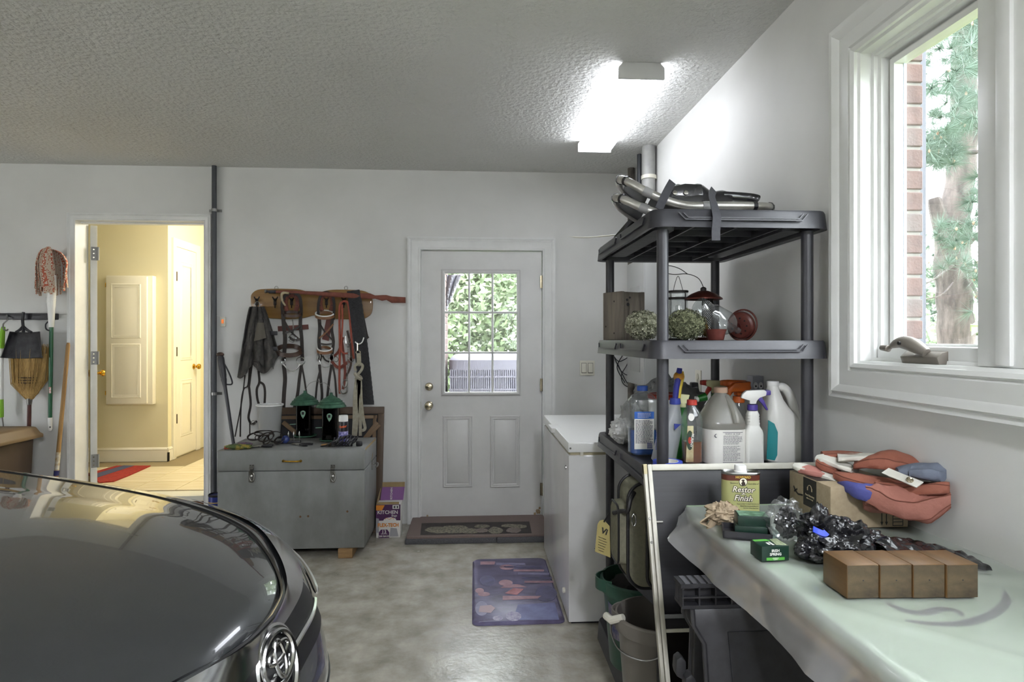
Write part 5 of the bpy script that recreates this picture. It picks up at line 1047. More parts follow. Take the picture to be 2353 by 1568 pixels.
# ------------------------------------------------------------------ top tier: snowshoes
m_alu = mat('brushed_aluminium', '#c9c7c2', .38, .75, col2='#b5b3ae', vs=20); m_deckb = mat('black_decking', '#1d1d20', .35); m_bind = mat('black_binding', '#202024', .22, coat=.4); m_web = mat('grey_webbing', '#3d3d42', .75, col2='#34343a', vs=80)
Z0 = ZS[0]
tail, toe = V((1.095, 2.235, Z0 + .018)), V((.545, 2.33, Z0 + .018)); ax = (toe - tail); LEN = ax.length; ax.normalize(); sdv = V((-ax.y, ax.x, 0))
def snow(lbl, dz, lift, shift, binding):
    t = thing('snowshoe', lbl, 'snowshoe', tail + V((0, 0, dz - .01)), group='snowshoes on the top shelf')
    def pt(s, w_):  # s along, w across
        up = max(0, s - .60) / .40; return tail + ax * (s * LEN * (1 + 0) + shift) + sdv * w_ + V((0, 0, dz + lift * up ** 1.6))
    prof = [(.0, .0), (.03, .035), (.14, .055), (.35, .075), (.6, .1), (.8, .108), (.93, .085), (.99, .04), (1.0, 0)]
    loop = [pt(s, w_) for s, w_ in prof] + [pt(s, -w_) for s, w_ in prof[-2:0:-1]]
    L = bez(loop, 6, closed=True); part('frame_tube', m_alu, t, lambda g: g.tube(L, .016, 12, closed=True))
    def wd(s):
        for (a, b), (c, d) in zip(prof, prof[1:]):
            if a <= s <= c: return lerp(b, d, (s - a) / (c - a))
        return 0
    part('decking', m_deckb, t, lambda g: g.grid(lambda a, b: pt(lerp(.04, .80, a), (b * 2 - 1) * (wd(lerp(.04, .80, a)) - .008)) + V((0, 0, -.002)), 24, 10, t=.003))
    for k in (4, 11, 19, 30, 38, 44): part('sleeve', mat('grey_sleeve', '#8f8f8f', .5), t, lambda g: g.tube([L[k], L[(k + 1) % len(L)], L[(k + 2) % len(L)]], .018, 12)) if k in (19, 30) else part('clip', m_bind, t, lambda g: g.tube([L[k % len(L)], L[(k + 1) % len(L)]], .019, 10))
    for s_, w_ in ((.86, .05), (.88, -.03)): part('rivet', m_chrome, t, lambda g: g.lathe([(.009, 0), (.006, .004), (0, .005)], M=axis(pt(s_, w_) + V((0, 0, .004)), (0, 0, 1)), n=12))
    part('toe_deck', m_deckb, t, lambda g: g.grid(lambda a, b: pt(lerp(.82, .965, a), (b * 2 - 1) * (wd(lerp(.82, .965, a)) - .008)) + V((0, 0, -.004)), 10, 8, t=.003))
    if binding:
        c = pt(.50, 0)
        part('binding_cup', m_bind, t, lambda g: g.grid(lambda a, b: c + ax * lerp(-.13, .11, a) + sdv * (.055 * math.cos(b * math.pi)) + V((0, 0, .008 + (.092 - .035 * abs(a - .65) * 2) * math.sin(b * math.pi) ** .6 * (1 + .12 * math.sin(a * 17)))), 24, 16, t=.004))
        part('heel_strap', m_bind, t, lambda g: g.tube(bez([c - ax * .10 + sdv * .05 + V((0, 0, .045)), c - ax * .20 + sdv * .03 + V((0, 0, .04)), c - ax * .225 + V((0, -.03, .03)), c - ax * .21 - sdv * .035 + V((0, 0, .04)), c - ax * .10 - sdv * .05 + V((0, 0, .05))], 6), .014, 8, flat=.35))
        for a_, b_ in ((.05, .02), (.09, .02)): part('stud', m_zinc, t, lambda g: g.lathe([(.009, 0), (.009, .003), (0, .006)], M=axis(c + ax * a_ - sdv * .0 + V((0, -.062, .035 + b_)), (0, -1, .2)), n=12))
        part('side_plate', m_bind, t, lambda g: g.prism([c + ax * a_ + V((0, -.058, z_)) for a_, z_ in ((-.02, .02), (.12, .02), (.125, .075), (.05, .09), (-.01, .085))], (0, .006, 0)), bevel=.003)
        for (pa, pb, pc, pd) in ((.10, .07, .125, .02), (-.13, .05, -.12, -.04)): pass
        part('strap', m_web, t, lambda g: g.ribbon(bez([at(1545, 418, 2.2), at(1535, 436, 2.16), at(1522, 462, 2.13), at(1514, 481, 2.12)], 5), .03, .003))
        part('strap', m_web, t, lambda g: g.ribbon(bez([at(1640, 436, 2.15), at(1636, 450, 2.05), at(1642, 475, 1.955), at(1647, 500, 1.918), at(1645, 530, 1.912), at(1645, 553, 1.912)], 5), .028, .003))
    else:
        part('strap', m_web, t, lambda g: g.ribbon(bez([at(1470, 485, 2.42), at(1452, 505, 2.46), at(1440, 520, 2.5), at(1432, 552, 2.53)], 5), .022, .003, nrm=(-1, -.3, .2)))
        part('strap', m_bind, t, lambda g: g.grid(lambda a, b: at(lerp(1412, 1470, a), lerp(lerp(545, 478, a), lerp(552, 520, a), b), 2.6 - .15 * a), 10, 4, t=.004))
    return t
snow('lower aluminium-framed snowshoe lying flat on the top shelf', 0.0, .10, 0, False)
snow('upper aluminium-framed snowshoe with a black binding on the top shelf', .050, .12, -.015, True)
part('reed_stick', m_offwhite, None, lambda g: g.tube(bez([at(1307, 544, 2.7), at(1340, 546, 2.68), at(1385, 543, 2.65), at(1430, 539, 2.6), at(1500, 536, 2.5)], 4), [.001] * 2 + [.003] * 15, 6), label='thin pale stick poking out left of the top shelf', cat='stick')
part('wood_wedge', m_pole_w, None, lambda g: g.prism([V((1.02, 2.02, Z0)), V((1.13, 2.02, Z0)), V((1.13, 2.02, Z0 + .012)), V((1.10, 2.02, Z0 + .012))], (0, .08, 0)), label='small pale wood wedge on the right corner of the top shelf', cat='wedge')

# ------------------------------------------------------------------ middle tier
Z1 = ZS[1] + .0005
m_barn = mat('weathered_wood', '#857c70', .85, col2='#575047', vs=4, vstretch=(8, 8, .6), contrast=(.3, .7), bump=.5, bs=40, bstretch=(6, 6, .5))
bh = thing('birdhouse', 'weathered grey wooden birdhouse on the middle shelf', 'birdhouse', (.655, 2.72, Z1))
nr = V((.633, 2.60)); e1, e2 = V((-.42, .907)), V((.907, .42)); 
def bhbox(g, a0, a1, b0, b1, z0, z1): g.prism([V((*(nr + e1 * a + e2 * b), z0)) for a, b in ((a0, b0), (a1, b0), (a1, b1), (a0, b1))], (0, 0, z1 - z0))
part('side_board', m_barn, bh, lambda g: bhbox(g, 0, .13, 0, .018, Z1, Z1 + .212), bevel=.002); part('side_board', m_barn, bh, lambda g: bhbox(g, 0, .13, .112, .13, Z1, Z1 + .212), bevel=.002)
fbd = part('front_board', m_barn, bh, lambda g: bhbox(g, -.002, .016, .018, .112, Z1, Z1 + .205), bevel=.002); part('back_board', m_barn, bh, lambda g: bhbox(g, .114, .13, .018, .112, Z1, Z1 + .205)); part('roof_board', m_barn, bh, lambda g: bhbox(g, .0, .13, .018, .112, Z1 + .196, Z1 + .21)); part('floor_board', m_barn, bh, lambda g: bhbox(g, .016, .114, .018, .112, Z1, Z1 + .015))
for (b_, z_, r_) in ((.03, .175, .006), (.045, .185, .005), (.035, .155, .008)): part('knot_hole', m_dark, fbd, lambda g: g.lathe([(r_, 0), (r_ * .8, .002), (0, .002)], M=axis(V((*(nr + e1 * -.002 + e2 * b_), Z1 + z_)), (*(-e1), 0)), n=12))
part('entry_hole', m_dark, fbd, lambda g: g.lathe([(.024, 0), (.022, .002), (0, .002)], M=axis(V((*(nr + e1 * -.002 + e2 * .075), Z1 + .105)), (*(-e1), 0)), n=20))
for a_, z_ in ((.05, .17), (.05, .03), (.11, .06)): part('nail', m_iron, bh, lambda g: g.lathe([(.004, 0), (.003, .002), (0, .002)], M=axis(V((*(nr + e1 * a_), Z1 + z_)), (*(-e2), 0)), n=8))
m_hyd = mat('dried_petals', '#a3a38e', .9, col2='#55573f', vs=60, contrast=(.4, .6)); m_hyd2 = mat('dried_petals_green', '#7f8264', .9, col2='#40442e', vs=60, contrast=(.4, .6))
def hydrangea(lbl, c, r, m, seed, sc=(1, 1, .85)):
    t = thing('dried_hydrangea', lbl, 'dried flower', c - V((0, 0, r * sc[2])), group='dried hydrangea heads on the middle shelf'); rn = random.Random(seed)
    part('flower_core', m, t, lambda g: g.ball(c, r * .86, 20, 14, sc=sc)); g = G()
    for i in range(230):
        z = 1 - 2 * (i + .5) / 230; ph = i * 2.39996; d = V((math.sqrt(1 - z * z) * math.cos(ph), math.sqrt(1 - z * z) * math.sin(ph), z)); rr = r * rn.uniform(.9, 1.04)
        o = c + V((d.x * sc[0], d.y * sc[1], d.z * sc[2])) * rr; M = axis(o, (d + V((rn.uniform(-.4, .4), rn.uniform(-.4, .4), rn.uniform(-.4, .4)))).normalized()); a0 = rn.random() * 6
        for q in range(4):
            a = a0 + q * math.pi / 2; s = r * .15; ca_, sa_ = math.cos(a), math.sin(a)
            g.add([M @ V((0, 0, -.002)), M @ V((s * (ca_ - .55 * sa_) * .7, s * (sa_ + .55 * ca_) * .7, s * .25)), M @ V((s * 1.15 * ca_, s * 1.15 * sa_, s * .15)), M @ V((s * (ca_ + .55 * sa_) * .7, s * (sa_ - .55 * ca_) * .7, s * .25))], [(0, 1, 2, 3)])
    g.build('florets', m, t, kind='stuff', fixn=False, weld=False, smooth=0)
c = at(1478, 746, 2.30); r_ = .062; hydrangea('pale grey-green dried hydrangea head in front of the birdhouse', V((c.x, c.y, Z1 + r_ * .92)), r_ * 1.06, m_hyd, 1)
c = at(1576, 748, 2.22); hydrangea('greener dried hydrangea head right of the front shelf post', V((c.x, c.y, Z1 + .058)), .066, m_hyd2, 2, (1.08, 1, .83))
part('sunflower_disc', mat('dark_seed_disc', '#3a2a18', .8, col2='#8a6a26', vs=40), None, lambda g: g.lathe([(0, 0), (.034, .002), (.04, .012), (.036, .022), (0, .018)], M=axis(at(1612, 752, 2.30), (.9, -.3, .15)), n=20), label='dark dried seed disc leaning behind the greener hydrangea', cat='seed head')
m_clear = glass('jar_glass', (.88, .91, .91), .22, .03, haze=.05)
# caged glass lantern
p = at(1558, 742, 2.52); p.z = Z1; ln = thing('glass_lantern', 'clear glass lantern with a thin wire cage behind the shelf post', 'lantern', p)
part('globe', m_clear, ln, lambda g: g.lathe([(.036, .004), (.04, .02), (.04, .165), (.038, .17)], p, 24)); part('base', m_dark, ln, lambda g: g.lathe([(0, 0), (.042, 0), (.042, .008), (0, .008)], p, 24))
part('cap', m_iron, ln, lambda g: [g.lathe([(.042, z), (.043, z + .004), (.042, z + .008), (.040, z + .004), (.042, z)], p, 24) for z in (.172, .2)], kind='stuff'); part('cap_glass', m_clear, ln, lambda g: g.lathe([(.04, .174), (.041, .185), (.04, .205), (0, .207)], p, 24))
for a in range(4): part('cage_wire', m_iron, ln, lambda g: g.cyl(p + V((.0425 * math.cos(a * 1.57 + .4), .0425 * math.sin(a * 1.57 + .4), .004)), p + V((.0425 * math.cos(a * 1.57 + .4), .0425 * math.sin(a * 1.57 + .4), .204)), .0013, n=6))
part('seed_tube', glass('seed_tube_plastic', (.7, .72, .72), .1, .05), ln, lambda g: g.lathe([(.02, .01), (.02, .10), (.03, .115), (.012, .125), (.012, .145), (0, .15)], p, 18))
part('bail', m_iron, ln, lambda g: g.tube(bez([p + V((-.02, 0, .205)), p + V((-.014, 0, .235)), p + V((0, 0, .27)), p + V((.012, 0, .24)), p + V((.022, 0, .205))], 6), .0012, 5))
# copper domed feeder
m_copper = mat('aged_copper', '#6d3d33', .32, .75, col2='#5a332b', vs=6)
p = at(1626, 785, 2.45); p.z = Z1; cf = thing('dome_feeder', 'bird feeder with an aged copper dome roof and black mesh tube', 'bird feeder', p); zt_ = at(1615, 688, 2.45).z - Z1
part('dome', m_copper, cf, lambda g: g.lathe([(.0, zt_ + .036), (.02, zt_ + .034), (.05, zt_ + .022), (.075, zt_ + .004), (.0765, zt_ - .002), (.072, zt_ + .001), (.045, zt_ + .014), (0, zt_ + .022)], p + V((-.018, 0, 0)), 32))
part('finial', m_iron, cf, lambda g: g.lathe([(.012, zt_ + .032), (.012, zt_ + .045), (.006, zt_ + .05), (0, zt_ + .05)], p + V((-.018, 0, 0)), 14))
g = G()
for i in range(18):
    for s in (1, -1): g.tube([p + V((.023 * math.cos(2 * math.pi * i / 18 + s * k * .7), .023 * math.sin(2 * math.pi * i / 18 + s * k * .7), .012 + k * (zt_ - .01) / 8)) for k in range(9)], .0011, 4)
g.build('wire_mesh', m_iron, cf, kind='stuff'); part('tray', m_copper, cf, lambda g: g.lathe([(0, 0), (.05, 0), (.052, .01), (.048, .012), (0, .008)], p, 24))
part('hanger_wire', m_iron, cf, lambda g: g.tube(bez([p + V((-.018, 0, zt_ + .05)), at(1605, 640, 2.45), at(1580, 630, 2.44), at(1550, 631, 2.42), at(1530, 628, 2.42)], 6), .0016, 5)); part('hanger_wire', m_iron, cf, lambda g: g.tube(bez([at(1580, 630, 2.44), at(1562, 618, 2.43), at(1540, 611, 2.42), at(1525, 612, 2.42)], 6), .0016, 5))
# glass feeder bottle lying on its red base
m_redb = mat('brick_red_plastic', '#6a3830', .4, col2='#592d27', vs=30)
a, b = at(1603, 703, 2.2), at(1690, 756, 2.24); M = axis(b, (a - b)); L_ = (a - b).length
part('glass_bottle', m_clear, None, lambda g: g.lathe([(.012, -.018), (.012, .0), (.02, .008), (.04, .03), (.045, .055), (.042, L_ * .62), (.034, L_ * .70), (.034, L_ * .76), (.036, L_ * .8), (.036, L_ * .97), (.033, L_), (.028, L_), (.0, L_ - .004)], M=M, n=28), label='clear glass feeder bottle lying tilted on the middle shelf', cat='bottle')
c = at(1645, 780, 2.16); part('red_cup', m_redb, None, lambda g: g.lathe([(0, 0), (.026, 0), (.028, .003), (.034, .03), (.039, .04), (.036, .04), (.031, .028), (.026, .005), (0, .005)], V((c.x, c.y, Z1)), 20), label='brick red plastic feeder cup below the tilted glass bottle', cat='cup')
c = at(1702, 748, 2.28); rd = thing('feeder_lid', 'brick red round feeder base leaning on edge with a wire loop', 'feeder base', V((c.x, c.y, Z1))); M = axis(V((c.x, c.y, Z1 + .056)), (-.75, -.62, -.15))
part('disc', m_redb, rd, lambda g: g.lathe([(0, .012), (.02, .014), (.045, .012), (.052, .006), (.054, -.008), (.05, -.012), (0, -.01)], M=M, n=32)); part('drain_holes', m_dark, rd, lambda g: [g.lathe([(.0035, 0), (.003, .0015), (0, .0015)], M=M @ Matrix.Translation((.03 * math.cos(a), .03 * math.sin(a), .0132)), n=8) for a in [k * .7 for k in range(9)]], kind='stuff')
part('loop_handle', m_redb, rd, lambda g: g.tube([M @ V((.058 * math.cos(a), .058 * math.sin(a), -.012 - .014 * math.sin(a / 1))) for a in [2 * math.pi * k / 30 for k in range(30)]], .0035, 6, closed=True)); part('flower_port', mat('port_dark_red', '#4e1a15', .4), rd, lambda g: g.tube([M @ V((0, 0, .013)), M @ V((0, 0, .022))], [.008, .012], 10))

# ------------------------------------------------------------------ lower tier: cleaning supplies
Z2 = ZS[2] + .0005
def base(u, Y): p = at(u, 1000, Y); return V((p.x, p.y, Z2))
def lines(m, par, c, w_, top, rows, pitch, bend=0.0, x=(1, 0, 0), seed=1, h=.0022): bars('small_print', m, par, frame(c + V((0, 0, top)), x, (0, 0, 1)), w_, rows, pitch, h, bend, seed=seed)
m_ink = mat('print_ink', '#4a4a58', .6); m_inkb = mat('blue_ink', '#2b3a8c', .6)
m_blueliq = mat('blue_fluid', '#1c4f9a', .1, coat=.5); m_petclear = glass('pet_plastic', (.88, .9, .91), .12, .06, haze=.06, hcol=(.7, .72, .74)); m_cream = mat('white_hdpe', '#e3e3de', .38, col2='#dcdcd6', vs=6)
p = base(1476, 2.27); wf = thing('washer_bottle', 'clear bottle of blue fluid with a blue cap and white label', 'bottle', p)
part('bottle', m_petclear, wf, lambda g: g.loft([ringr(p.x, p.y, w_, d_, .022, p.z + z) for w_, d_, z in ((.09, .06, .0), (.102, .07, .008), (.102, .07, .17), (.106, .074, .19), (.104, .072, .205), (.08, .06, .222), (.036, .036, .235), (.034, .034, .246))]))
part('fluid', m_blueliq, wf, lambda g: g.loft([ringr(p.x, p.y, w_, d_, .02, p.z + z) for w_, d_, z in ((.086, .056, .003), (.098, .066, .01), (.098, .066, .095))]))
part('cap', mat('cap_blue', '#2450a8', .4), wf, lambda g: g.lathe([(.0205, .24), (.0205, .256), (.019, .259), (0, .259)], p, 20))
part('label', m_whitep, wf, lambda g: g.prism([p + V((x, -.0356, z)) for x, z in ((-.040, .025), (.034, .025), (.034, .165), (-.040, .165))], (0, -.0006, 0))); part('label_header', mat('label_blue', '#2a62b8', .45), wf, lambda g: g.prism([p + V((x, -.0363, z)) for x, z in ((-.040, .138), (.034, .138), (.034, .165), (-.040, .165))], (0, -.0004, 0)))
lines(m_ink, wf, p + V((-.003, -.0368, 0)), .066, .131, 19, .0046); lines(m_whitep, wf, p + V((-.003, -.0372, 0)), .05, .159, 4, .005, seed=2, h=.0015); bars('barcode', m_inkb, wf, frame(p + V((.018, -.0368, .047)), (1, 0, 0), (0, 0, 1)), .02, 7, .003, .0022, seed=3)
# crumpled shopping bags
m_crinkle = mat('crinkled_white_bag', '#c9c9c7', .3, bump=.8, bs=45); m_crinkleg = mat('crinkled_grey_bag', '#a3a4a3', .4, bump=.6, bs=40)
def crumple(name, m, lbl, c, sc, seed, cat='plastic bag', amp=.35, n=(48, 28), parent=None, base_z=None, f1=2.2, f2=5.5, ridge=1):
    def fn(d):
        v = 1 + amp * .7 * nz((d.x + seed, d.y, d.z), f1); v += ridge * (amp * .5 * abs(nz((d.x, d.y + seed, d.z), f2)) * 1.6 - amp * .2); v += ridge * amp * .22 * abs(nz((d.x, d.y, d.z + seed), f2 * 2.3)); return v
    g = G().ball(c, 1, n[0], n[1], fn=fn, sc=sc)
    if base_z is not None: g.v = [(x, y, max(z, base_z + .0005)) for x, y, z in g.v]
    return g.build(name, m, parent, label=lbl, cat=cat, smooth=28)
c = base(1422, 2.52); crumple('crumpled_bag', m_crinkle, 'crumpled white plastic bag at the left end of the lower shelf', c + V((.015, 0, .05)), (.052, .06, .05), 1.3, base_z=Z2)
c = base(1440, 2.58); crumple('crumpled_bag', m_crinkleg, 'grey plastic bag standing behind the blue fluid bottle', c + V((.02, 0, .085)), (.05, .04, .085), 4.1, base_z=Z2, amp=.3)
c = base(1520, 2.70); crumple('crumpled_bag', m_crinkleg, 'large grey plastic bag at the back of the lower shelf', c + V((.03, .0, .12)), (.16, .05, .13), 7.7, base_z=Z2, amp=.4)
# red-lidded tub
p = base(1530, 2.52); tu = thing('tub', 'white tub with a red lid behind the front post of the lower shelf', 'tub', p)
part('body', m_cream, tu, lambda g: g.lathe([(0, 0), (.068, 0), (.072, .19), (0, .19)], p, 28)); part('lid', mat('red_lid', '#a8321f', .35), tu, lambda g: g.lathe([(.075, .186), (.077, .2), (.07, .206), (.064, .202), (0, .202)], p, 28))
# sprayer head
def sprayer(par, o, d, mb, mt, mc, k=1.0, rc=.014):
    """o: top of neck; d: +1 nozzle to the right, -1 to the left"""
    x = V((d, -.18, 0)).normalized(); M = frame(o, x, (0, 0, 1)); s = lambda pts: [(a * k, b * k) for a, b in pts]
    part('collar', mc, par, lambda g: g.lathe([(rc * k, -.022 * k), (rc * k * 1.08, -.02 * k), (rc * k, -.002 * k), (0, -.002 * k)], o, 18))
    part('sprayer_head', mb, par, lambda g: g.plate(s([(-.012, 0), (-.012, .012), (-.04, .020), (-.036, .034), (-.022, .047), (.038, .050), (.046, .044), (.044, .030), (.022, .022), (.012, .010), (.010, 0)]), M @ Matrix.Translation((0, 0, -.011 * k)), .022 * k), bevel=.003 * k)
    part('trigger', mt, par, lambda g: g.plate(s([(.018, .026), (.030, .026), (.038, .012), (.052, -.020), (.046, -.022), (.030, .002), (.020, .012)]), M @ Matrix.Translation((0, 0, -.006 * k)), .012 * k), bevel=.002 * k)
    part('nozzle', mt, par, lambda g: g.plate(s([(.040, .030), (.060, .032), (.060, .048), (.042, .050)]), M @ Matrix.Translation((0, 0, -.010 * k)), .020 * k), bevel=.003 * k)
# leaning spray bottle with blue print and the blue/yellow sprayer grip
m_frost = glass('frosted_plastic', (.85, .87, .9), .08, .35, haze=.5, hcol=(.75, .77, .8), transl=.5)
p = base(1524, 2.14); fb_ = thing('frosted_bottle', 'frosted bottle with blue print leaning behind the front post', 'bottle', p); tl = V((.05, .02, 0))
part('bottle', m_frost, fb_, lambda g: g.loft([ringr(p.x + tl.x * z / .2, p.y + tl.y * z / .2, w_, d_, .025, p.z + z) for w_, d_, z in ((.07, .055, .0), (.084, .066, .006), (.08, .062, .10), (.066, .054, .15), (.04, .04, .19), (.034, .034, .20))]))
q = p + V((.05, .02, .20)); part('collar', m_inkb, fb_, lambda g: g.lathe([(.019, 0), (.02, .004), (.018, .022), (0, .022)], q, 18)); part('print_flash', m_inkb, fb_, lambda g: g.prism([p + V((x, -.036, z)) for x, z in ((.03, .115), (.052, .135), (.028, .137))], (0, .004, 0)))
part('sprayer_grip', mat('cobalt_plastic', '#2a2f86', .35), fb_, lambda g: g.tube([q + V((0, 0, .015)), q + V((.004, 0, .06)), q + V((.016, .01, .10)), q + V((.020, .01, .13))], [.012, .013, .015, .011], 12, flat=.8)); part('sprayer_stripe', mat('yellow_plastic', '#c0a93a', .45), fb_, lambda g: g.tube([q + V((.013, 0, .015)), q + V((.018, .0, .06)), q + V((.030, .01, .10)), q + V((.03, .01, .118))], [.008, .010, .011, .006], 10, flat=.7)); part('sprayer_cap', mat('amber_plastic', '#b07a22', .4), fb_, lambda g: g.ball(q + V((.018, .012, .098)), .02, 14, 8))
lines(m_inkb, fb_, p + V((-.015, -.034, 0)), .045, .105, 9, .007, seed=5, h=.004)
# green spray bottle
m_greenb = mat('green_bottle', '#2e7d32', .35); p = base(1561, 2.20); gb = thing('green_bottle', 'slim green spray bottle with a pale nozzle beside the soap bottle', 'spray bottle', p)
part('bottle', m_greenb, gb, lambda g: g.loft([ringr(p.x + o_, p.y, w_, .05, .012, p.z + z) for w_, o_, z in ((.075, -.004, .0), (.07, -.002, .03), (.045, .006, .10), (.03, .01, .13), (.026, .012, .165), (.024, .012, .185))]))
part('nozzle', mat('cream_plastic', '#cfcfa0', .4), gb, lambda g: [g.lathe([(.012, .185), (.013, .2), (0, .2)], p + V((.012, 0, 0)), 14), g.plate([(-.02, 0), (.02, 0), (.03, .03), (-.018, .036)], frame(p + V((.005, -.01, .20)), (1, 0, 0), (0, 0, 1)) @ Matrix.Translation((0, 0, -.02)), .022)])
# blue masking tape
p = base(1534, 2.02); bt_ = thing('tape_roll', 'roll of blue masking tape lying on the lower shelf', 'tape', p); part('tape', mat('masking_blue', '#3f55c4', .6), bt_, lambda g: g.lathe([(.036, 0), (.049, 0), (.049, .024), (.036, .024), (.036, 0)], p, 36)); part('core', m_whitep, bt_, lambda g: g.lathe([(.033, .0005), (.036, .0005), (.036, .0245), (.033, .0245), (.033, .0005)], p, 36))
# oil soap bottle
m_amber = mat('amber_soap', '#7a451c', .12, coat=.4); p = base(1590, 2.09); os_ = thing('soap_bottle', 'clear oil soap bottle with red cap and a little amber liquid', 'bottle', p)
part('bottle', m_petclear, os_, lambda g: g.loft([ringr(p.x, p.y, w_, d_, .014, p.z + z) for w_, d_, z in ((.056, .042, 0), (.064, .05, .006), (.064, .05, .12), (.068, .052, .135), (.064, .05, .16), (.05, .04, .185), (.03, .03, .2), (.028, .028, .208))]))
part('liquid', m_amber, os_, lambda g: g.loft([ringr(p.x, p.y, w_, d_, .012, p.z + z) for w_, d_, z in ((.052, .038, .003), (.06, .046, .008), (.06, .046, .078))])); part('cap', mat('red_cap', '#b03a30', .4), os_, lambda g: g.lathe([(.0175, .205), (.0175, .221), (.016, .223), (0, .223)], p, 20))
part('label', mat('soap_label', '#c9c39a', .5, col2='#7a4a24', vs=10), os_, lambda g: g.prism([p + V((x, -.0256, z)) for x, z in ((-.031, .01), (-.004, .01), (-.004, .135), (-.025, .135))], (0, -.0006, 0)))
part('label_oval', mat('label_dark_green', '#2b3a2a', .5), os_, lambda g: g.prism([p + V((-.017 + .0125 * math.cos(t), -.0263, .085 + .034 * math.sin(t))) for t in [2 * math.pi * k / 20 for k in range(20)]], (0, -.0006, 0))); part('label_disc', mat('label_red', '#a83a28', .5), os_, lambda g: g.prism([p + V((-.0175 + .006 * math.cos(t), -.027, .085 + .012 * math.sin(t))) for t in [2 * math.pi * k / 14 for k in range(14)]], (0, -.0005, 0)))
text('MURPHY', .012, frame(p + V((-.010, -.0275, .085)), (-.15, 0, -1), (1, 0, 0)), m_whitep, os_, bold=.0003); part('seal', m_whitep, os_, lambda g: g.prism([p + V((-.012 + .011 * math.cos(t), -.0265, .165 + .013 * math.sin(t))) for t in [2 * math.pi * k / 16 for k in range(16)]], (0, -.0006, 0)))
# gallon jug with paper label
m_jug = glass('cloudy_jug_plastic', (.8, .79, .74), .1, .25, haze=.55, hcol=(.62, .61, .56), transl=.5)
p = base(1656, 2.12); jg = thing('gallon_jug', 'cloudy gallon jug with a printed white paper label and tan cap', 'jug', p)
part('body', m_jug, jg, lambda g: g.loft([ringr(p.x, p.y, w_, d_, .045 if z < .15 else .03, p.z + z) for w_, d_, z in ((.13, .13, 0), (.146, .146, .01), (.146, .146, .125), (.15, .15, .138), (.146, .146, .148), (.115, .11, .18), (.07, .07, .225), (.042, .042, .242), (.04, .04, .248))]))
part('cap', mat('tan_cap', '#a98d78', .5), jg, lambda g: g.lathe([(.024, .245), (.024, .262), (.022, .264), (0, .264)], p, 22))
part('grip', m_jug, jg, lambda g: g.tube(bez([p + V((.012, -.02, .232)), p + V((.022, -.05, .2)), p + V((.026, -.068, .165)), p + V((.026, -.072, .145))], 6), .012, 10))
lb_ = part('label', m_whitep, jg, lambda g: g.loft([ringr(p.x, p.y, .1472, .1472, .045, p.z + z) for z in (.004, .122)], caps=False)); cf_ = p + V((.012, -.0742, 0))
part('rule', m_ink, jg, lambda g: g.bx(cf_.x - .035, cf_.x + .035, cf_.y - .0004, cf_.y, p.z + .113, p.z + .1145)); part('rule', m_ink, jg, lambda g: g.bx(cf_.x - .035, cf_.x + .035, cf_.y - .0004, cf_.y, p.z + .010, p.z + .0115))
text("MURPHY OIL SOAP", .0062, frame(cf_ + V((0, 0, .108)), (1, 0, 0), (0, 0, 1)), m_ink, jg); lines(m_ink, jg, cf_, .066, .102, 8, .004, seed=8, h=.0014); lines(m_ink, jg, cf_ + V((-.004, 0, 0)), .06, .066, 13, .0041, seed=9, h=.0014)
part('label_logo', m_ink, jg, lambda g: g.tube([cf_ + V((-.056 + .005 * math.cos(t), .004, .102 + .006 * math.sin(t))) for t in [2 * math.pi * k / 14 for k in range(14)]], .0012, 5, closed=True))
# bottle behind with green and red nozzle
p = base(1644, 2.42); nb_ = thing('spray_bottle', 'cream spray bottle with a green and red nozzle behind the gallon jug', 'spray bottle', p); part('bottle', m_cream, nb_, lambda g: g.lathe([(0, 0), (.04, 0), (.042, .15), (.02, .18), (.016, .2)], p, 20)); sprayer(nb_, p + V((0, 0, .215)), -1, mat('cream_plastic', '#cfcfa0'), mat('red_cap', '#b03a30'), m_greenb, 1.1)
part('green_dial', m_greenb, nb_, lambda g: g.cyl(at(1604, 917, 2.38), at(1622, 912, 2.38), .013, .017)); part('dial_tip', m_cream, nb_, lambda g: g.cyl(at(1598, 918, 2.38), at(1604, 917, 2.38), .012))
# orange sprayer bottle
p = base(1697, 2.32); ob_ = thing('spray_bottle', 'clear spray bottle with a bright orange trigger head', 'spray bottle', p); part('bottle', m_petclear, ob_, lambda g: g.lathe([(0, 0), (.036, 0), (.038, .01), (.038, .13), (.022, .165), (.016, .195)], p, 22))
part('label', mat('stripe_label', '#e0782a', .5, col2='#2d3f8a', vs=14, vstretch=(.01, .01, 1), contrast=(.48, .52)), ob_, lambda g: g.lathe([(.0383, .02), (.0383, .11)], p, 22)); m_or = mat('orange_plastic', '#cf6420', .4); sprayer(ob_, p + V((0, 0, .215)), -1, m_or, m_or, m_or, 1.25, .017)
part('sprayer_shell', m_or, ob_, lambda g: g.plate([(-.035, .02), (.035, .02), (.048, .0), (.052, .03), (.025, .055), (-.04, .06)], frame(p + V((-.006, -.02, .212)), (-1, 0, 0), (0, 0, 1)) @ Matrix.Translation((0, 0, -.018)), .034), bevel=.005)
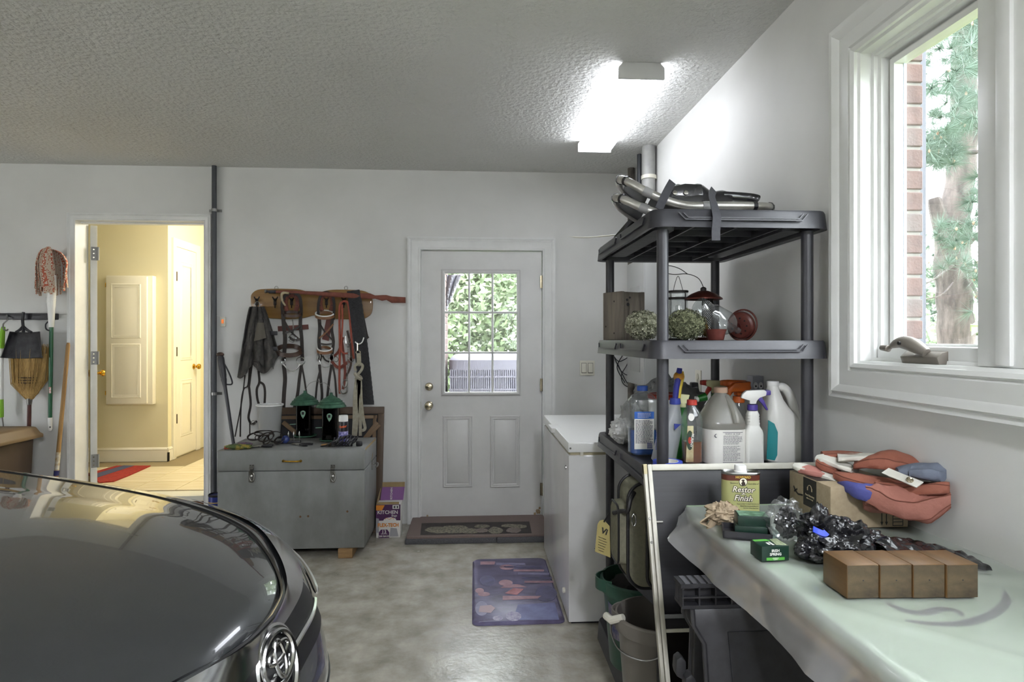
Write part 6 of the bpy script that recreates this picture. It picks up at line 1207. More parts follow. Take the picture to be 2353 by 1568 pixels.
# white bottle with purple trigger
m_purp = mat('purple_plastic', '#4a3a8c', .4); p = base(1729, 2.08); wb_ = thing('spray_bottle', 'white ribbed spray bottle with a purple trigger', 'spray bottle', p)
part('bottle', m_cream, wb_, lambda g: g.loft([ringr(p.x, p.y, w_, w_ * .8, .012, p.z + z) for w_, z in ((.06, 0), (.066, .004), (.064, .105), (.058, .118), (.046, .13), (.044, .136), (.0465, .14), (.043, .145), (.0455, .15), (.042, .155), (.0445, .16), (.041, .165), (.0435, .17), (.038, .178), (.034, .184))])); sprayer(wb_, p + V((0, 0, .208)), 1, m_cream, m_purp, m_purp, 1.0, .017)
# big white jug
p = base(1797, 2.12); wj = thing('white_jug', 'large white handled jug with a teal label at the right of the shelf', 'jug', p)
part('body', m_cream, wj, lambda g: g.loft([ringr(p.x + o_, p.y, w_, d_, r_, p.z + z) for o_, w_, d_, r_, z in ((0, .13, .1, .03, 0), (0, .14, .11, .03, .008), (-.002, .134, .108, .03, .08), (-.006, .122, .104, .03, .14), (-.014, .106, .1, .03, .165), (-.026, .075, .09, .028, .195), (-.032, .055, .075, .024, .22), (-.034, .042, .05, .02, .25), (-.034, .036, .036, .017, .27))]))
part('grip', m_cream, wj, lambda g: g.tube(bez([p + V((-.028, 0, .262)), p + V((.004, 0, .262)), p + V((.026, 0, .238)), p + V((.040, 0, .2)), p + V((.05, 0, .155)), p + V((.05, 0, .13))], 6), [.012] * 4 + [.016] * 23 + [.02] * 4, 12))
part('cap', m_white, wj, lambda g: g.lathe([(.021, .268), (.021, .283), (.019, .285), (0, .285)], p + V((-.034, 0, 0)), 20))
part('label', mat('teal_label', '#2a8f94', .45), wj, lambda g: g.prism([p + V((x, y, z)) for x, y, z in ((-.0715, -.03, .012), (-.055, -.0562, .012), (-.046, -.0562, .03), (-.044, -.0562, .11), (-.056, -.0555, .14), (-.068, -.035, .15))], (-.0006, -.0006, 0)))

# ------------------------------------------------------------------ under the shelf: case, buckets
m_canvas = mat('sage_canvas', '#7e7c69', .85, col2='#716f5e', vs=60, bump=.15, bs=300); m_pipe_b = mat('black_piping', '#1b1b1d', .5)
cs = thing('carry_case', 'sage green soft carry case with black piping standing behind the leaning panel', 'case', (.70, 2.2, .515))
# outline in the X-Z plane, thin in Y
CW0, CW1, CZ0, CZ1, CYf, CYb = .535, .835, .515, .888, 2.10, 2.25
def outline(i, y): return [V(((CW0 + CW1) / 2 + a, y, (CZ0 + CZ1) / 2 + b)) for a, b in rrect(CW1 - CW0 - i, CZ1 - CZ0 - i, .06, 6)]
part('body', m_canvas, cs, lambda g: g.loft([outline(.012, CYf), outline(0, CYf + .012), outline(0, CYb - .01), outline(.01, CYb)]))
part('piping', m_pipe_b, cs, lambda g: g.tube([p + V((-.002, -.002, 0)) for p in outline(.004, CYf + .004)], .006, 8, closed=True)); part('piping', m_pipe_b, cs, lambda g: g.tube(outline(-.004, CYb - .02), .006, 8, closed=True))
part('front_flap', m_canvas, cs, lambda g: g.loft([[V((x, y, z)) for x, z in [(.585 + .20 + a, .705 + b) for a, b in rrect(.38, .36, .045, 5)] if True] for y in (CYf - .03, CYf + .004)]), bevel=.004); part('piping', m_pipe_b, cs, lambda g: g.tube([V((.585 + .20 + a, CYf - .03, .705 + b)) for a, b in rrect(.38, .36, .045, 5)], .006, 8, closed=True))
pk = part('side_pocket', m_canvas, cs, lambda g: g.loft([[V((x, CYf - .005 + .14 * .5 + a, .70 + b)) for a, b in rrect(w_, h_, .03, 5)] for x, w_, h_ in ((CW0 + .01, .125, .22), (CW0 - .03, .12, .21), (CW0 - .036, .10, .19))])); part('pocket_piping', m_pipe_b, pk, lambda g: g.tube([V((CW0 - .032, CYf + .065 + a, .70 + b)) for a, b in rrect(.118, .208, .03, 5)], .004, 6, closed=True))
part('side_handle', m_pipe_b, cs, lambda g: g.tube(bez([V((CW0 + .02, CYf - .006, .855)), V((CW0 + .0, CYf - .03, .835)), V((CW0 - .01, CYf - .035, .80)), V((CW0 - .02, CYf + .0, .79)), V((CW0 - .045, CYf + .03, .775))], 5), .008, 8)); zp = part('zip_pull', m_chrome, cs, lambda g: g.tube([V((CW0 + .012 + .007 * math.cos(t), CYf - .034, .768 + .02 * math.sin(t))) for t in [2 * math.pi * k / 16 for k in range(16)]], .0025, 6, closed=True))
for z in (.80, .60): part('stud', m_dark, cs, lambda g: g.lathe([(.01, 0), (.008, .005), (0, .007)], M=axis((.66, CYf - .031, z), (0, -1, 0)), n=14))
tg = thing('swing_tag', 'yellow paper tag hanging from the carry case', 'tag', (.5, 2.2, .6)); m_tag = mat('yellow_card', '#a89a62', .7)
T = [at(u, v, 2.16) for u, v in ((1386, 1195), (1400, 1210), (1402, 1282), (1367, 1268), (1373, 1205), (1378, 1197))]; part('card', m_tag, tg, lambda g: g.prism(T, (.002, .002, 0))); part('tie', m_pipe_b, tg, lambda g: g.tube(bez([at(1388, 1200, 2.158), at(1394, 1190, 2.15), at(1400, 1180, 2.14)], 4), .003, 6))
text('Vi', .028, frame(at(1389, 1222, 2.157), (1, -.2, -.35), (0, 0, 1)), m_dark, tg, bold=.001); bars('small_print', m_dark, tg, frame(at(1386, 1238, 2.157), (1, -.2, -.35), (0, 0, 1)), .035, 6, .009, .002, seed=4)
# grey bin behind that carries the case
m_binl = mat('light_grey_bin', '#77787d', .5)
part('plastic_tray', m_binl, None, lambda g: g.loft([ringr(.735 + o_, 2.25, w_, .19, .02, z, 3) for z, w_, o_ in ((.4315, .25, .03), (.514, .36, 0))]), label='light grey plastic tray bridging the buckets under the carry case', cat='bin')
def bucket(name, lbl, c, r0, r1, z0, z1, m, mi):
    t = thing(name, lbl, 'bucket', V((c[0], c[1], z0))); o = V((c[0], c[1], 0))
    part('pail', m, t, lambda g: g.lathe([(0, z0), (r0, z0), (r0 + .003, z0 + .005), (lerp(r0, r1, .85), lerp(z0, z1, .85)), (r1, z1 - .05), (r1 + .008, z1 - .05), (r1 + .01, z1 - .006), (r1 + .006, z1), (r1 - .001, z1), (r1 - .006, z1 - .05), (r0 - .002, z0 + .012), (0, z0 + .012)], o, 36)); return t, o
bg_, o = bucket('green_bucket', 'green plastic bucket on the bottom shelf behind the grey one', (.665, 2.43), .115, .148, .0855, .43, mat('green_pail', '#2a5040', .4), None)
part('spout', mat('green_pail', '#2a5040'), bg_, lambda g: g.grid(lambda a, b: o + V((-(.14 + .035 * math.sin(a * math.pi)) * math.cos((a - .5) * .9), (.14 + .03 * math.sin(a * math.pi)) * math.sin((a - .5) * .9), .39 + .046 * b)), 10, 4, t=.004)); part('label', mat('pail_label', '#8a7f8c', .5, col2='#2f3f72', vs=30), bg_, lambda g: g.grid(lambda a, b: o + V((-.135 * math.cos((a - .9) * .7) * (.93 + .07 * b), -.135 * math.sin((.9 - a) * .7 + .3), .22 + .13 * b)), 8, 4, t=.001)); part('rag', mat('black_rag', '#191615', .9), bg_, lambda g: g.ball(o + V((0, 0, .38)), 1, 24, 12, fn=lambda d: 1 + .2 * nz(d, 3), sc=(.115, .115, .05))); part('rag', mat('orange_rag', '#8a4522', .9), bg_, lambda g: g.ball(o + V((.0, -.06, .41)), 1, 18, 10, fn=lambda d: 1 + .3 * nz(d, 3), sc=(.03, .02, .03)))
gy, o = bucket('grey_bucket', 'grey plastic bucket with a wire bail on the front of the bottom shelf', (.645, 2.125), .11, .14, .0855, .42, mat('grey_pail', '#77726b', .45), None)
part('bail_wire', m_steel, gy, lambda g: g.tube(bez([o + V((-.13, .06, .40)), o + V((-.165, .0, .365)), o + V((-.15, -.08, .33)), o + V((-.08, -.15, .33)), o + V((.0, -.155, .36))], 6), .003, 6)); part('bail_grip', m_offwhite, gy, lambda g: g.tube([o + V((-.175, .03, .40)), o + V((-.165, -.01, .402)), o + V((-.13, -.04, .425))], [.014, .014, .012], 10)); part('spout', mat('grey_pail', '#77726b'), gy, lambda g: g.grid(lambda a, b: o + V((-(.13 + .025 * math.sin(a * math.pi)) * math.cos((a - .2) * 1.0), (.13 + .025 * math.sin(a * math.pi)) * math.sin((a - .2) * 1.0), .38 + .044 * b)), 10, 4, t=.004))

# ------------------------------------------------------------------ storm panel leaning against the shelving
m_alw = mat('white_aluminium', '#c3c1b6', .45, .1, col2='#b3b0a2', vs=8); m_darkpane = mat('dark_screen', '#1b1b1e', .32, col2='#222226', vs=6, vstretch=(.2, 1, 20)); m_tint = glass('tinted_glass', (.42, .42, .43), .14, .02)
SP = thing('storm_panel', 'white-edged storm door panel with a dark pane leaning on the shelving', 'panel', (.86, 1.62, 0))
yv = V((0, .19, .595)).normalized(); PM = frame((.537, 1.604, 0.002), (1, 0, 0), yv); PH, PWD = 1.036, .645
def pbx(g, x0, x1, h0, h1, t0=-.012, t1=.006): g.box((0, 0, 0), (0, 0, 0)) if False else g.add([PM @ V((x, h, t)) for x in (x0, x1) for h in (h0, h1) for t in (t0, t1)], [(0, 1, 3, 2), (4, 6, 7, 5), (0, 4, 5, 1), (2, 3, 7, 6), (0, 2, 6, 4), (1, 5, 7, 3)])
part('outer_channel', m_alw, SP, lambda g: pbx(g, 0, .011, 0, PH), bevel=.002); part('stile', m_alw, SP, lambda g: pbx(g, .0125, .026, 0, PH, -.012, .010), bevel=.002); part('stile', m_alw, SP, lambda g: pbx(g, PWD - .026, PWD, 0, PH), bevel=.002)
part('rail', m_alw, SP, lambda g: pbx(g, .026, PWD - .026, PH - .02, PH, -.012, .010), bevel=.002); part('rail', m_alw, SP, lambda g: pbx(g, .026, PWD - .026, 0, .03), bevel=.002)
part('rail', mat('grey_aluminium', '#77787a', .4, .4), SP, lambda g: pbx(g, .026, PWD - .026, .584, .596), bevel=.002); part('rail', m_alw, SP, lambda g: pbx(g, .026, PWD - .026, .546, .556), bevel=.002)
part('dark_pane', m_darkpane, SP, lambda g: pbx(g, .026, PWD - .026, .596, PH - .02, -.006, 0)); part('glass_pane', m_tint, SP, lambda g: pbx(g, .026, PWD - .026, .03, .546, -.004, -.001)); part('gap_strip', m_dark, SP, lambda g: pbx(g, .026, PWD - .026, .556, .584, -.01, -.002))
part('inner_stile', m_alw, SP, lambda g: pbx(g, .105, .112, .45, .546, -.001, .006)); part('inner_rail', m_alw, SP, lambda g: pbx(g, .09, .112, .443, .45, -.001, .006))
part('corner_plug', mat('yellowed_plastic', '#b5aa84', .5), SP, lambda g: pbx(g, 0, .011, PH - .03, PH + .001, -.0125, .0065)); part('latch_pin', m_zinc, SP, lambda g: g.cyl(PM @ V((.026, .86, .006)), PM @ V((.045, .86, .012)), .004, n=8))
for h in (.87, .80): part('rivet', m_zinc, SP, lambda g: g.cyl(PM @ V((.006, h, .006)), PM @ V((.006, h, .010)), .004, n=8))

# ------------------------------------------------------------------ sawhorses, table, plastic sheet
m_saw = mat('sawhorse_plastic', '#242427', .5, col2='#2c2c30', vs=30)
def sawhorse(lbl, Y):
    t = thing('sawhorse', lbl, 'sawhorse', (.83, Y + .03, 0), group='sawhorses under the table')
    part('beam', m_saw, t, lambda g: g.bx(.518, 1.16, Y + .004, Y + .06, .762, .7725)); part('beam_web', m_saw, t, lambda g: g.bx(.52, 1.16, Y + .028, Y + .034, .712, .764)); part('beam_flange', m_saw, t, lambda g: g.bx(.52, 1.16, Y, Y + .06, .712, .720)); part('beam_flange', m_saw, t, lambda g: g.bx(.52, 1.16, Y, Y + .01, .738, .742))
    for k in range(16): part('rib', m_saw, t, lambda g: g.bx(.523 + .042 * k - .002, .523 + .042 * k + .002, Y + .002, Y + .058, .72, .764))
    for k in range(9): part('tread', mat('sawhorse_tread', '#55555a', .7), t, lambda g: g.bx(.53 + .02 * k, .543 + .02 * k, Y + .006, Y + .058, .7722, .7738))
    for sg in (-1, 1):
        yb = Y + .03 + sg * .03; sl = -.18 if sg < 0 else .015
        def P3(x, z, o=0.0): return V((x, yb + sl * (.712 - z) / .712 + sg * o, z))
        outp = [(.545, .712), (.545, .675), (.568, .635), (.56, .3), (.545, 0.0), (.66, 0.0), (.70, .34), (.76, .46), (.92, .46), (.98, .34), (1.02, 0.0), (1.135, 0.0), (1.12, .3), (1.112, .635), (1.135, .675), (1.135, .712)]
        part('leg_panel', m_saw, t, lambda g: g.prism([P3(x, z, -.02) for x, z in outp], (0, sg * .022, 0)), bevel=.003)
        part('panel_border', m_saw, t, lambda g: g.tube([P3(x, z, .004) for x, z in outp[:6]], .006, 6)); part('panel_inset', m_saw, t, lambda g: g.prism([P3(x, z, .002) for x, z in ((.63, .66), (1.05, .66), (1.05, .50), (.63, .50))], (0, sg * .003, 0)))
    return t
sawhorse('black plastic folding sawhorse under the far end of the table', 1.50); sawhorse('black plastic folding sawhorse under the near end of the table', .05)
part('clamp_jaw', m_saw, None, lambda g: [g.prism([at(u, v, 1.5) for u, v in ((1553, 1543), (1555, 1518), (1566, 1510), (1577, 1522), (1577, 1568), (1556, 1556))], (.0, .03, 0))], label='black plastic clamp jaw standing in front of the leaning panel', cat='clamp', bevel=.003)
part('clamp_jaw', m_saw, None, lambda g: [g.prism([at(u, v, 1.48) for u, v in ((1575, 1600), (1576, 1560), (1590, 1551), (1600, 1566), (1601, 1600))], (.0, .03, 0))], label='lower black plastic clamp jaw at the bottom edge beside the sawhorse', cat='clamp', bevel=.003)
m_greentop = mat('pale_green_board', '#a9bfa0', .5, col2='#b5c7ac', vs=3)
ZTB = .8765; tb_ = thing('work_table', 'pale green board laid on sawhorses as a work table', 'table', (.92, .7, 0))
part('board', m_greentop, tb_, lambda g: g.bx(.652, 1.197, -.6, 1.85, .841, ZTB), bevel=.004)
for x in (.71, 1.12): part('bearer', m_pole_w, tb_, lambda g: g.bx(x - .02, x + .02, -.5, 1.75, .774, .841))
m_mark = mat('grey_stencil', '#3f4846', .7)
for pts, w_ in (([(2038, 1385), (2070, 1402), (2120, 1411), (2160, 1401), (2195, 1405), (2213, 1418)], .014), ([(2080, 1427), (2130, 1434), (2190, 1436), (2240, 1428), (2285, 1410), (2312, 1385), (2308, 1362)], .014)): part('stencil_mark', m_mark, tb_, lambda g: g.ribbon([V((p.x, p.y, ZTB + .0006)) for p in bez([atZ(u, v, ZTB) for u, v in pts], 5)], [.004] + [w_ * (.6 + .8 * math.sin(3.1 * k / (5 * (len(pts) - 1)))) for k in range(1, 5 * (len(pts) - 1) + 1)], .0008, nrm=(0, 0, 1)))
m_sheet = glass('plastic_sheet', (.93, .94, .93), .22, .09, haze=.44, hcol=(.82, .82, .84), transl=.45)
def sheet(a, b):
    Y = lerp(-.55, 1.825, b); wob = nz((Y * 2.1, 3.3, 0))
    tipf = math.exp(-((Y - 1.735) / .12) ** 2); over = .105 + .03 * wob; endf = min(1, max(0, (1.83 - Y) / .10)); over *= .35 + .65 * endf
    if a < .6:
        x = lerp(1.194, .652, a / .6); z = ZTB + .0012 + .0012 * (1 + nz((x * 9, Y * 7, 1))) + .0035 * max(0, 1 - 14 * abs(nz((x * 2.2 + Y * 1.3, Y * 1.6, 7))))
        return (x, Y, z)
    q = (a - .6) / .4; ang = min(1, q * 3.0) * (R(62) - R(24) * tipf); d = over * q
    rip = .012 * q * (1 - 2 * abs(math.sin(Y * 9 + q * 1.5 + nz((Y * 2, q, 4))))) * .5 + .008 * q * math.sin(Y * 21 + 2 * nz((Y * 3, 0, 2)) * 3) + .004 * q * nz((Y * 30, q * 4, 5))
    return (.652 - math.cos(ang) * d - .004 * min(1, q * 6) + rip * .8, Y + .02 * q * nz((Y * 6, q, 9)), ZTB + .002 - math.sin(ang) * d - .35 * rip)
part('plastic_sheet', m_sheet, None, lambda g: g.grid(sheet, 46, 130), label='translucent plastic sheet spread over the work table and hanging off its edge', cat='plastic sheet', fixn=True, smooth=60)
ZB = ZTB + .0055

# wood blocks
m_tim = mat('stained_timber', '#6b4d28', .45, col2='#513a1e', vs=5, vstretch=(5, .5, 5), bump=.08, bs=60); m_end = mat('end_grain', '#5c4f39', .8, col2='#2e261b', vs=16, vstretch=(1, 1, 2.2), contrast=(.3, .75), detail=6, bump=.2, bs=90)
bx0 = .727
for i in range(4):
    x = bx0 + .0655 * i; lbl = ('stained timber block, leftmost of four in a row on the table', 'stained timber block, second from the left of four on the table', 'stained timber block, third from the left of four on the table', 'stained timber block, rightmost of four in a row on the table')[i]
    yb = (1.150, 1.147, 1.144, 1.140)[i]; t = thing('timber_block', lbl, 'wood block', (x + .0325, yb + .04, ZB), group='timber blocks on the table')
    part('block', m_tim, t, lambda g: g.bx(x + .0003, x + .065, yb, yb + .082, ZB, ZB + .0655), bevel=.0012); part('end_face', m_end, t, lambda g: g.bx(x + .0015, x + .0638, yb - .0006, yb + .001, ZB + .0012, ZB + .0643))
    part('nail_hole', m_dark, t, lambda g: g.cyl((x + .033, yb - .0012, ZB + .035), (x + .033, yb + .002, ZB + .035), .0014, n=8))
# soap cartons
m_soap = mat('soap_green', '#122c22', .35); m_soapl = mat('soap_lime', '#4f9a3a', .45)
p = atZ(1782, 1290, ZB); sb = thing('soap_carton', 'green soap carton with white lettering standing nearest the table edge', 'soap box', V((p.x, p.y + .03, ZB)), group='soap cartons on the table'); QM = frame(V((p.x, p.y, ZB)), (1, .06, 0), (0, 0, 1)); SWd, SHt, SDp = .066, .034, .052
part('box', m_soap, sb, lambda g: g.plate([(-SWd / 2, 0), (SWd / 2, 0), (SWd / 2, SHt), (-SWd / 2, SHt)], QM, -SDp), bevel=.0008)
text('IRISH', .0085, QM @ Matrix.Translation((0, .0235, .0006)), m_whitep, sb, bold=.0002); text('SPRING', .0085, QM @ Matrix.Translation((0, .0155, .0006)), m_whitep, sb, bold=.0002)
part('print_bar', m_soapl, sb, lambda g: g.plate([(-.022, .002), (.022, .002), (.022, .0085), (-.022, .0085)], QM @ Matrix.Translation((0, 0, .0002)), .0004)); text('ORIGINAL', .0034, QM @ Matrix.Translation((0, .0068, .0008)), m_whitep, sb); text('CLEAN', .0034, QM @ Matrix.Translation((0, .0038, .0008)), m_whitep, sb)
TM = QM @ Matrix.Translation((0, SHt, -SDp / 2)) @ Matrix.Rotation(R(-90), 4, 'X')
part('print_bar', m_soapl, sb, lambda g: g.plate([(-.031, .010), (.008, .010), (.003, .022), (-.031, .022)], TM @ Matrix.Translation((0, 0, .0002)), .0004)); part('print_picture', mat('bar_soap_print', '#5d6a4a', .5, col2='#a0a888', vs=120), sb, lambda g: g.plate([(.006, -.018), (.031, -.024), (.031, .024), (.012, .02)], TM @ Matrix.Translation((0, 0, .0002)), .0004)); text('IRISH', .0065, TM @ Matrix.Translation((-.008, -.008, .0006)) @ Matrix.Rotation(R(90), 4, 'Z'), m_whitep, sb, bold=.0004); text('SPRING', .0065, TM @ Matrix.Translation((.000, -.008, .0006)) @ Matrix.Rotation(R(90), 4, 'Z'), m_whitep, sb, bold=.0004)
ty = thing('black_tray', 'shallow black plastic tray holding two green soap cartons', 'tray', (.69, 1.53, ZB)); TA = Matrix.Translation((.698, 1.535, ZB)) @ Matrix.Rotation(R(-20), 4, 'Z')
G(TA).bx(-.056, .062, -.035, .045, 0, .004).bx(-.056, .062, -.035, -.031, 0, .018).bx(-.056, .062, .041, .045, 0, .018).bx(-.056, -.052, -.035, .045, 0, .018).bx(.058, .062, -.035, .045, 0, .018).build('tray', m_black, ty)
for i, (ox, oy, oz, lbl) in enumerate(((.012, .006, .0045, 'dark green soap carton lying in the black tray, lower of two'), (.016, .008, .0305, 'dark green soap carton stacked on another in the black tray'))):
    t = thing('soap_carton', lbl, 'soap box', TA @ V((ox, oy, oz)), group='soap cartons on the table'); Bm = TA @ Matrix.Translation((ox, oy, oz)) @ Matrix.Rotation(R(6 * i), 4, 'Z')
    G(Bm).bx(-.038, .040, -.026, .028, 0, .0255).build('box', m_soap, t, bevel=.001); G(Bm).bx(-.034, .036, -.022, .024, .0255, .0259).build('print_picture', mat('leaf_print', '#2f5a3e', .4, col2='#7fa088', vs=50), t)
# tan glove
m_glove = mat('tan_leather_glove', '#8d7c64', .8, col2='#a3927a', vs=9, bump=.25, bs=90)
gv = thing('work_glove', 'crumpled tan leather work glove at the far corner of the table', 'glove', (.672, 1.66, ZB)); c = at(1660, 1205, 1.64)
crumple('palm', m_glove, None, V((c.x, c.y, ZB + .026)), (.042, .036, .028), 2.4, cat=None, parent=gv, base_z=ZB, amp=.5); 
for (u0, v0, u1, v1, r) in ((1668, 1185, 1690, 1172, .011), (1645, 1195, 1628, 1218, .011), (1672, 1200, 1692, 1205, .012), (1655, 1185, 1660, 1172, .009)): part('finger', m_glove, gv, lambda g: g.tube(bez([at((u0 + 1660) / 2, (v0 + 1205) / 2, 1.64), at(u0, v0, 1.635), at((u0 + u1) / 2, (v0 + v1) / 2 - 4, 1.63), at(u1, v1, 1.63)], 5), [r * 1.1] * 8 + [r] * 5 + [r * .9, r * .8, r * .5], 10, flat=.75))
part('cuff', m_glove, gv, lambda g: g.grid(lambda a, b: at(1640 + 30 * math.cos(a * 6.28) * (.7 + .3 * b), 1200 + 16 * math.sin(a * 6.28) * (.6 + .4 * b) + 6 * math.sin(a * 13), 1.66 - .04 * b), 26, 4, t=.003))
# finish can
m_tin = mat('can_label_green', '#a3a36c', .4); m_band = mat('can_band_brown', '#5a2c20', .4); p = at(1701, 1150, 1.745); p.z = ZB; CR = R(6)
cn_ = thing('finish_can', 'oblong tin of wood finish with a yellow-green label and white cap', 'can', p); CM = Matrix.Translation(p) @ Matrix.Rotation(-CR, 4, 'Z')
def oval(w_, d_, z): return [CM @ V((x, y, z)) for x, y in rrect(w_, d_, d_ / 2 - .001, 8)]
CWd, CDp, CHt = .108, .05, .118
part('tin_body', m_tin, cn_, lambda g: g.loft([oval(CWd, CDp, 0), oval(CWd, CDp, CHt - .002)])); part('label_band', m_band, cn_, lambda g: g.loft([oval(CWd + .0008, CDp + .0008, CHt - .020), oval(CWd + .0008, CDp + .0008, CHt - .003)], caps=False)); part('top_rim', m_steel, cn_, lambda g: g.loft([oval(CWd - .01, CDp - .01, CHt - .002), oval(CWd + .002, CDp + .002, CHt - .004), oval(CWd + .004, CDp + .004, CHt), oval(CWd, CDp, CHt + .003), oval(CWd - .006, CDp - .006, CHt - .0015)]))
part('cap', m_white, cn_, lambda g: g.lathe([(.0185, 0), (.0185, .006), (.017, .007), (.0168, .02), (.015, .023), (0, .0235)], M=CM @ Matrix.Translation((.0, 0, CHt - .002)), n=26)); FMc = CM @ frame((0, -CDp / 2 - .0006, 0), (1, 0, 0), (0, 0, 1)); m_cream2 = mat('cream_ink', '#ece6d2', .5); m_gold = mat('gold_ink', '#c9a94a', .5)
T_ = lambda x, y, z=0.0: FMc @ Matrix.Translation((x, y, z))
text('HOWARD', .0095, T_(0, CHt - .010, .0006), m_gold, cn_, bold=.0003); part('emblem', m_cream2, cn_, lambda g: g.plate([(.0115 * math.cos(2 * math.pi * k / 22), .0115 * math.sin(2 * math.pi * k / 22)) for k in range(22)], T_(0, CHt - .023, .0004), .0005)); part('emblem_ring', m_dark, cn_, lambda g: g.tube([T_(0, CHt - .023, .001) @ V((.0115 * math.cos(2 * math.pi * k / 22), .0115 * math.sin(2 * math.pi * k / 22), 0)) for k in range(22)], .0008, 5, closed=True)); part('emblem_figure', mat('emblem_brown', '#33241c', .6), cn_, lambda g: g.plate([(-.003, -.011), (.006, -.009), (.005, -.002), (.002, .001), (.004, .006), (-.001, .007), (-.006, .004), (-.002, .001), (-.006, -.004)], T_(0, CHt - .023, .0009), .0004))
m_tink = mat('title_ink', '#1c1a24', .6)
for m_, bo, z_ in ((m_tink, .0016, .0003), (m_cream2, .0002, .0008)): text('Restor', .023, T_(0, CHt - .046, z_) @ Matrix.Rotation(R(-3), 4, 'Z'), m_, cn_, bold=bo, shear=.22); text('-A-', .010, T_(0, CHt - .0575, z_), m_, cn_, bold=bo * .6, shear=.22); text('Finish', .023, T_(0, CHt - .071, z_) @ Matrix.Rotation(R(-3), 4, 'Z'), m_, cn_, bold=bo, shear=.22)
text('"Restore it', .0052, T_(-.027, CHt - .027, .0004), m_tink, cn_, shear=.2); text("Don't Strip it!\"", .0052, T_(.029, CHt - .029, .0004), m_tink, cn_, shear=.2)
for i, s_ in enumerate(('Restores Color To Faded Wood Finishes', 'Blends Out Scratches & Blemishes', 'Removes White Heat Rings')): text(s_, .0038, T_(.014 + .004 * i, CHt - .087 - .006 * i, .0004), m_tink, cn_)
part('label_corner', m_band, cn_, lambda g: g.plate([(-.046, .002), (.01, .002), (-.01, .014), (-.046, .04)], T_(0, 0, .0002), .0005))
# bags
m_clearbag = glass('clear_film', (.90, .91, .92), .16, .1, haze=.05, hcol=(.7, .7, .7), edge=.4); m_blackbag = mat('black_film', '#17171a', .22, bump=.5, bs=60, coat=.3)
c = at(1806, 1192, 1.49); crumple('clear_bag', m_clearbag, 'crinkled clear plastic bag between the soap cartons and the cardboard box', V((c.x, c.y, ZB + .05)), (.047, .04, .052), 3.7, base_z=ZB, amp=.5, n=(80, 50), f1=1.8, f2=2.4, ridge=-1); crumple('dark_scrap', m_blackbag, 'dark scrap of film inside the clear plastic bag', V((c.x + .004, c.y + .004, ZB + .045)), (.026, .02, .038), 8.2, base_z=ZB, amp=.4)
bbg = thing('trash_bag', 'crumpled shiny black trash bag in front of the cardboard box', 'trash bag', (.87, 1.42, ZB))
for i, (u, v, Y, sx, sy, sz) in enumerate(((1890, 1232, 1.42, .058, .05, .05), (1945, 1240, 1.40, .055, .05, .04), (1865, 1262, 1.36, .036, .035, .028), (1920, 1268, 1.33, .05, .04, .03), (1985, 1258, 1.42, .05, .045, .025))):
    c = at(u, v, Y); crumple('film_bulge', m_blackbag, None, V((c.x, c.y, ZB + sz * .9)), (sx, sy, sz), i * 3.1 + .7, cat=None, parent=bbg, base_z=ZB, amp=.6, n=(90, 56), f1=1.6, f2=2.2, ridge=-1)
def tailf(a, b):
    x = lerp(.94, 1.13, a); yn, yf = lerp(1.32, 1.265, a), lerp(1.50, 1.42 - .1 * max(0, a - .7), a); y = lerp(yn, yf, b)
    h = .026 * math.sin(math.pi * min(1, max(0, b))) ** .5 * (1 - .75 * a) + .004 + .014 * abs(nz((x * 22, y * 30, 2))) + .006 * abs(nz((x * 60, y * 50, 8))) ; return (x, y, ZB + max(.001, h - .004 * (b in (0, 1))))
part('film_tail', m_blackbag, bbg, lambda g: g.grid(tailf, 50, 34, t=0), smooth=40, fixn=True); c = at(1880, 1222, 1.365)
part('blue_tie', mat('cobalt_tie', '#2440c8', .5), bbg, lambda g: g.ribbon(bez([c + V((-.012, 0, .006)), c, c + V((.012, -.004, -.004)), c + V((.02, 0, -.002))], 3), .014, .002, nrm=(0, -.8, .6)))
# cardboard box
m_kraft = mat('kraft_board', '#a5957b', .85, col2='#9a8a70', vs=70); m_tape = mat('black_tape', '#26241f', .45); CB = (.952, 1.17, 1.578, 1.792, ZB, ZB + .112)
cbx = thing('cardboard_box', 'brown cardboard box with black printed tape in the corner of the table', 'cardboard box', (1.06, 1.685, ZB)); part('carton', m_kraft, cbx, lambda g: g.bx(*CB), bevel=.003)
part('tape', m_tape, cbx, lambda g: g.bx(CB[0] - .0006, CB[0], 1.645, 1.712, ZB + .03, CB[5] - .002)); part('tape', m_tape, cbx, lambda g: g.bx(CB[0] + .002, CB[1], 1.645, 1.712, CB[5], CB[5] + .0006)); LMx = lambda y, z: frame((CB[0] - .0009, y, z), (0, -1, 0), (0, 0, 1))
text('Free listening', .0085, LMx(1.678, ZB + .062), mat('kraft_ink', '#b9a98c', .7), cbx); text('millions of songs', .0052, LMx(1.678, ZB + .053), mat('kraft_ink', '#b9a98c'), cbx)
hp_ = LMx(1.678, ZB + .082); part('headphone_icon', mat('kraft_ink', '#b9a98c'), cbx, lambda g: [g.tube([hp_ @ V((.010 * math.cos(t), .010 * math.sin(t), 0)) for t in [math.pi * k / 12 for k in range(13)]], .0009, 5), g.plate([(-.013, -.006), (-.009, -.006), (-.009, .003), (-.013, .003)], hp_, .0005), g.plate([(.009, -.006), (.013, -.006), (.013, .003), (.009, .003)], hp_, .0005)])
part('arrow_print', m_tape, cbx, lambda g: [g.ribbon([LMx(y, z) @ V((0, 0, 0)) for y, z in bez2], w_, .0006, nrm=(-1, 0, 0)) for bez2, w_ in (([(1.765, ZB + .07), (1.755, ZB + .058), (1.74, ZB + .052), (1.715, ZB + .055)], .005), ([(1.64, ZB + .055), (1.625, ZB + .045), (1.612, ZB + .03)], .006), ([(1.762, ZB + .055), (1.745, ZB + .066)], .004))], kind='stuff')
